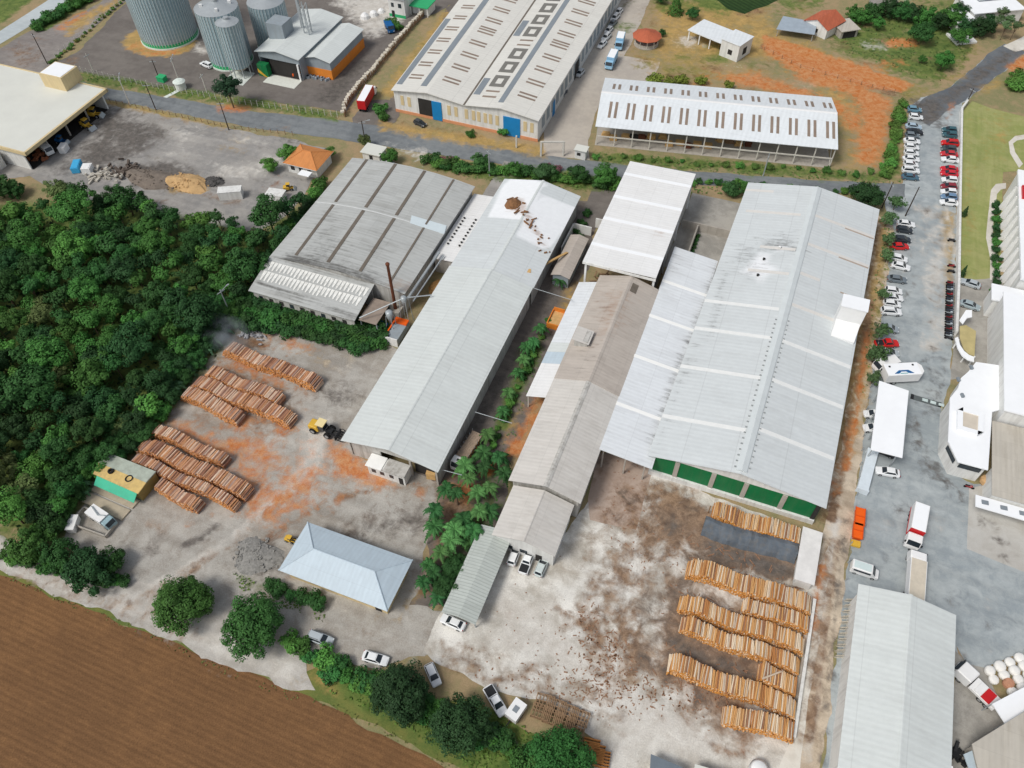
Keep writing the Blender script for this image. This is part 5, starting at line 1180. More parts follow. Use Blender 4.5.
def car_proto(kind):
    d = CARS[kind]; t = bpy.data.objects.new('parked_car', None); C.objects.link(t)
    b = loft(d['secs']); x0,x1,w0,z0,xa,xb,w1,z1 = d['fr']
    B = [(x0,-w0,z0),(x1,-w0,z0),(x1,w0,z0),(x0,w0,z0)]; T = [(xa,-w1,z1),(xb,-w1,z1),(xb,w1,z1),(xa,w1,z1)]
    b.hexa(B, T)
    part('body', b, M_paint, t, w=False)
    part('windscreen', face_panel((B[1],B[2],T[2],T[1]), .05,.95,.06,.93), M_cglass, t, w=False)
    part('rear_window', face_panel((B[3],B[0],T[0],T[3]), .08,.92,.22,.92), M_cglass, t, w=False)
    part('side_window', face_panel((B[0],B[1],T[1],T[0]), .07,.93,.18,.92), M_cglass, t, w=False); part('side_window', face_panel((B[2],B[3],T[3],T[2]), .07,.93,.18,.92), M_cglass, t, w=False)
    part('roof', MB().hexa([(xa+.02,-w1+.02,z1),(xb-.02,-w1+.02,z1),(xb-.02,w1-.02,z1),(xa+.02,w1-.02,z1)],[(xa+.1,-w1+.1,z1+.05),(xb-.1,-w1+.1,z1+.05),(xb-.1,w1-.1,z1+.05),(xa+.1,w1-.1,z1+.05)]), M_paint, t, w=False)
    H = d['L']/2; hw = d['secs'][2][1]
    for sy in (-1, 1):
        for sx in (-1, 1): wheel_obj(t, sx*d['wb'], sy*(hw-.08), .36 if kind in ('suv','pickup') else .32)
        part('headlight', MB().box((H-.14,sy*(hw-.27),d['secs'][-2][3]-.10),(.22,.3,.14)), M_lamp, t, w=False)
        part('tail_light', MB().box((-H+.08,sy*(hw-.20),d['secs'][1][3]-.16),(.16,.24,.2)), M_tail, t, w=False)
    if kind == 'pickup': part('load_bed', MB().bx(-2.42,-.85,-.76,.76,1.0,1.085), M_blackp, t, w=False)
    if kind == 'suv':
        for sy in (-1,1): part('roof_rail', MB().bx(-1.7,.2,sy*.6-.03,sy*.6+.03,z1+.05,z1+.1), M_blackp, t, w=False)
    return t
PROTO = {}
CW, CS_, CG, CD, CB, CRD, CT, CBL = S(236,238,238), S(178,186,190), S(112,122,128), S(46,52,58), S(28,30,33), S(206,26,24), S(52,92,100), S(120,156,176)
def car(kind, rear, front, col, label, group=None, z=.6):
    a = np.array(at(*rear, z)); b = np.array(at(*front, z)); d = b-a; c_ = (a+b)/2
    if kind not in PROTO: PROTO[kind] = o = car_proto(kind)
    else: o = copy_tree(PROTO[kind])
    o.location = (c_[0], c_[1], 0.03); o.rotation_euler = (0, 0, math.atan2(d[1], d[0]))
    o['label'] = label; o['category'] = 'car' if kind != 'pickup' else 'pickup truck'
    o.name = 'parked_car' if kind != 'pickup' else 'pickup_truck'
    if 'group' in o: del o['group']
    if group: o['group'] = group
    for ch in o.children:
        if ch.name.split('.')[0] in ('body', 'roof'): ch.color = col
    return o
GA, GB, GC_, GD = 'cars in the top row of the car park', 'cars along the red and white row by the lawn wall', 'cars beside the factory hall', 'cars along the warehouse wall'
car('suv', (310,635), (331,643), CS_, 'silver estate car on the gravel below the hip roofed building')
car('sedan', (363,655), (388,662), CW, 'white saloon on gravel against the big round tree')
car('sedan', (463,627), (443,618), CW, 'white saloon parked at the front end of the ribbed carport')
car('hatch', (511,564), (517,548), CW, 'white hatchback closest to the ribbed carport, in front of the annex')
car('pickup', (523,572), (531,551), CW, 'white pickup with dark load bed in front of the annex')
car('hatch', (538,575), (545,559), S(196,206,204), 'pale car with greenish bonnet, beside the white pickup by the annex')
car('pickup', (489,690), (502,712), CW, 'white pickup nosed into the bushes beside the white box trailer')
car('hatch', (430,668), (436,682), CW, 'white car mostly hidden under the big round tree by the yard')
car('sedan', (899,474), (876,470), CW, 'white saloon alone below the white parking canopy')
car('sedan', (876,447), (894,455), CB, 'dark car parked under the open end of the white canopy')
car('hatch', (880,428), (866,428), CW, 'white car poking out from the canopy, nearer its open lower end'); car('hatch', (880,415), (867,414), CW, 'white car poking out from the canopy at mid length')
car('sedan', (897,223), (914.5,225), CW, 'white car first in the row, beside the bare lamp post', GC_)
car('hatch', (897,229), (912,231), CD, 'dark car squeezed beside the first white car of the row', GC_)
car('hatch', (896,239), (909,240), CD, 'dark small car just above the red coupe', GC_)
car('sedan', (891,246.5), (908,246.5), CRD, 'bright red car below the two dark ones', GC_)
car('hatch', (892,257), (906,260), CW, 'white car with dark glass, second below the red coupe', GC_)
car('sedan', (893,264.5), (908,268), CW, 'white saloon immediately above the lone dark grey saloon', GC_)
car('sedan', (888,278), (906,280.5), CG, 'dark grey saloon with a free bay on both sides', GC_)
car('hatch', (886,290), (901,292), CW, 'white hatchback, upper one of four white cars together', GC_)
car('sedan', (884,297), (902,298.5), CW, 'white saloon, second of four white cars together', GC_)
car('hatch', (884,303), (900,305), CW, 'white hatchback, third of four white cars together', GC_)
car('suv', (882,311), (900,312.5), CW, 'white off-roader, lowest of four white cars together', GC_)
car('hatch', (882,327), (897,330), S(150,160,166), 'grey hatchback between the white group and the red pickup', GC_)
car('pickup', (877,344), (896,343.5), CRD, 'bright red pickup half under a small tree', GC_)
car('hatch', (882,352), (897,354), CS_, 'silver car between the red pickup and white box trailer', GC_)
labs = ['teal blue car at the far end of the top row', 'white car second from the far end of the top row', 'pale silver blue car fourth in the top row', 'black car with its nose sticking out of the top row', 'charcoal car just before the run of white cars',
        'first white car after the charcoal car', 'second white car after the charcoal car', 'third white car after the charcoal car', 'third white car before the dark teal end car', 'second white car before the dark teal end car', 'white car next to the dark teal end car', 'dark teal car at the road end of the top row']
for i, ((x, y), c_, k, dx) in enumerate(zip([(914.6,109.5),(915.8,117),(913.5,126.5),(915,132),(912.3,135.5),(911.8,141),(911.6,147),(911.3,153),(911,159),(910.8,164.5),(910.5,170.5),(910.3,177)],
        [S(110,150,168),CW,S(170,190,204),CB,CG,CW,CW,CW,CW,CW,CW,S(70,104,122)], ['hatch','hatch','sedan','sedan','hatch','sedan','hatch','hatch','sedan','hatch','suv','sedan'], [0]*12)):
    car(k, (x-7.5, y-.6), (x+7.5, y+.8), c_, labs[i], GA)
labs = ['dark teal car at the far end of the lawn wall row', 'dark teal car second in the lawn wall row', 'red car lone between dark cars in the lawn wall row', 'dark green grey car between two red ones', 'red car just above a white car by the lawn wall', 'white car between red cars by the lawn wall', 'red car, upper of the adjoining red pair', 'red car, lower of the adjoining red pair',
        'white car below the adjoining red pair', 'wine red car between white cars near the row end', 'white car above the last blue car', 'blue car just before the last white car', 'white car closing the lawn wall row']
for i, ((x, y), c_, k) in enumerate(zip([(949.3,130),(949.6,134.8),(949.8,143.3),(948.6,148.8),(949,154),(950,159.5),(949.2,169),(949.2,173.6),(949.4,180),(948.6,186.6),(948.6,192),(948.8,197),(948.8,202.5)],
        [CT,CT,CRD,S(66,78,80),S(198,44,52),CW,S(204,30,44),S(206,34,50),CW,S(140,40,50),CW,S(110,140,170),CW], ['hatch','hatch','suv','hatch','sedan','sedan','sedan','sedan','hatch','hatch','hatch','hatch','sedan'])):
    car(k, (x+7, y+.8), (x-7, y-.6), c_, labs[i], GB)
car('sedan', (981,287), (960,280), CS_, 'silver saloon at the bottom edge of the lawn'); car('sedan', (960,302), (980,308.5), S(158,172,176), 'grey blue saloon beside the white entrance canopy')
car('suv', (210,66.5), (203,63.5), CW, 'small white car at the foot of the ribbed silo'); car('hatch', (286,74), (290,67), CW, 'white car inside the open bay of the grain store')
car('sedan', (393,165), (382,161.5), CW, 'white car tucked behind the old shed beside a bush')
car('hatch', (415,121), (425,125.5), CD, 'dark car in front of the open blue warehouse door')
labs = ['white car farthest along the warehouse wall', 'white car second farthest along the warehouse wall', 'dark car between white ones along the warehouse wall', 'white car with dark windows, mid row by the warehouse', 'white car next to the nearest one by the warehouse', 'white car nearest the camera in the warehouse row']
for i, ((x, y), c_) in enumerate(zip([(618.5,12),(615,18),(612.5,23.5),(608.5,30.5),(606,37.5),(602,44.5)], [CW,CW,CG,CW,CW,CW])):
    car(('hatch','suv','sedan')[i % 3], (x+4, y-4), (x-4, y+4), c_, labs[i], GD)
car('hatch', (583,70), (577,76.5), S(200,206,208), 'lone pale car close to the warehouse side door')
car('hatch', (561,95), (565,90), S(60,70,84), 'small dark vehicle at the blue side door of the warehouse')
# -- lorries
def lorry(name, label, rear, front, L, W, boxh, col_box, col_cab, cablen=2.0, floor=1.0, roofmat=None, trim=None, cab=True, cat='lorry', z=2.0, cabw=None, gap=.25):
    a = np.array(at(*rear, z)); b = np.array(at(*front, z)); d = b-a; c_ = (a+b)/2
    t = thing(name, label, cat, (c_[0], c_[1], .03), math.atan2(d[1], d[0]))
    x0 = -L/2; x1 = L/2-(cablen+gap if cab else 0)
    part('box', MB().bx(x0,x1,-W/2,W/2,floor,floor+boxh), col_box, t, w=False)
    if roofmat: part('box_roof', MB().bx(x0+.12,x1-.12,-W/2+.12,W/2-.12,floor+boxh,floor+boxh+.06), roofmat, t, w=False)
    if trim: part('trim', MB().bx(x0-.03,x1+.03,-W/2-.03,W/2+.03,floor-.1,floor+.35).bx(x1+.0,x1+.05,-W/2-.02,W/2+.02,floor+.35,floor+boxh+.02), trim, t, w=False)
    part('chassis', MB().bx(x0+.2,L/2-.3,-.5,.5,.5,floor-.02 if floor > .6 else .58), M_blackp, t, w=False)
    xs_ = [x0+1.0, x0+2.1]+([L/2-cablen*.55] if cab else [])
    for x in xs_:
        for sy in (-1, 1): wheel_obj(t, x, sy*(W/2-.18), .48, .3)
    if cab:
        cw = (cabw or W)/2; c0 = L/2-cablen
        part('cab', loft([(c0,cw*.96,.6,2.55),(c0+.2,cw,.55,2.7),(L/2-.55,cw,.55,2.65),(L/2-.08,cw*.97,.55,1.6),(L/2,cw*.9,.6,1.1)]), col_cab, t, w=False)
        part('windscreen', MB().hexa([(L/2-.09,-cw*.85,1.62),(L/2-.09,cw*.85,1.62),(L/2-.5,cw*.85,2.55),(L/2-.5,-cw*.85,2.55)],[(L/2-.02,-cw*.85,1.66),(L/2-.02,cw*.85,1.66),(L/2-.44,cw*.85,2.6),(L/2-.44,-cw*.85,2.6)]), M_cglass, t, w=False)
        for sy in (-1,1):
            part('headlight', MB().box((L/2,sy*cw*.7,.95),(.08,.35,.2)), M_lamp, t, w=False); part('mirror', MB().box((L/2-.3,sy*(cw+.16),2.0),(.12,.25,.5)), M_blackp, t, w=False)
    return t
P_red, P_lblue = M_redp, plain('light blue paint', S(148,192,220), .5, .06)
lorry('box_lorry', 'white box lorry with red trim, its cab facing the big white trailer', (920,507), (913,546), 8.4, 2.5, 2.4, M_white, M_white, 2.2, 1.1, R_bright, P_red)
t = lorry('tipper_lorry', 'long white lorry with a beige sheeted load beside the gabled warehouse', (914,604), (918,551), 10.6, 2.7, 1.9, M_white, M_white, 2.0, 1.1, plain('beige load sheet', S(206,196,178), .9, .1, .8), None)
lorry('container_lorry', 'container lorry with white roof and red sides on the dark lane', (360,110), (374,84), 11.0, 2.5, 2.7, M_redp, M_white, 2.0, 1.2, R_bright)
lorry('blue_lorry', 'pale blue lorry with white roof beside the gazebo', (615,52), (608,66), 7.4, 2.4, 2.3, P_lblue, P_lblue, 1.8, 1.0, R_bright)
lorry('blue_lorry', 'pale blue lorry with white roof, the farther of the pair', (622,34), (618,47), 6.6, 2.4, 2.3, P_lblue, P_lblue, 1.8, 1.0, R_bright)
t = lorry('box_trailer', 'white box trailer with a blue winged emblem on its roof', (887,371), (917,369.5), 7.2, 3.3, 2.3, M_white, M_white, 2, .9, R_bright, None, cab=False, cat='trailer', z=2.8)
Mem = plain('emblem blue', S(28,96,150), .5, .05); Mem2 = plain('emblem teal', S(40,150,150), .5, .05)
m = MB()
for sy, l_ in ((0, 2.6), (.32, 1.7)): m.prism([(-l_/2-.2,-.9+sy*0),(-l_/2+.5,-1.25+sy),(0,-.65+sy),(l_/2-.5,-1.25+sy),(l_/2+.2,-.9+sy*0),(l_/2-.2,-1.05+sy*1.2),(0,-.45+sy),(-l_/2+.2,-1.05+sy*1.2)], 3.57, 3.585)
m = MB().prism([(-2.2,-1.25),(-1.2,-1.25),(-.6,-.75),(.4,-.75),(1.0,-1.25),(2.0,-1.25),(1.0,-.35),(-1.0,-.35)],3.27,3.29)
part('emblem', m, Mem, t, w=False); part('emblem', MB().prism([(-.8,-1.3),(.6,-1.3),(.9,-1.1),(-1.1,-1.1)],3.27,3.288), Mem2, t, w=False)
for x, y in ((2.4,.9),(-2.6,.7)): part('roof_vent', MB().box((x,y,3.34),(.35,.35,.14)), M_blackp, t, w=False)
part('nose', MB().prism([(3.6,-1.6),(4.3,-.8),(4.3,.8),(3.6,1.6)], .9, 3.15), M_white, t, w=False)
t = lorry('tow_lorry', 'white lorry cab parked against the end of the emblem trailer', (893,360), (881,364), 5.4, 2.3, 1.2, M_white, M_white, 1.9, 1.0)
# log lorry in the alley
a = np.array(at(478,433,2)); b = np.array(at(456,466,2)); d = b-a; c_ = (a+b)/2
t = thing('log_lorry', 'white cabbed log lorry loaded with logs in the alley', 'lorry', (c_[0], c_[1], .03), math.atan2(d[1], d[0])); L = np.linalg.norm(d)+.6; 
part('cab', loft([(L/2-2.1,1.2,.6,2.75),(L/2-1.9,1.25,.55,2.9),(L/2-.5,1.25,.55,2.85),(L/2-.05,1.2,.55,1.7),(L/2,1.1,.6,1.1)]), M_white, t, w=False)
part('windscreen', MB().hexa([(L/2-.06,-1.05,1.75),(L/2-.06,1.05,1.75),(L/2-.46,1.05,2.7),(L/2-.46,-1.05,2.7)],[(L/2+.02,-1.05,1.78),(L/2+.02,1.05,1.78),(L/2-.40,1.05,2.76),(L/2-.40,-1.05,2.76)]), M_cglass, t, w=False)
part('roof_hatch', MB().box((L/2-1.2,0,2.93),(.5,.5,.08)), M_blackp, t, w=False)
part('chassis', MB().bx(-L/2,L/2-.3,-.55,.55,.6,1.0), M_blackp, t, w=False)
for x in (-L/2+.8,-L/2+1.9,-L/2+4.6,L/2-1.2):
    for sy in (-1,1): wheel_obj(t, x, sy*1.02, .48, .3)
for sy in (-1,1): part('headlight', MB().box((L/2,sy*.8,.95),(.08,.35,.2)), M_lamp, t, w=False)
for k in range(7): part('stake', MB().bx(-L/2+.3+k*1.15,-L/2+.4+k*1.15,-1.24,-1.16,1.0,2.75).bx(-L/2+.3+k*1.15,-L/2+.4+k*1.15,1.16,1.24,1.0,2.75), M_steel, t, w=False)
LORRY = t; LLEN = L
# vans, loader, bulk bag lorry, machines
a = np.array(at(853,566,1)); b = np.array(at(877,574,1)); d = b-a; c_ = (a+b)/2
t = thing('white_van', 'pale white van beside the gabled warehouse corner', 'van', (c_[0], c_[1], .03), math.atan2(d[1], d[0]))
part('body', loft([(-2.4,.85,.4,1.9),(-2.3,.95,.3,2.05),(1.0,.95,.3,2.05),(1.7,.93,.3,1.2),(2.3,.88,.35,1.0),(2.4,.75,.4,.8)]), M_white, t, w=False)
part('windscreen', MB().hexa([(1.12,-.82,1.98),(1.62,-.82,1.3),(1.62,.82,1.3),(1.12,.82,1.98)],[(1.18,-.82,2.02),(1.68,-.82,1.33),(1.68,.82,1.33),(1.18,.82,2.02)]), M_cglass, t, w=False)
for sy in (-1,1):
    part('side_window', MB().bx(-2.0,.9,sy*.955-.01,sy*.955+.01,1.25,1.8), M_cglass, t, w=False)
    for x in (-1.5,1.5): wheel_obj(t, x, sy*.85, .34)
part('roof_panel', MB().bx(-2.1,.8,-.7,.7,2.05,2.09), plain('pale van roof', S(206,220,218), .5, .05), t, w=False)
# wheel loader with log grab
a = np.array(at(312,425,1)); b = np.array(at(337,434,1)); d = b-a; c_ = (a+b)/2
t = thing('log_loader', 'yellow wheel loader with a black grab near the long shed', 'wheel loader', (c_[0], c_[1], .03), math.atan2(d[1], d[0]))
part('body', loft([(-3.2,.9,.9,1.9),(-3.0,1.0,.8,2.1),(-1.2,1.0,.8,2.1),(-.9,.95,.8,1.8)]), M_yellowp, t, w=False)
part('cab', MB().hexa([(-1.0,-.8,1.6),(.5,-.8,1.6),(.5,.8,1.6),(-1.0,.8,1.6)],[(-.9,-.7,3.1),(.3,-.7,3.1),(.3,.7,3.1),(-.9,.7,3.1)]), M_cglass, t, w=False); part('cab_roof', MB().bx(-1.2,.6,-.95,.95,3.1,3.3), plain('cream cab roof', S(232,214,160), .6, .06), t, w=False)
for x in (-2.1,1.2):
    for sy in (-1,1): wheel_obj(t, x, sy*1.05, .75, .55)
part('front_frame', MB().bx(.5,2.0,-.5,.5,.8,1.5), M_blackp, t, w=False)
for sy in (-1,1): part('lift_arm', MB().hexa([(.6,sy*.55-.1,1.5),(3.2,sy*.55-.1,.7),(3.2,sy*.55+.1,.7),(.6,sy*.55+.1,1.5)],[(.6,sy*.55-.1,1.9),(3.2,sy*.55-.1,1.0),(3.2,sy*.55+.1,1.0),(.6,sy*.55+.1,1.9)]), M_blackp, t, w=False)
m = MB()
for y in (-1.0,-.5,0,.5,1.0): m.tube([(3.1,y,.5),(4.2,y,.35),(4.9,y,.6)], .09).tube([(3.1,y,1.3),(3.9,y,1.9),(4.7,y,1.3)], .09)
m.bx(3.0,3.2,-1.2,1.2,.3,1.4); part('grab', m, M_blackp, t, w=False)
def machine(label, px, rz, mat, sc=1.0):
    x, y = at(*px); t = thing('yard_machine', label, 'machine', (x, y, .03), rz); t.scale = (sc,)*3
    part('body', loft([(-1.9,.8,.8,1.6),(-1.7,.9,.7,1.9),(.2,.9,.7,1.9),(.5,.8,.7,1.5)]), mat, t, w=False); part('cab', MB().hexa([(-.6,-.7,1.8),(.7,-.7,1.8),(.7,.7,1.8),(-.6,.7,1.8)],[(-.5,-.6,2.8),(.5,-.6,2.8),(.5,.6,2.8),(-.5,.6,2.8)]), M_cglass, t, w=False); part('cab_roof', MB().bx(-.7,.8,-.75,.75,2.8,2.95), mat, t, w=False)
    for x_ in (-1.2,1.1):
        for sy in (-1,1): wheel_obj(t, x_, sy*.85, .55, .4)
    part('bucket', MB().hexa([(1.9,-1.1,.1),(2.9,-1.1,.1),(2.9,1.1,.1),(1.9,1.1,.1)],[(1.9,-1.1,1.1),(2.2,-1.1,1.1),(2.2,1.1,1.1),(1.9,1.1,1.1)]), M_steel, t, w=False); part('arm', MB().bx(.4,2.0,-.55,-.35,.9,1.2).bx(.4,2.0,.35,.55,.9,1.2), mat, t, w=False)
machine('yellow and black loader at the far corner of the depot', (95,117), R(20), M_yellowp)
machine('yellow loader just outside the depot, nearer the camera', (88,128), R(-10), M_yellowp)
machine('orange loader inside the open bay of the grain store', (297,76), R(60), M_orangeb, .8)
machine('small yellow loader beside the orange tiled house', (289,190), R(30), M_yellowp, .7)
machine('small yellow machine at the end of the hip roofed building', (291,541), R(0), M_yellowp, .55)
machine('dark forklift beside the white van sized crates under the depot roof', (62,143), R(10), M_blueb, .8)
lorry('depot_lorry', 'white lorry backed under the depot roof', (40,142), (50,151), 5.2, 2.2, 1.6, M_white, M_white, 1.6)
x, y = at(388,24); t = lorry('dump_lorry', 'dark blue lorry near the white bag heap', (386,18), (392,30), 6.4, 2.3, 1.0, M_blueb, M_blueb, 1.9)
t = lorry('bulk_lorry', 'white cabbed lorry with a red tailboard beside the bulk bags', (989,694), (968,674), 7.6, 2.5, .5, M_white, M_white, 3.0, .9, None, None)
part('load_cover', MB().bx(-2.9,-1.4,-1.1,1.1,1.4,1.55), M_redp, t, w=False, label='red tailboard'); part('body_panel', MB().bx(-1.3,-.2,-1.1,1.1,1.4,1.6), M_white, t, w=False)
a = np.array(at(90,510,1.2)); b = np.array(at(114,526,1.2)); d = b-a; c_ = (a+b)/2
t = thing('tank_vehicle', 'white tank vehicle with a pale blue cab in the low walled bay', 'tanker', (c_[0], c_[1], .03), math.atan2(d[1], d[0]))
part('tank', MB().bx(-2.9,1.2,-1.1,1.1,1.0,2.3), M_white, t, w=False); part('cab', loft([(1.4,1.0,.6,2.1),(1.6,1.05,.5,2.2),(2.4,1.05,.5,2.1),(2.9,.95,.5,1.2)]), plain('grey blue cab', S(150,176,182), .5, .06), t, w=False); part('windscreen', MB().hexa([(2.42,-.85,2.05),(2.84,-.85,1.3),(2.84,.85,1.3),(2.42,.85,2.05)],[(2.48,-.85,2.1),(2.9,-.85,1.33),(2.9,.85,1.33),(2.48,.85,2.1)]), M_cglass, t, w=False)
part('boom', MB().tube([(-2.6,.5,2.45),(0,-.2,2.6),(1.1,.4,2.5)], .12), M_steel, t, w=False); part('chassis', MB().bx(-2.8,2.6,-.6,.6,.5,1.0), M_blackp, t, w=False)
for x in (-2.0,1.9):
    for sy in (-1,1): wheel_obj(t, x, sy*.95, .42, .28)
x, y = at(516,713); t = thing('box_trailer', 'small white box trailer with a grey roof hatch near the crates', 'trailer', (x, y, .03), R(75)); t.scale = (.82,.82,.9)
part('box', MB().bx(-1.9,1.9,-1.3,1.3,.6,2.3), M_white, t, w=False); part('roof_hatch', MB().bx(-.6,.6,-.5,.5,2.3,2.42), M_slate, t, w=False); part('drawbar', MB().bx(-3.2,-1.9,-.1,.1,.6,.75), M_blackp, t, w=False)
for sy in (-1,1): wheel_obj(t, 0, sy*1.25, .36)
# orange containers
for (px, py, l_, lab) in ((859,518,3.8,'bright orange skip, the upper of the two'), (857,532,3.2,'bright orange skip, the lower one with yellow end')):
    x, y = at(px, py, .8); t = thing('orange_skip', lab, 'skip', (x, y, .03), R(92))
    l2 = l_/2; part('body', MB().hexa([(-l2+.3,-.7,.2),(l2-.3,-.7,.2),(l2-.3,.7,.2),(-l2+.3,.7,.2)],[(-l2,-.85,1.4),(l2,-.85,1.4),(l2,.85,1.4),(-l2,.85,1.4)]), M_orangeb, t, w=False)
    part('rim', MB().bx(-l2-.06,l2+.06,-.92,-.8,1.4,1.5).bx(-l2-.06,l2+.06,.8,.92,1.4,1.5).bx(-.08,.08,-.8,.8,1.4,1.5), plain('orange rim', S(212,84,22), .5, .1), t, w=False)
    if l_ < 3.5: part('end_plate', MB().bx(-l2-1.3,-l2-.1,-.8,.8,.2,.7), M_yellowp, t, w=False)
solo('white_container', MB().bx(-1.0,1.0,-5,5,.1,1.2).bx(-1.1,1.1,-5.1,-4.8,0,1.4).bx(-1.1,1.1,4.8,5.1,0,1.4), plain('pale plank', S(214,224,230), .6, .06), 'long narrow pale trough on the ground below the parking canopy', 'trough', (*at(866,473),0.02), None, R(-6))
# motorcycles
def moto_proto():
    t = bpy.data.objects.new('motorcycle', None); C.objects.link(t)
    part('body', loft([(-.75,.12,.5,.75),(-.2,.16,.35,.8),(.3,.18,.35,.95),(.55,.1,.6,.9)]), M_paint, t, w=False)
    part('seat', MB().bx(-.8,.05,-.14,.14,.78,.88), M_blackp, t, w=False); part('handlebar', MB().cyl((.5,-.36,1.05),(.5,.36,1.05),.03).cyl((.5,0,1.05),(.7,0,.35),.05), M_steel, t, w=False)
    for x in (-.65,.7): part('wheel', MB().cyl((x,-.06,.3),(x,.06,.3),.3,.3,12), M_tyre, t, w=False)
    return t
mp = None
MCOL = [S(150,30,36), S(36,38,42), S(60,70,84), S(180,190,196), S(40,40,44), S(120,28,40)]
def moto(px, py, i, label, group):
    global mp
    o = (mp := moto_proto()) if mp is None else copy_tree(mp)
    o.name = 'motorcycle'; x, y = at(px, py, .4); o.location = (x, y, .03); o.rotation_euler = (0, 0, R(2)+random.uniform(-.12,.12))
    o['label'] = label; o['category'] = 'motorcycle'
    if group: o['group'] = group
    for ch in o.children:
        if ch.name.startswith('body'): ch.color = MCOL[i % len(MCOL)]
for i in range(25): moto(950.2-i*.06, 283+i*2.3, i+i//5, 'motorcycle in the tight line along the white lawn wall', 'motorcycles lined up by the lawn wall')
moto(951.5, 240.5, 4, 'single dark motorcycle in the otherwise empty bays by the lawn', None); moto(951.5, 266, 0, 'red motorcycle parked apart above the tight motorcycle line', None); moto(951, 271.5, 1, 'black motorcycle parked apart just above the tight line', None); moto(969, 487, 0, 'red motorcycle beside the corner of the concrete slab', None)
# ------------------------------------------------------------------ LOGS
M_log = NT('log bark', .85, .1); _s = M_log; _oi = _s.n('ShaderNodeNewGeometry'); _r = _oi.outputs['Random Per Island']
_ob = _s.n('ShaderNodeObjectInfo'); _rr = _s.math('FRACT', _s.math('ADD', _s.math('MULTIPLY', _r, 7.31), _s.math('MULTIPLY', _ob.outputs['Random'], 13.7)))
_rp = _s.n('ShaderNodeValToRGB'); _s.l(_rr, _rp.inputs[0]); _e = _rp.color_ramp; _e.interpolation = 'CONSTANT'
_e.elements[0].color = S(206,160,108); _e.elements[1].position = .16; _e.elements[1].color = S(222,190,150)
for p_, c_ in ((.32,S(188,132,82)),(.46,S(230,212,186)),(.60,S(160,118,90)),(.70,S(214,164,106)),(.84,S(206,188,166))):
    q_ = _e.elements.new(p_); q_.color = c_
_nn = _s.noise(1.0, 4, .7, vec=_s.mapv((3,.6,3), obj=True)); _s.color(_s.mix(_s.rng(_nn,.5,.75,0,.55), _s.mul(_rp.outputs[0], _s.rng(_nn, .3, .7, .78, 1.15)), S(120,72,42))); M_log = _s.m
M_logd = NT('older log bark', .9, .1); _s = M_logd; _oi = _s.n('ShaderNodeNewGeometry'); _r = _oi.outputs['Random Per Island']
_rp = _s.n('ShaderNodeValToRGB'); _s.l(_r, _rp.inputs[0]); _e = _rp.color_ramp; _e.interpolation = 'CONSTANT'
_e.elements[0].color = S(190,140,108); _e.elements[1].position = .2; _e.elements[1].color = S(216,176,146)
for p_, c_ in ((.4,S(162,118,96)),(.6,S(228,202,178)),(.75,S(204,152,112)),(.9,S(176,148,134))):
    q_ = _e.elements.new(p_); q_.color = c_
_nn = _s.noise(1.2, 4, .7); _s.color(_s.mul(_rp.outputs[0], _s.rng(_nn, .3, .7, .80, 1.12))); M_logd = _s.m
M_cut = plain('cut log end', S(230,156,62), .9, .25, 2.0)
def log_into(m, me_, x, y, z, L, r, rz, n=7):
    """bark sides into m, cut ends into me_"""
    dx, dy = -math.sin(rz)*L/2, math.cos(rz)*L/2
    a, b = Vector((x-dx,y-dy,z)), Vector((x+dx,y+dy,z)); u = Vector((math.cos(rz), math.sin(rz), 0)); v = Vector((0,0,1)); ph = random.random()*2
    va = []; r2 = r*random.uniform(.82,1.0)
    for p, q in ((a, r), (b, r2)):
        for i in range(n):
            t_ = ph+2*math.pi*i/n; va.append(p+u*(q*math.cos(t_))+v*(q*math.sin(t_)))
    m.add(va, [(i, (i+1) % n, n+(i+1) % n, n+i) for i in range(n)])
    me_.add(va, [tuple(range(n))[::-1], tuple(range(n, 2*n))])
LOGM = []
for k in range(6):
    m = MB(); e = MB(); log_into(m, e, 0, 0, 0, 2.75, .155, 0, 9); nb_ = len(m.f)
    o_ = len(m.v); m.f += [tuple(i+o_ for i in f) for f in e.f]; m.v += e.v
    me_ = m.mesh('log', [M_log, M_cut], smooth=False)
    for p in me_.polygons[nb_:]: p.material_index = 1
    LOGM.append(me_)
pile, pend = MB(), MB(); piled, pended = MB(), MB()
def stack(x0, x1, y0, y1, h, single=None, label=None, old=False, slant=0.0, ya=None, skew=0.0):
    """logs lie across (along y); single = individual logs on the top layer"""
    L = y1-y0; r = .138 if not old else .15; pit = 2*r*.93; n = int((x1-x0)/pit); dz = 2*r*.86
    M1, E1 = (piled, pended) if old else (pile, pend)
    global NLOG
    for i in range(n):
        f_ = i/max(1, n-1); en = min(f_, 1-f_)/.05
        H = h*(.5+.5*min(1, en)**.6)+.22*math.sin(i*.17+x0)+.14*math.sin(i*.43+y0)+random.uniform(-.05,.07)-(dz*.35 if i % 2 else 0)
        q = 0
        while H-q*dz > r*.7:
            z = H-q*dz; top = q == 0; q += 1
            x = x0+r+i*pit+(pit*.5 if (q % 2) else 0)+random.gauss(0,.02)+(0 if old else .45)
            yy = (y0+y1)/2+random.gauss(0,.10)+.22*math.sin(i*.13+x0)+skew*(f_-.5); rz = slant+random.gauss(0,.04)
            if single and top and NLOG < 300:
                NLOG += 1
                o = put('log', LOGM[NLOG % 6]); o.location = (x, yy, z); o.rotation_euler = (random.gauss(0,.02), 0, rz); s_ = r/.155*random.uniform(.82,1.2); o.scale = (s_, L/2.75*random.uniform(.93,1.06), s_)
                o['label'] = label; o['category'] = 'log'; o['group'] = single; continue
            log_into(M1, E1, x, yy, z, L*random.uniform(.93,1.06), r*random.uniform(.86,1.14), rz, 6)
NLOG = 0
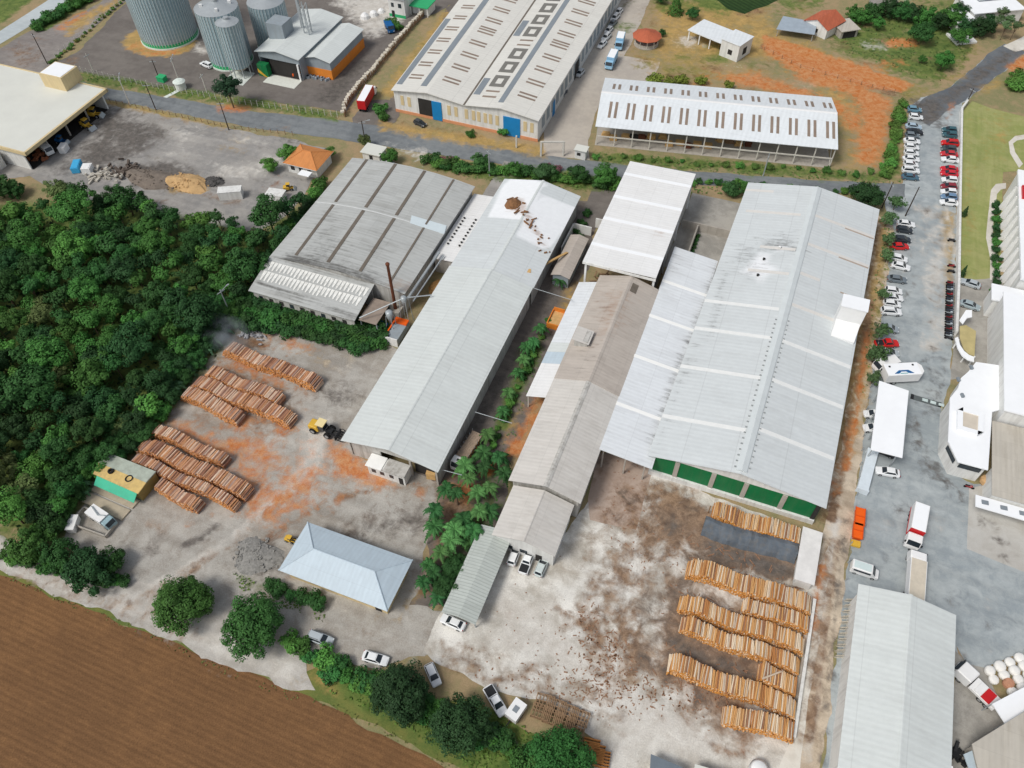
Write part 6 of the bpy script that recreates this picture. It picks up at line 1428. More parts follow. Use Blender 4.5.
stack(16.7,27.5,43.6,46.4, 2.2, 'top logs of the row nearest the bottom edge', 'pale log on top of the short log row nearest the bottom edge', slant=.05, skew=.9)
stack(6.7,27.3,47.7,50.6, 2.2, 'top logs of the second row from the bottom', 'log on top of the long second row up from the bottom edge', slant=.06)
stack(20.7,27.1,51.3,54.2, 2.2, 'top logs of the short row with the leaning log', 'log on top of the short row that carries the leaning pole', slant=.04)
stack(7.0,26.9,54.9,57.4, 2.2, 'top logs of the row above the leaning pole', 'log on top of the long row directly above the leaning pole', slant=.05)
stack(5.9,27.2,58.5,61.2, 2.2, 'top logs of the pale long row', 'pale log on top of the long row beside the white puddle', slant=.05)
stack(16.2,27.5,62.3,64.7, 2.2, slant=.04); stack(5.8,27.3,65.4,68.6, 2.3, slant=.04, skew=.5); stack(7.6,23.9,77.8,81.0, 2.3, slant=.04)
for a in ((-100.2,-75.9,80.0,82.4,-1.4),(-100.0,-81.0,73.2,75.4,-1.0),(-101.0,-76.0,69.7,72.1,-1.2),(-101.5,-86.3,66.6,68.9,-1.7),(-101.6,-83.1,56.4,58.8,-1.5),(-101.9,-75.0,52.0,55.0,-1.9),(-101.2,-75.6,49.2,51.3,-1.6),(-92.6,-82.1,46.0,48.4,-1.0)):
    stack(a[0], a[1], a[2]-(.3 if a[2] > 60 else 0), a[3]+(.15 if a[2] > 60 else -.15), 2.4, old=True, slant=-.10, skew=a[4])
# logs on the lorry (stuff too: carried, but part of the one mass)
ca, sa = math.cos(LORRY.rotation_euler[2]), math.sin(LORRY.rotation_euler[2])
lm, le = MB(), MB()
for k in range(26):
    for q in range(4): log_into(lm, le, -LLEN/2+.5+k*.30, random.gauss(0,.05), 1.15+q*.34, 2.3, .15, 0)
nb_ = len(lm.f); o_ = len(lm.v); lm.f += [tuple(i+o_ for i in f) for f in le.f]; lm.v += le.v
me_ = lm.mesh('load', [plain('grey brown bark', S(158,140,122), .9, .25, 1.5), M_cut])
for p in me_.polygons[nb_:]: p.material_index = 1
put('load', me_, LORRY)
def merge2(a, b, c_, d_, name, mats):
    m = MB(); idx = []
    for k, q in enumerate((a, b, c_, d_)): m.add(q.v, q.f); idx += [k]*len(q.f)
    me_ = m.mesh(name, mats); me_.polygons.foreach_set('material_index', idx); return me_
o = put('stacked_logs', merge2(pile, pend, piled, pended, 'stacked_logs', [M_log, M_cut, M_logd, plain('older cut end', S(232,160,82), .9, .3, 2.0)])); o['kind'] = 'stuff'
for i in range(4):
    pass
o = put('log', LOGM[2]); x, y = at(771,676,2.2); o.location = (x, y, 2.62); o.rotation_euler = (0, 0, R(-50)); o.scale = (1.1,1.3,1.1); o['label'] = 'pale pole lying slantwise across the short log row'; o['category'] = 'log'
# tarpaulin covered stack
m = MB(); n_ = 26
for i in range(n_+1):
    f_ = i/n_; x = 7.2+(24.0-7.2)*f_; w_ = random.uniform(-.12,.12)
    for (yy, zz) in ((77.7,1.9),(76.9,2.0+w_),(75.9,1.7+w_),(75.0,.9+w_*.6),(74.5,.0)): m.v.append((x+random.uniform(-.1,.1), yy+random.uniform(-.12,.12)-.3*math.sin(f_*5), max(0,zz+.1*math.sin(i*1.1))))
for i in range(n_):
    for k in range(4): m.f.append((i*5+k, i*5+k+1, (i+1)*5+k+1, (i+1)*5+k))
m.f.append((0,1,2,3,4)[::-1]); m.f.append(tuple(n_*5+k for k in range(5)))
me_ = MB().add([(x-15.6,y-76,z) for x,y,z in m.v], m.f); solo('tarpaulin', me_, plain('dark grey tarpaulin', S(92,100,108), .7, .28, .5, streaky=.35), 'dark grey tarpaulin sheet draped in front of the top log row', 'tarpaulin', (15.6,76,0))
# stake frames at ends of rows
for (px, py, lab) in ((708,513,'thin dark stake holding the end of the top log row'), (697,600,'thin stake at the end of the long upper log row')):
    x, y = at(px, py); solo('stake', MB().cyl((0,0,0),(0,0,2.6),.1), M_woodd, lab, 'stake', (x,y,0))
# bark litter
m = MB()
def litter(px, py, sx, sy, n, lo=.2, hi=1.3):
    for _ in range(n):
        x, y = at(random.gauss(px, sx), random.gauss(py, sy)); m.box((x, y, .05), (random.uniform(lo,hi), random.uniform(.06,.22), .08), random.uniform(0,3.14))
litter(605,650,14,9,150,.1,.7); litter(600,685,22,10,130,.1,.7); litter(588,622,8,9,45,.1,.7); litter(625,530,14,16,40,.1,.5); litter(640,690,22,14,110,.1,.6); litter(660,560,20,30,60,.1,.5); litter(700,700,25,12,90,.1,.6); litter(560,680,35,20,90,.1,.4); litter(640,470,12,12,20,.1,.5); litter(540,640,35,30,60,.1,.3)
for _ in range(110):
    x, y = random.uniform(5,26), random.choice((52.6,69.5,71.5,73.0,62.6,47.2)); m.box((x, y+random.gauss(0,.5), .06), (random.uniform(.3,1.6), random.uniform(.08,.2), .1), random.uniform(0,3.14))
o = put('bark_litter', m.mesh('bark_litter', plain('bark bits', S(146,112,88), .95, .4, 1.5))); o['kind'] = 'stuff'
# crates and pallets
def crate_proto():
    m = MB()
    for k in range(6): m.bx(-1.5+k*.56,-1.5+k*.56+.14,-1.1,1.1,.9,1.0)
    for y in (-1.1,-.05,1.0): m.bx(-1.5,1.45,y,y+.12,.75,.9).bx(-1.5,1.45,y,y+.12,0,.12)
    for x in (-1.5,-.05,1.35):
        for y in (-1.1,1.0): m.bx(x,x+.12,y,y+.12,.12,.75)
    return m.mesh('crate', M_woodd)
cm = crate_proto(); i = 0
for r_ in range(2):
    for q in range(4):
        x, y = at(545+q*11.5-r_*4, 703+q*5.2+r_*10); o = put('wooden_crate', cm); o.location = (x, y, .02); o.rotation_euler = (0, 0, R(3)+random.uniform(-.05,.05))
        o['label'] = 'open wooden crate in the block of crates behind the round tree'; o['category'] = 'crate'; o['group'] = 'wooden crates by the bottom trees'
m = MB()
for k in range(6):
    for q in range(3): m.box((0, -1.1+k*.45, .15+q*.3), (2.6,.18,.08)).box((-1.1+q*1.1, 0, .05+q*.3), (.12,2.6,.1))
pal = m.mesh('pallet', plain('reddish pallet wood', S(178,120,66), .9, .2, 1.5))
for k in range(3):
    x, y = at(591+k*5, 748+k*6); o = put('pallet', pal); o.location = (x,y,.02); o.rotation_euler = (0,0,R(8)); o['label'] = 'reddish wooden pallet stack by the yard edge at the bottom'; o['category'] = 'pallet'; o['group'] = 'reddish pallets'
m = MB()
for k in range(7): m.box((0, -1.0+k*.33, .9), (.08,.16,1.8), 0, .3)
m.box((.1,0,.5),(.1,2.2,.12),0,.3).box((.0,0,1.3),(.1,2.2,.12),0,.3)
lp = m.mesh('leaning_rack', plain('pale worn rack', S(196,188,172), .8, .2, 1.5))
for k in range(11):
    x, y = at(850-k*1.0, 602+k*5.6); o = put('leaning_rack', lp); o.location = (x,y,0.02); o.rotation_euler = (0,0,R(-68)); o['label'] = 'pale rack leaning in the row beside the gabled warehouse'; o['category'] = 'rack'; o['group'] = 'leaning racks by the gabled warehouse'
# bulk bags
m = MB().add(*(lambda q: (q.v, q.f))(MB().lathe([(.62,0),(.8,.3),(.82,.8),(.7,1.1),(.3,1.15)], n=12)))
bagm = m.mesh('bulk_bag', plain('white bulk bag', S(238,236,230), .8, .07, 1.5), smooth=True); bago = m.mesh('bulk_bag', plain('open bag rust fill', S(190,140,112), .9, .25, 2))
for r_ in range(4):
    for q in range(5):
        px, py = 988+q*10.0+r_*4.2, 672-q*4.3+r_*8.5
        if r_ >= 2 and q == 0: continue
        x, y = at(px, py); o = put('bulk_bag', bago if (r_, q) in ((2,1),(3,3)) else bagm); o.location = (x,y,0.02); o.rotation_euler = (0,0,random.random()*3); s_ = random.uniform(.98,1.14); o.scale = (s_*random.uniform(.9,1.1),s_,s_*random.uniform(.7,1.05))
        o['label'] = 'bulk bag with rusty contents showing among white bags' if (r_, q) in ((2,1),(3,3)) else 'white bulk bag in the rows beside the white cabbed lorry'; o['category'] = 'bulk bag'; o['group'] = 'open rusty bulk bags' if (r_, q) in ((2,1),(3,3)) else 'white bulk bags'
bx_ = MB().add(*(lambda q: (q.v, q.f))(MB().lathe([(.7,0),(.95,.5),(.9,1.1),(.4,1.3)], n=9))).mesh('waste_bag', plain('brown waste bag', S(196,160,116), .9, .25, 1.8))
for k in range(7):
    x, y = at(984+k*6.4, 483+k*2.1); o = put('waste_bag', bx_); o.location = (x,y,0.02); o.rotation_euler = (0,0,k*1.1); s_ = random.uniform(.9,1.2); o.scale = (s_,s_,s_); o['label'] = 'brown bag in the line under the office wing canopy'; o['category'] = 'bag'; o['group'] = 'brown bags under the office wing'
# speed bump with white blocks
a = np.array(at(910.5,396.5)); b = np.array(at(941,405.5)); d = b-a; m = MB(); L = np.linalg.norm(d)
m.bx(-L/2,L/2,-.65,.65,.02,.14); t = thing('drain_ramp', 'dark ramp across the car park with three pale blocks', 'ramp', (*((a+b)/2),0), math.atan2(d[1],d[0]))
part('ramp', m, plain('dark ramp', S(92,98,98), .9, .15), t, w=False)
for x in (-.2,1.4,3.0): part('block', MB().bx(x-.55,x+.55,-.35,.35,.14,.26), plain('pale block', S(196,210,208), .8, .1), t, w=False)
for x in (-L/2+.3, L/2-.3): part('end_block', MB().bx(x-.3,x+.3,-.66,.66,.14,.2), M_blackp, t, w=False)
# junk at the depot
Msc = plain('scrap', S(150,140,128), .9, .3, 1.5)
for (px, py, sx, sy, n, mt, lab) in ((103,176,9,4,40,plain('pale rubble',S(186,180,168),.9,.2,1.5),'pale rubble heap beside the blue tipped box at the wood edge'), (128,172,10,4,40,plain('dark scrap',S(96,86,78),.9,.3,1.5),'dark scrap heap at the edge of the depot yard'), (38,157,6,3,22,plain('rust scrap',S(150,92,64),.9,.3,1.5),'rusty scrap heap at the near corner of the depot'), (955,757,5,4,14,M_blackp,'dark clutter by the blue lean-to in the bottom right corner')):
    x0, y0 = at(px, py); m = MB()
    for _ in range(n):
        x, y = at(random.gauss(px, sx), random.gauss(py, sy)); m.box((x-x0,y-y0,random.uniform(.1,.9)), (random.uniform(.4,2.2),random.uniform(.3,.8),random.uniform(.2,.7)), random.uniform(0,3), random.uniform(-.4,.4))
    solo('scrap_heap', m, mt, lab, 'scrap heap', (x0,y0,0))
def mound(px, py, rx, ry, h, mat, label):
    m = MB(); rg_2 = random.Random(px); n = 18; x, y = at(px, py)
    for (f_, z) in ((1,0),(.86,.22),(.62,.62),(.34,.92),(.1,1.0)):
        for i in range(n): a_ = 6.283*i/n; q_ = f_*(1+.16*math.sin(a_*3+px)+rg_2.uniform(-.07,.07)); m.v.append((rx*q_*math.cos(a_), ry*q_*math.sin(a_), h*z*(1+.12*math.sin(a_*2))))
    for k in range(4):
        for i in range(n): j_ = (i+1) % n; m.f.append((k*n+i, k*n+j_, (k+1)*n+j_, (k+1)*n+i))
    m.f.append(tuple(range(4*n, 5*n)))
    for k in range(130):     # loose lumps on the slopes
        a_ = rg_2.uniform(0,6.28); q_ = rg_2.uniform(0,1.08); s_ = rg_2.uniform(.12,.42); m.box((rx*q_*math.cos(a_), ry*q_*math.sin(a_), max(.05, h*(1-q_*q_)*.95)), (s_*1.4,s_,s_*.8), rg_2.uniform(0,3), rg_2.uniform(-.5,.5))
    solo('earth_mound', m, mat, label, 'mound', (x,y,0), None, 0, False)
mound(186,183,7.5,3.6,1.5,plain('golden sawdust', S(194,160,114), .95, .2, .8),'golden sawdust mound at the wood edge of the depot yard')
mound(214,182,2.8,2.0,1.1,plain('black grit', S(86,84,82), .95, .2, 1),'small black grit mound beside the golden sawdust mound')
mound(150,178,9,4,1.3,plain('grey brown spoil', S(122,112,102), .95, .25, .8),'grey brown spoil mound between the rubble and sawdust mounds')
mound(258,556,4.6,3.4,.8,plain('grey stone heap', S(140,138,133), .95, .34, 2.0),'grey stone mound beside the end of the hip roofed building')
x, y = at(78,169); solo('blue_box', MB().box((0,0,.9),(2.0,4.2,1.6),.5).box((0,0,1.75),(1.7,3.8,.1),.5), plain('sky blue paint', S(70,170,216), .5, .06), 'sky blue tipped box at the wood edge by the depot', 'box', (x,y,0))
x, y = at(89,172); solo('white_cab', MB().box((0,0,1.0),(2.4,2.6,1.9),.4).box((.2,0,2.0),(1.6,1.8,.12),.4), M_white, 'white scrapped cab beside the sky blue box', 'scrap cab', (x,y,0))
x, y = at(65,151); solo('white_crate', MB().box((0,0,.9),(1.8,2.6,1.7),.3).box((0,0,1.8),(1.9,2.7,.1),.3), M_white, 'white upright crate standing under the depot edge', 'crate', (x,y,0))
x, y = at(232,197); solo('white_container', MB().box((0,0,1.25),(2.6,6.0,2.4),R(-62)).box((0,0,2.5),(2.7,6.1,.1),R(-62)), W_white, 'white container box at the edge of the wood', 'container', (x,y,0))
x, y = at(277,198); solo('white_container', MB().box((0,0,1.0),(4.6,2.8,1.6),R(8)).box((0,0,1.85),(4.8,3.0,.12),R(8)), W_white, 'low white container below the orange tiled house', 'container', (x,y,0))
x, y = at(434,465,2); solo('wood_bin', MB().box((0,0,.9),(1.8,2.0,1.8),.2).box((0,0,1.85),(1.9,2.1,.1),.2), M_wood, 'pale wooden bin at the open corner of the long shed', 'bin', (x,y-1.2,0))
x, y = at(556,322); t = thing('wood_bin', 'orange brown open bin in the alley beside the lean-to', 'bin', (x,y,0), R(0)); part('wall', MB().bx(-1.5,-1.3,-2.4,2.4,0,1.6).bx(1.3,1.5,-2.4,2.4,0,1.6).bx(-1.3,1.3,-2.4,-2.2,0,1.6).bx(-1.3,1.3,2.2,2.4,0,2.2), W_orange, t, w=False); part('fill', MB().bx(-1.3,1.3,-2.2,2.2,0,1.1), M_wood, t, w=False)
a = at(530,273,6); b = at(567,253,4); solo('wood_chute', MB().hexa([(-.3,0,0),(.3,0,0),(b[0]-a[0]+.3,b[1]-a[1],-2.2),(b[0]-a[0]-.3,b[1]-a[1],-2.2)],[(-.3,0,.3),(.3,0,.3),(b[0]-a[0]+.3,b[1]-a[1],-1.9),(b[0]-a[0]-.3,b[1]-a[1],-1.9)]).box((-.6,-.2,.3),(1.6,1.2,.5),.3), M_wood, 'pale wooden chute from the rear shed roof over the alley', 'chute', (a[0],a[1],6.2))
for k, (p0, p1, z, lab) in enumerate((((530,287),(573,299),6.0,'pale cable pipe crossing the alley at the top'), ((475,412),(512,422),5.5,'thin pale cable crossing the alley above the log lorry'), ((443,470),(462,474),5.0,'thin pale cable running from the long shed corner'))):
    a = at(*p0, z); b = at(*p1, z); solo('overhead_cable', MB().cyl((0,0,0),(b[0]-a[0],b[1]-a[1],-.4),.07), M_steel, lab, 'cable', (a[0],a[1],z))
# ------------------------------------------------------------------ VEGETATION
def leaf_mat(name, amp=.42, rough=.7):
    s = NT(name, rough, .2); oi = s.n('ShaderNodeObjectInfo'); g = s.n('ShaderNodeNewGeometry')
    nz = s.noise(.45, 4, .6, obj=True)
    v = s.math('ADD', s.math('MULTIPLY', g.outputs['Random Per Island'], .6), s.math('MULTIPLY', nz, .8))
    col = s.mul(oi.outputs['Color'], s.rng(v, .2, 1.2, 1-amp, 1+amp))
    hue = s.n('ShaderNodeHueSaturation'); s.l(col, hue.inputs['Color']); s.l(s.rng(oi.outputs['Random'], 0, 1, .486, .512), hue.inputs['Hue']); s.l(s.rng(oi.outputs['Random'], 0, 1, .76, 1.22), hue.inputs['Value'])
    s.color(hue.outputs[0]); return s.m
M_leaf = leaf_mat('leaves')
M_bark = plain('tree bark', S(104,88,72), .9, .25, 2)
def leaf_cloud(cen, nor, size, rg, aspect=.62):
    """many leaf quads; cen Nx3, nor Nx3"""
    n = len(cen); nor = nor/np.linalg.norm(nor, axis=1, keepdims=True)
    u = np.cross(nor, rg.normal(size=(n, 3))); u /= np.linalg.norm(u, axis=1, keepdims=True)+1e-9; v = np.cross(nor, u)
    s_ = size*rg.uniform(.6, 1.3, (n, 1)); a = u*s_*.5; b = v*s_*.5*aspect
    V = np.empty((n, 4, 3)); V[:, 0] = cen-a; V[:, 1] = cen-b; V[:, 2] = cen+a; V[:, 3] = cen+b
    return V.reshape(-1, 3)
def cloud_mesh(name, V, mat):
    n = len(V)//4; me_ = bpy.data.meshes.new(name); me_.vertices.add(len(V)); me_.vertices.foreach_set('co', V.astype(np.float32).ravel())
    me_.loops.add(len(V)); me_.loops.foreach_set('vertex_index', np.arange(len(V), dtype=np.int32))
    me_.polygons.add(n); me_.polygons.foreach_set('loop_start', np.arange(0, len(V), 4, dtype=np.int32))
    me_.materials.append(mat); me_.update(); me_.validate(); return me_
def crown_mesh(seed, rx=1.0, rz=.8, clumps=26, per=85, leaf=.15, spread=.24, even=False):
    rg = np.random.default_rng(seed); C_ = []; Nn = []
    # a lopsided crown: several limbs, each with its own head of leaf clumps
    nl = 6 if not even else 9; lob = []
    for k in range(nl):
        a_ = 6.283*k/nl+rg.uniform(-.4, .4); q_ = rg.uniform(.30, .62) if not even else rg.uniform(.34, .46); lob.append((np.array([q_*math.cos(a_)*rx, q_*math.sin(a_)*rx, rg.uniform(-.30, .22)*rz]), rg.uniform(.38, .58) if not even else rg.uniform(.50, .58)))
    lob.append((np.array([rg.uniform(-.15,.15), rg.uniform(-.15,.15), rg.uniform(.15,.4)*rz]), .6))
    for k in range(clumps):
        d = rg.normal(size=3); d /= np.linalg.norm(d); d[2] = d[2]*.8+.25 if d[2] < .3 else d[2]
        lc, lr = lob[k % len(lob)]; c = lc+d*lr*rg.uniform(.75, 1.0)
        sp = spread*rg.uniform(.7, 1.35)
        q = rg.normal(size=(per, 3)); q /= np.linalg.norm(q, axis=1, keepdims=True); q = q*(rg.uniform(.35, 1, (per, 1))**.5)
        p = c+q*sp*np.array([1, 1, .72]); C_.append(p); Nn.append(q*.9+d*.5+np.array([0, 0, .35])+rg.normal(0, .35, (per, 3)))
    # loose inner filling so the crown is not hollow
    q = rg.normal(size=(clumps*22, 3)); q /= np.linalg.norm(q, axis=1, keepdims=True); q *= rg.uniform(.2, .84, (len(q), 1)); C_.append(q*np.array([rx, rx, rz])); Nn.append(q+np.array([0, 0, .4]))
    return cloud_mesh('crown', leaf_cloud(np.concatenate(C_), np.concatenate(Nn), leaf, rg), M_leaf)
def trunk_mesh(seed):
    rg = random.Random(seed); m = MB(); m.cyl((0,0,0),(0.02,0.03,.55),.055,.04,7)
    for k in range(5):
        a = k*1.26+rg.random(); e = (.45*math.cos(a), .45*math.sin(a), .95+.2*rg.random()); m.cyl((.02,.03,.45+.05*k/5),e,.03,.012,5)
    return m.mesh('trunk', M_bark)
CR_BIG = [crown_mesh(s_, 1, .82, 44, 130, .105, .22) for s_ in range(8)]
CR_DENSE = [crown_mesh(20+s_, 1, .82, 130, 120, .075, .19, even=True) for s_ in range(3)]
CR_BUSH = [crown_mesh(40+s_, 1, .75, 14, 60, .24, .36) for s_ in range(4)]
CR_LOOSE = [crown_mesh(60+s_, 1, .8, 16, 50, .20, .26) for s_ in range(3)]
CR_CONE = []
for s_ in range(2):
    rg = np.random.default_rng(80+s_); n = 1500; z = rg.uniform(0, 1, n)**1.3; rr_ = (1-z)*.9*np.sqrt(rg.uniform(.3, 1, n))+.06; th = rg.uniform(0, 6.28, n); rr_ *= 1+.18*np.sin(th*3+z*20)
    p = np.stack([rr_*np.cos(th), rr_*np.sin(th), z*2.3-.9], 1); CR_CONE.append(cloud_mesh('crown', leaf_cloud(p, np.stack([np.cos(th), np.sin(th), .5+0*z], 1)+rg.normal(0, .4, (n, 3)), .17, rg), M_leaf))
TRK = [trunk_mesh(s_) for s_ in range(3)]
G1, G2, G3, G4, G5 = S(54,94,46), S(68,114,50), S(45,79,42), S(86,132,58), S(96,112,64)
def tree(px, py, r, h, col, label, group=None, crowns=None, world=None, cat='tree', name='tree', zc=None, squash=1.0):
    x, y = world if world else at(px, py); crowns = crowns or CR_BIG
    t = thing(name, label, cat, (x, y, 0), random.random()*6.28, group)
    cz = zc if zc is not None else max(h-r*.8, r*.75)
    tr = put('trunk', random.choice(TRK), t); tr.scale = (max(.5, r*.9), max(.5, r*.9), cz*1.02)
    c_ = put('crown', random.choice(crowns), t); c_.location = (0, 0, cz); c_.scale = (r*random.uniform(.94,1.06), r*random.uniform(.94,1.06), r*squash*random.uniform(.92,1.08)); c_.color = col
    return t
def bush(px, py, r, col, label, group=None, z=None, world=None, name='shrub'):
    x, y = world if world else at(px, py)
    t = put(name, random.choice(CR_BUSH)); t.location = (x, y, r*.55 if z is None else z); t.rotation_euler = (0, 0, random.random()*6.28); s_ = r*random.uniform(.92,1.1); t.scale = (s_, s_*random.uniform(.9,1.1), s_*.9); t.color = col
    t['label'] = label; t['category'] = 'shrub'
    if group: t['group'] = group
    return t
# forest
forest = pp([(-70,232),(0,214),(30,222),(56,218),(70,206),(112,208),(160,214),(215,228),(258,236),(285,222),(306,210),(318,197),(326,202),(300,236),(262,290),(246,312),(230,324),(208,350),(176,398),(148,438),(122,464),(96,474),(84,500),(66,528),(44,546),(0,524),(-70,494)])
P_('green', [(-70,225),(0,205),(60,200),(112,205),(160,210),(215,226),(258,235),(322,192),(335,205),(300,250),(260,300),(244,326),(215,356),(150,445),(96,480),(70,530),(44,550),(0,530),(-70,500)], 3, 1.0)
fa = np.array(forest); lo, hi = fa.min(0), fa.max(0); pts = []; rg = np.random.default_rng(5)
for _ in range(9000):
    p = rg.uniform(lo, hi); r = rg.choice((rg.uniform(1.8, 3.2), rg.uniform(3.2, 5.6)))
    if sdist(p[None], fa)[0] > -r*.35: r = 1.8
    if sdist(p[None], fa)[0] > -1.0: continue
    if all(np.hypot(*(p-q[:2])) > .78*(r+q[2])*.9 for q in pts): pts.append((p[0], p[1], r))
LAB = {0:('tall dark green tree inside the wood beside the left log yard','dark trees of the wood'),1:('mid green broad crowned tree inside the wood','mid green trees of the wood'),2:('very dark tree filling the wood beside the left log yard','very dark trees of the wood'),3:('brighter green tree standing out of the dark wood','bright trees of the wood'),4:('olive grey leaved tree inside the dark wood','olive trees of the wood')}
for (x, y, r) in pts:
    k = rg.choice(5, p=(.36,.26,.22,.10,.06)); h = r*1.4+rg.uniform(1.0, 5.0)
    tree(0, 0, r*1.12, h, (G1,G2,G3,G4,G5)[k], LAB[k][0], LAB[k][1], CR_BIG if r > 2.6 else CR_LOOSE+CR_BUSH, (x, y), zc=h-r*.85)
edge = [(238,322),(226,338),(214,352),(204,366),(192,384),(180,402),(168,420),(154,440),(140,452),(124,466),(108,474),(94,482),(84,496),(76,512),(66,530)]
for k, (px, py) in enumerate(edge):
    r = random.uniform(1.9, 2.9); tree(px-5, py-2, r, r*1.5, random.choice((G1,G3,G2)), 'smaller dark tree in the belt closing the edge of the wood', 'edge trees of the wood', CR_BIG)
    tree(px-16, py-8, r*1.2, r*2.0, random.choice((G1,G3,G3)), 'dark tree in the second row behind the wood edge', 'second row trees of the wood edge', CR_BIG)
# lone trees
tree(190,612,5.3,8.2,S(72,118,54),'round leafy tree on the gravel, left one of a pair by the field road',None,CR_DENSE); tree(259,634,5.3,8.4,S(60,96,46),'round leafy tree on the gravel, the one next to the hip roofed building side',None,CR_DENSE)
tree(404,701,5.2,8.5,S(44,74,42),'big dark round tree over the white saloon and hidden car',None,CR_DENSE); tree(462,733,4.9,8.0,S(46,72,40),'dense dark ball shaped tree beside the white pickup in the bushes',None,CR_DENSE); tree(556,770,5.4,8.2,S(54,98,46),'bright green round tree beside the wooden crates',None,CR_DENSE)
tree(528,775,3.6,6,S(66,112,52),'lighter green tree leaning out beside the white box trailer',None,CR_BIG)
tree(95,578,4.6,6.5,S(44,76,42),'bushy tree at the wood corner above the field road, nearest the weighbridge',None,CR_BIG); tree(66,562,3.6,5.6,G1,'smaller tree at the wood corner beside the field road',None,CR_BIG); tree(38,552,4.2,6.5,G2,'tree at the wood corner, closest to the left edge above the road',None,CR_BIG); tree(118,566,3.0,4.6,G1,'low dark tree beside the log rows at the corner of the wood',None,CR_BIG)
tree(234,108,4.3,10.5,S(42,70,46),'dark feathery tree standing by the silo yard fence',None,CR_BIG[2:4],squash=1.15)
for (px, py, r, h, c_, l_) in ((290,160,3.2,5.0,G4,'bright green tree just above the orange tiled house'),(272,172,2.6,4.2,G4,'small bright tree left of the orange tiled house'),(390,163,2.8,4.5,G2,'tree beside the hut behind the old shed'),(366,148,2.2,4.2,G5,'grey green tree by the road pole above the hut'),(330,158,2.0,3.2,G4,'little tree right of the orange tiled house'),(863,207,4.5,6.6,G3,'dark round tree at the corner of the factory by the road'),
   (730,196,2.8,4.4,S(62,96,52),'tree between the tall canopy and factory roofs'),(745,194,2.2,3.6,G2,'second tree between the tall canopy and factory roofs'),(605,186,3.8,6.6,G2,'bushy tree in the hedge closest to the tall canopy'),(578,182,3.0,5.0,G1,'darker tree in the hedge before the tall canopy'),(545,180,3.0,5.2,S(70,112,66),'pale green tree in the middle of the road hedge'),(480,168,2.8,4.6,S(74,118,64),'pale green tree in the planted road bed'),(514,176,2.6,4.4,G2,'dark tree in the planted road bed'),
   (5,198,4.6,6.4,S(66,104,54),'bright bushy tree against the low depot roof'),(22,220,3.2,5,G2,'tree below the depot beside a grass patch'),(118,208,4.0,6,S(58,96,52),'tree at the wood edge below the scrap heaps'),(60,196,3.0,4.6,G5,'greyish bush tree at the depot yard edge'),(20,196,2.6,4.0,G1,'dark small tree beside the low depot roof')):
    tree(px, py, r, h, c_, l_)
# far trees on the right
FT = [(872,18,3.0),(886,16,3.4),(898,20,3.6),(912,22,3.2),(924,26,3.6),(936,30,3.4),(948,28,4.0),(956,20,3.2),(964,34,3.0),(978,36,3.4),(984,32,3.0),(860,24,3.0),(852,20,2.6)]
for px, py, r in FT: tree(px, py, r*1.15, r*1.7, random.choice((G1,G3,G2)), 'dark tree in the belt behind the meadow, in front of the white estate', 'trees of the far belt')
for (px, py, r, l_) in ((918,44,4.2,'lone dark round tree on the sloping meadow'),(957,45,3.4,'dark tree at the top of the meadow near the road'),(940,70,3.6,'low spreading tree beside the dark access road'),(921,63,1.6,'small dark tree on the meadow edge above the bank'),(876,30,2.6,'tree on the meadow beside the grey garage'),(675,14,3.0,'dark conifer above the red roofed gazebo'),(692,20,2.6,'round dark tree next to the white outbuilding'),(661,4,2.4,'small tree at the top edge by the court'),(662,36,1.4,'little bush tree beside the gazebo')):
    tree(px, py, r, r*1.7, random.choice((G1,G2)), l_, None, CR_CONE if 'conifer' in l_ else None)
for k, (px, py) in enumerate(((997,26),(1003,34),(1010,40),(1000,40),(992,34))): tree(px, py, 2.0, 6.5, S(88,112,72), 'thin pale palm like tree by the estate road', 'thin trees by the estate road', CR_LOOSE)
for k, (px, py, r) in enumerate(((655,84,2.8),(668,86,2.4),(680,84,2.4),(700,84,2.0),(728,88,1.8))): bush(px, py, r, S(120,138,56), 'yellow green bush behind the white open shed', 'yellow green bushes behind the open shed')
for px, py in ((1012,84),(1020,80),(1024,88),(1016,90)): bush(px, py, 2.8, G4, 'green bush on the bank beside the orange cut at the right edge', 'bushes by the orange cut')
# small trees beside the car row
for (px, py, r, l_) in ((893,210,2.4,'thin small tree by the bare lamp posts'),(885,226,2.2,'small grey green tree at the factory corner near the first parked cars'),(886,246,2.0,'small tree overhanging the red coupe'),(885,262,1.9,'small tree behind the two white cars below the red coupe'),(880,300,1.8,'sparse tree behind the four white cars'),(878,338,2.0,'small tree overhanging the red pickup'),(872,362,2.6,'bushy tree between the red pickup and white canopy'),(871,384,1.9,'bright green bush tree at the canopy corner')):
    tree(px, py, r, r*1.7+.6, S(84,112,70) if r < 2.3 else S(72,100,60), l_, None, CR_LOOSE)
rg = random.Random(3)
for k in range(26):
    f_ = k/25; px = 902-f_*18+rg.uniform(-3,3); py = 104+f_*74; bush(px, py, rg.uniform(1.0,1.9), rg.choice((S(84,120,52),S(98,130,60),G4)), 'green bush in the strip beside the top row of parked cars', 'bushes beside the top car row')
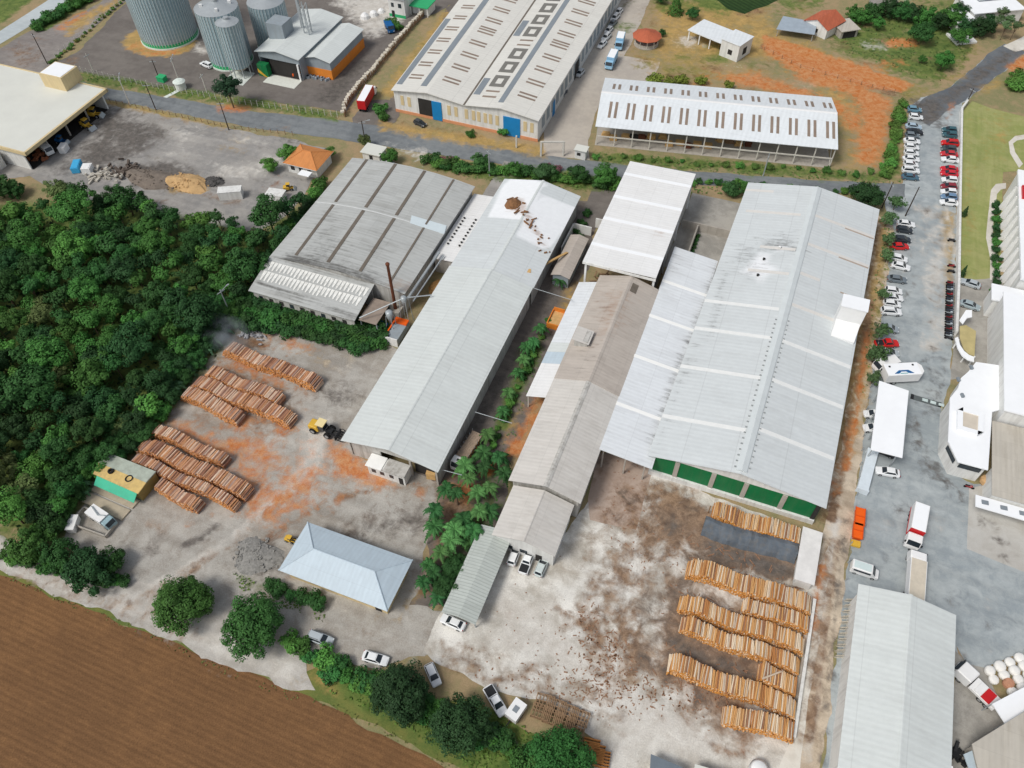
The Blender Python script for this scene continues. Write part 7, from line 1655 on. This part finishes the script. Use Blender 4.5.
# road hedge
for k in range(34):
    f_ = k/33; px = 428+f_*192+rg.uniform(-3,3); py = 164+f_*22+rg.uniform(-3,3)
    bush(px, py, rg.uniform(1.4,2.3), rg.choice((G1,G2,G4,S(66,104,50))), 'green shrub in the road hedge before the rear shed', 'shrubs of the road hedge')
for px, py in ((446,162),(452,164),(556,172),(548,170)): bush(px, py, 1.5, S(150,104,108), 'pink flowering shrub in the road hedge', 'pink shrubs of the road hedge')
for k in range(22):
    f_ = k/21; bush(690+f_*190, 184+f_*12+rg.uniform(-2,2), rg.uniform(.9,1.5), rg.choice((G1,G2,G4)), 'green shrub between the road and factory rear', 'shrubs behind the factory')
for k in range(20):
    f_ = k/19; bush(595+f_*275, 158+f_*17+rg.uniform(-2,2), rg.uniform(.7,1.4), rg.choice((G2,G4,S(88,118,56))), 'roadside shrub in front of the white open shed', 'shrubs before the open shed')
# hedge rows in front of the old shed
for row in range(4):
    for k in range(17):
        f_ = k/16; px = 236+f_*148+rg.uniform(-2,2)-row*2; py = 303+f_*30+row*6.2+rg.uniform(-1.5,1.5)
        if py > 352: continue
        bush(px, py, rg.uniform(1.9,2.6), rg.choice((G1,G3,S(50,88,44))) if row != 2 else S(62,108,50), 'dense green shrub in the planting below the old shed', 'shrubs below the old shed')
for k in range(18):
    f_ = k/17; bush(322-f_*66+rg.uniform(-3,3), 188+f_*92, rg.uniform(1.6,2.6), rg.choice((G1,G3,G2)), 'dark shrub along the blind side of the old shed', 'shrubs along the old shed')
# shrubs of the bottom hedge and by the hip roof
for k in range(48):
    f_ = k/47; px = 292+f_*250+rg.uniform(-5,5); py = 650+f_*112+rg.uniform(-7,9)
    bush(px, py, rg.uniform(1.2,2.4), rg.choice((G1,G2,S(62,112,56),G4,G3)), 'green shrub in the hedge between the gravel lane and field', 'shrubs of the field hedge')
for px, py, r in ((280,592,1.6),(292,596,1.3),(304,600,1.6),(318,604,2.0),(272,585,1.4)): bush(px, py, r, G1, 'dark shrub against the front of the hip roofed building', 'shrubs before the hip roofed building')
for k in range(14):
    f_ = k/13; bush(126-f_*120+rg.uniform(-3,3), 586-f_*28+rg.uniform(-3,2), rg.uniform(1.0,1.8), rg.choice((G1,G2,G4)), 'shrub at the foot of the wood along the field road', 'shrubs along the field road')
for k in range(20):
    f_ = k/19; bush(36+f_*56+rg.uniform(-2,2), 29-f_*31+rg.uniform(-2,2), rg.uniform(1.5,2.4), rg.choice((G2,S(64,112,54),G1)), 'green shrub in the strip beside the pale highway', 'shrubs beside the highway')
for k in range(22):
    f_ = k/21; bush(52+f_*72+rg.uniform(-1,1), 64-f_*64+rg.uniform(-1,1), rg.uniform(.6,1.0), rg.choice((S(128,136,72),S(90,128,62),G4)), 'low bush in the border hedge of the silo yard', 'bushes bordering the silo yard')
for px, py, r in ((486,118,1.6),(498,128,1.8),(505,134,2.0),(470,136,1.4),(380,112,2.2),(384,120,2.0),(392,25,2.2),(398,29,1.8)): bush(px, py, r, G2, 'bush against the foot of the cream warehouse or lane', 'bushes by the warehouse lane')
# palms
def palm_mesh(seed, n=13, L=2.5):
    rg = random.Random(seed); m = MB()
    for k in range(n):
        a = k*6.283/n+rg.uniform(-.22,.22); el = rg.choice((rg.uniform(.1,.5), rg.uniform(.6,1.1))); Lk = L*rg.uniform(.8,1.12); seg = 8; pr = None
        for i in range(seg+1):
            s_ = i/seg; rad = Lk*s_*math.cos(el*.7)*(1-.15*s_); z = Lk*(math.sin(el)*s_-.95*s_*s_)
            p = Vector((rad*math.cos(a), rad*math.sin(a), z)); side = Vector((-math.sin(a), math.cos(a), 0)); wd = .40*math.sin(min(1, .12+s_*1.02)*3.0)+.03
            if pr is not None:
                p0, w0 = pr
                for sg in (-1, 1):     # a solid blade with a notched edge
                    m.add([p0, p, p+side*sg*wd*.55+Vector((0,0,-.16*wd/.4)), (p0+p)*.5+(p-p0)*.45+side*sg*(wd+.10)+Vector((0,0,-.26*wd/.4)), p0+side*sg*w0*.55+Vector((0,0,-.16*w0/.4))], [(0,1,2,3,4)])
            pr = (p, wd)
    return m.mesh('fronds', M_leaf)
PALM = [palm_mesh(s_) for s_ in range(4)]
ptrunk = MB().tube([(0,0,0),(.08,.05,.5),(.05,.1,1)], .16, 8).mesh('trunk', M_bark)
def palm(px, py, h, s_, label, group=None, col=None):
    x, y = at(px, py, h*.0); t = thing('palm_tree', label, 'palm', (x, y, 0), random.random()*6, group)
    tr = put('trunk', ptrunk, t); tr.scale = (1,1,h); c_ = put('fronds', random.choice(PALM), t); c_.location = (.05,.1,h); c_.scale = (s_,s_,s_); c_.color = col or random.choice((S(60,106,56),S(50,92,48),S(80,122,66)))
for k, (px, py) in enumerate(((489,442),(499,464),(485,476),(470,487),(448,498),(479,502),(490,498),(437,521),(481,523),(465,528),(456,540),(443,562),(430,570),(425,592),(440,604),(475,540),(505,480),(490,520),(458,505),(468,545),(452,550),(436,535),(484,460),(466,475),(436,580))):
    palm(px, py, random.uniform(2.0,4.4), random.uniform(.95,1.4), 'green palm in the grove between the log lorry and ribbed carport', 'palms of the grove')
for px, py, l_ in ((527,352,'palm half way along the alley beside the long shed'),(540,338,'shorter palm beside the orange brown bin in the alley'),(560,286,'leafy palm by the small alley shed'),(524,365,'low palm at the alley grass strip')): palm(px, py, random.uniform(2,3.4), 1.05, l_)
for px, py in ((200,356),(208,349),(193,366),(186,376),(216,343),(176,392),(222,334),(70,494),(82,490),(60,502)): palm(px, py, random.uniform(1.2,2.4), 1.5, 'banana like plant with long pale leaves at the wood edge', 'banana like plants at the wood edge', S(92,132,96))
for px, py, r in ((447,592,2.8),(457,572,2.6),(474,550,1.8)): tree(px, py, r, r*1.6, S(52,86,44), 'dense leafy tree among the palms beside the ribbed carport', 'leafy trees among the palms', CR_DENSE)
for k in range(16):
    f_ = k/15; bush(548-f_*56+random.uniform(-2,2), 322+f_*124, random.uniform(.7,1.4), random.choice((G2,G4,S(66,112,54))), 'green shrub in the narrow planted strip of the alley', 'shrubs of the alley strip')
for px, py in ((518,378),(509,398),(503,416),(533,350)): palm(px, py, random.uniform(1.8,3), 1.0, 'palm in the narrow middle part of the alley strip', 'palms of the alley strip')
for px, py in ((581,225),(575,232),(587,215),(580,240)): bush(px, py, 1.3, G1, 'dark bush beside the small alley shed', 'bushes at the alley end')
x, y = at(700,240); 
for k in range(9): bush(0, 0, .7, G1, 'dark shrub in the narrow planted strip of the rear yard', 'shrubs in the rear yard strip', world=(-11.4, 143.5+k*1.45))
# cypresses on the lawn and in front of the office
for px, py, l_ in ((963,216,'slim dark cypress on the lawn, the upper one'),(961,276,'slim dark cypress on the lawn, the lower one')): tree(px, py, .9, 4.2, G3, l_, None, CR_CONE, zc=1.4, squash=1.5)
for k in range(12): bush(0, 0, 1.3, G3 if k % 3 else G2, 'dark shrub in the bed along the white office fins', 'shrubs before the office', world=(ofx-1.9-.2*random.random(), 160+k*3.0))
# ground cover of the verges (nobody could count it)
rg = np.random.default_rng(9); cs = []
def cover(poly, dens, h=.35, size=.5):
    a = np.array(poly); lo, hi = a.min(0), a.max(0); n = int((hi-lo).prod()*dens); p = rg.uniform(lo, hi, (n, 2)); p = p[sdist(p, a) < 0]
    keep = np.sin(p[:,0]*.9+1.3*np.sin(p[:,1]*.5))*np.sin(p[:,1]*1.1+p[:,0]*.3) > -.35; p = p[keep]
    return np.concatenate([p, rg.uniform(.03, h, (len(p), 1))], 1)
def cover_obj(name, polys, dens, col, h=.35, size=.5):
    P = np.concatenate([cover(q, dens, h) for q in polys]); N = rg.normal(0, .5, P.shape)+np.array([0,0,1.0])
    o = put(name, cloud_mesh(name, leaf_cloud(P, N, size, rg), M_leaf)); o['kind'] = 'stuff'; o.color = col
cover_obj('verge_weeds', [pp([(316,668),(345,672),(420,700),(470,700),(560,745),(620,800),(500,800),(455,755),(330,692)]), pp([(232,572),(250,578),(262,592),(330,612),(322,622),(240,590)])], 6.0, S(98,132,58))
cover_obj('field_edge_grass', [pp([(0,571),(60,597),(130,624),(200,657),(292,693),(335,703),(455,764),(445,768),(330,708),(290,700),(200,664),(130,630),(60,603),(0,577)])], 3.0, S(112,120,66), .25, .4)
cover_obj('wood_undergrowth', [pp([(240,326),(225,345),(180,405),(150,446),(96,482),(80,500),(90,470),(150,425),(200,350),(236,318)]), pp([(238,302),(388,336),(384,352),(300,335),(240,324)]), forest], .9, S(40,68,36), 1.6, 1.0)
cover_obj('grove_undergrowth', [pp([(505,440),(540,340),(552,330),(515,440),(500,500),(490,530),(470,545),(490,490)]), pp([(430,580),(440,570),(446,590),(440,606),(420,606)])], 1.2, S(92,124,66), .3, .45)
cover_obj('roadside_grass', [pp([(430,158),(585,174),(620,187),(610,194),(520,187),(430,170)]), pp([(595,152),(880,174),(905,182),(880,185),(600,164)]), pp([(690,186),(880,197),(880,206),(690,196)]), pp([(76,72),(345,114),(340,120),(76,80)])], 1.4, S(92,122,58), .4, .6)
cover_obj('meadow_grass', [pp([(850,20),(900,12),(960,32),(975,50),(940,82),(900,72),(840,50)])], .5, S(88,112,58), .4, .8)
cover_obj('car_row_weeds', [pp([(893,225),(884,300),(868,385),(858,400),(868,330),(882,230)])], 1.2, S(108,122,70), .4, .6)
# ------------------------------------------------------------------ POLES, FENCES, SMOKE
M_pole = plain('dark timber pole', S(70,62,56), .9, .15, 1)
def pole(px, py, h, label, mat, arm=True, lamp=False):
    x, y = at(px, py); t = thing('utility_pole', label, 'pole', (x, y, 0), random.random()*3)
    part('pole', MB().cyl((0,0,0),(0,0,h),.17,.12,8), mat, t, w=False)
    if arm: part('crossarm', MB().bx(-1.0,1.0,-.07,.07,h-.7,h-.55), M_steel, t, w=False)
    if lamp: part('lamp_arm', MB().cyl((0,0,h-.4),(1.8,0,h),.06).box((2.0,0,h),(.7,.3,.15)), M_steel, t, w=False)
for (px, py, h, l_, mt, lp) in ((47.5,64,10,'dark pole beside the grey track near the depot',M_pole,0),(6,77,9,'dark pole at the left edge above the depot roof',M_pole,0),(130.3,105,9,'white pole at the road edge by the depot yard',M_post,1),(156,110,8.5,'dark thin pole on the road edge of the depot yard',M_pole,0),(229,130,9,'dark pole across the road from the feathery tree',M_pole,0),(94,72,6,'white short pole inside the silo yard corner',M_post,0),(159,78,6,'dark pole standing on a green block in the silo yard',M_pole,0),(178,78,6.5,'white pole beside the round white cabin in the silo yard',M_post,1),(207,92.5,6,'white pole at the silo yard fence',M_post,0),
   (366,146,8,'dark pole at the road bend above the utility hut',M_pole,1),(489.6,176,8,'pale pole in the road hedge',M_steel,0),(881.7,208,8,'dark pole at the factory corner nearest the round tree',M_pole,0),(905.2,216,9,'dark lamp pole beside the first white car of the row',M_pole,1),(232,318,9,'thin grey pole at the wood corner near the smoke',M_steel,1),(763,176,7,'thin pale pole by the road behind the factory',M_steel,0),(966,104,5,'dark short pole at the tip of the lawn',M_pole,0)):
    pole(px, py, h, l_, mt, True, bool(lp))
x, y = at(177,92); t = thing('round_cabin', 'round white cabin with a short path by the silo yard fence', 'cabin', (x, y+2.2, 0)); part('wall', MB().lathe([(1.6,0),(1.6,2.3)], n=20), W_white, t, w=False); part('roof', MB().lathe([(1.9,2.3),(1.2,2.75),(.1,2.95)], n=20), M_ringw, t, w=False); part('path', MB().prism([(-.8,-1.6),(.5,-1.6),(-.9,-6),(-2.2,-6)], 0, .06), M_ringw, t, w=False)
x, y = at(159,80); solo('green_block', MB().bx(-1.2,1.2,-1.0,1.0,0,1.5).bx(-1.3,1.3,-1.1,1.1,1.5,1.6), M_ringg, 'green block at the foot of a dark pole in the silo yard', 'block', (x+1.4,y,0))
def post_fence(name, label, pts, step, h, mat, rail=True, r=.09, railmat=None, lean=0.0):
    P = [np.array(at(*q)) for q in pts]; t = thing(name, label, 'fence', (*P[0], 0)); n = 0; rails = MB()
    for a, b in zip(P[:-1], P[1:]):
        L = np.linalg.norm(b-a); k = max(1, int(L/step))
        for i in range(k):
            if n >= 98: break
            p = a+(b-a)*i/k-P[0]; part('post', MB().cyl((*p, 0), (p[0]+random.uniform(-lean,lean), p[1]+random.uniform(-lean,lean), h*random.uniform(.9,1.08)), r, r, 6), mat, t, w=False); n += 1
        if rail:
            for z in (h*.5, h*.9): rails.cyl((*(a-P[0]), z), (*(b-P[0]), z), .012, .012, 4)
    if rail: part('wire', rails, railmat or M_steel, t, w=False)
post_fence('post_fence', 'fence of pale posts along the road side of the silo yard', [(77,71),(110,79),(170,91),(240,104),(300,112),(344,118)], 1.9, 1.9, M_post)
post_fence('post_fence', 'fence of pale posts along the grey track side of the silo yard', [(56,58),(90,30),(124,1)], 2.4, 1.5, M_post)
post_fence('post_fence', 'low fence along the road below the depot yard', [(104,101),(170,115),(228,128),(300,136)], 2.2, 1.3, M_woodd)
sf = [(345,117),(346,108),(353,97),(362,86),(372,76),(380,66),(388,56),(397,45),(404,38),(412,28),(420,20),(428,10)]
post_fence('palisade_fence', 'curving palisade of brown stakes topped by pale stones along the lane', sf, .78, 1.7, M_woodd, False, .2, lean=.15)
P = [np.array(at(*q)) for q in sf]; m = MB()
for a, b in zip(P[:-1], P[1:]):
    L = np.linalg.norm(b-a); k = max(1, int(L/1.2))
    for i in range(k): p = a+(b-a)*i/k-P[0]; m.box((p[0]+random.gauss(0,.12)-.35, p[1]+random.gauss(0,.12)+.2, 1.5+random.uniform(-.1,.2)), (1.15,.9,.6), random.uniform(0,3), random.uniform(-.2,.2))
solo('stone_coping', m, plain('pale stones', S(206,198,182), .95, .15, 1.5), 'line of pale bags laid along the top of the brown palisade', 'bag line', (*P[0], 0))
post_fence('post_fence', 'thin post fence along the foot of the orange bank', [(764,50),(800,68),(850,82),(905,96)], 3.2, 1.2, M_woodd)
post_fence('guard_rail', 'yellow kerb rail around the chamfered office', [(941,408),(941,446),(947,465),(967,478),(976,480)], 1.6, .5, plain('yellow kerb', S(206,190,120), .8, .1), True, .07, plain('yellow rail', S(206,190,120), .8, .1))
post_fence('post_fence', 'thin fence along the grey edge of the service track', [(884,300),(866,410),(858,480),(850,545),(842,600)], 3.0, 1.3, M_steel)
# burning pile and smoke at the wood corner
x, y = at(252,335); m = MB()
for _ in range(40): m.box((random.gauss(0,1.8), random.gauss(0,.9), random.uniform(.1,.6)), (random.uniform(.4,1.6),.3,.3), random.uniform(0,3), random.uniform(-.5,.5))
solo('ash_heap', m, plain('pale ash', S(176,176,178), .95, .25, 1.5), 'smoking heap of pale ash at the corner of the wood', 'ash heap', (x,y,0))
me_ = MB().box((0,0,0),(15,10,6)).mesh('smoke', None); me_.materials.clear(); sm = bpy.data.materials.new('thin smoke'); sm.use_nodes = True; tt = sm.node_tree; tt.nodes.clear()
out = tt.nodes.new('ShaderNodeOutputMaterial'); pv = tt.nodes.new('ShaderNodeVolumePrincipled'); pv.inputs['Color'].default_value = (.80,.88,.95,1); pv.inputs['Anisotropy'].default_value = .1
tc = tt.nodes.new('ShaderNodeTexCoord'); nz = tt.nodes.new('ShaderNodeTexNoise'); nz.inputs['Scale'].default_value = .28; nz.inputs['Detail'].default_value = 3
mp_ = tt.nodes.new('ShaderNodeMapping'); mp_.inputs['Scale'].default_value = (1/7.5, 1/5.0, 1/3.0); gr = tt.nodes.new('ShaderNodeTexGradient'); gr.gradient_type = 'SPHERICAL'
tt.links.new(tc.outputs['Object'], nz.inputs['Vector']); tt.links.new(tc.outputs['Object'], mp_.inputs[0]); tt.links.new(mp_.outputs[0], gr.inputs[0])
mr = tt.nodes.new('ShaderNodeMapRange'); mr.inputs[1].default_value = .42; mr.inputs[2].default_value = .7; tt.links.new(nz.outputs['Fac'], mr.inputs[0])
mm = tt.nodes.new('ShaderNodeMath'); mm.operation = 'MULTIPLY'; tt.links.new(mr.outputs[0], mm.inputs[0]); tt.links.new(gr.outputs['Fac'], mm.inputs[1])
m2 = tt.nodes.new('ShaderNodeMath'); m2.operation = 'MULTIPLY'; m2.inputs[1].default_value = .55; tt.links.new(mm.outputs[0], m2.inputs[0]); tt.links.new(m2.outputs[0], pv.inputs['Density']); tt.links.new(pv.outputs[0], out.inputs['Volume'])
me_.materials.append(sm); o = put('smoke', me_); x, y = at(226,334,3); o.location = (x,y,3.2); o.rotation_euler = (0,0,R(-15)); o['kind'] = 'stuff'
SC.cycles.volume_bounces = 0
# paint all ground sheets
for me_ in _pend: apply_paint(me_, PAINT, CH)
SC.view_settings.exposure = 0.0
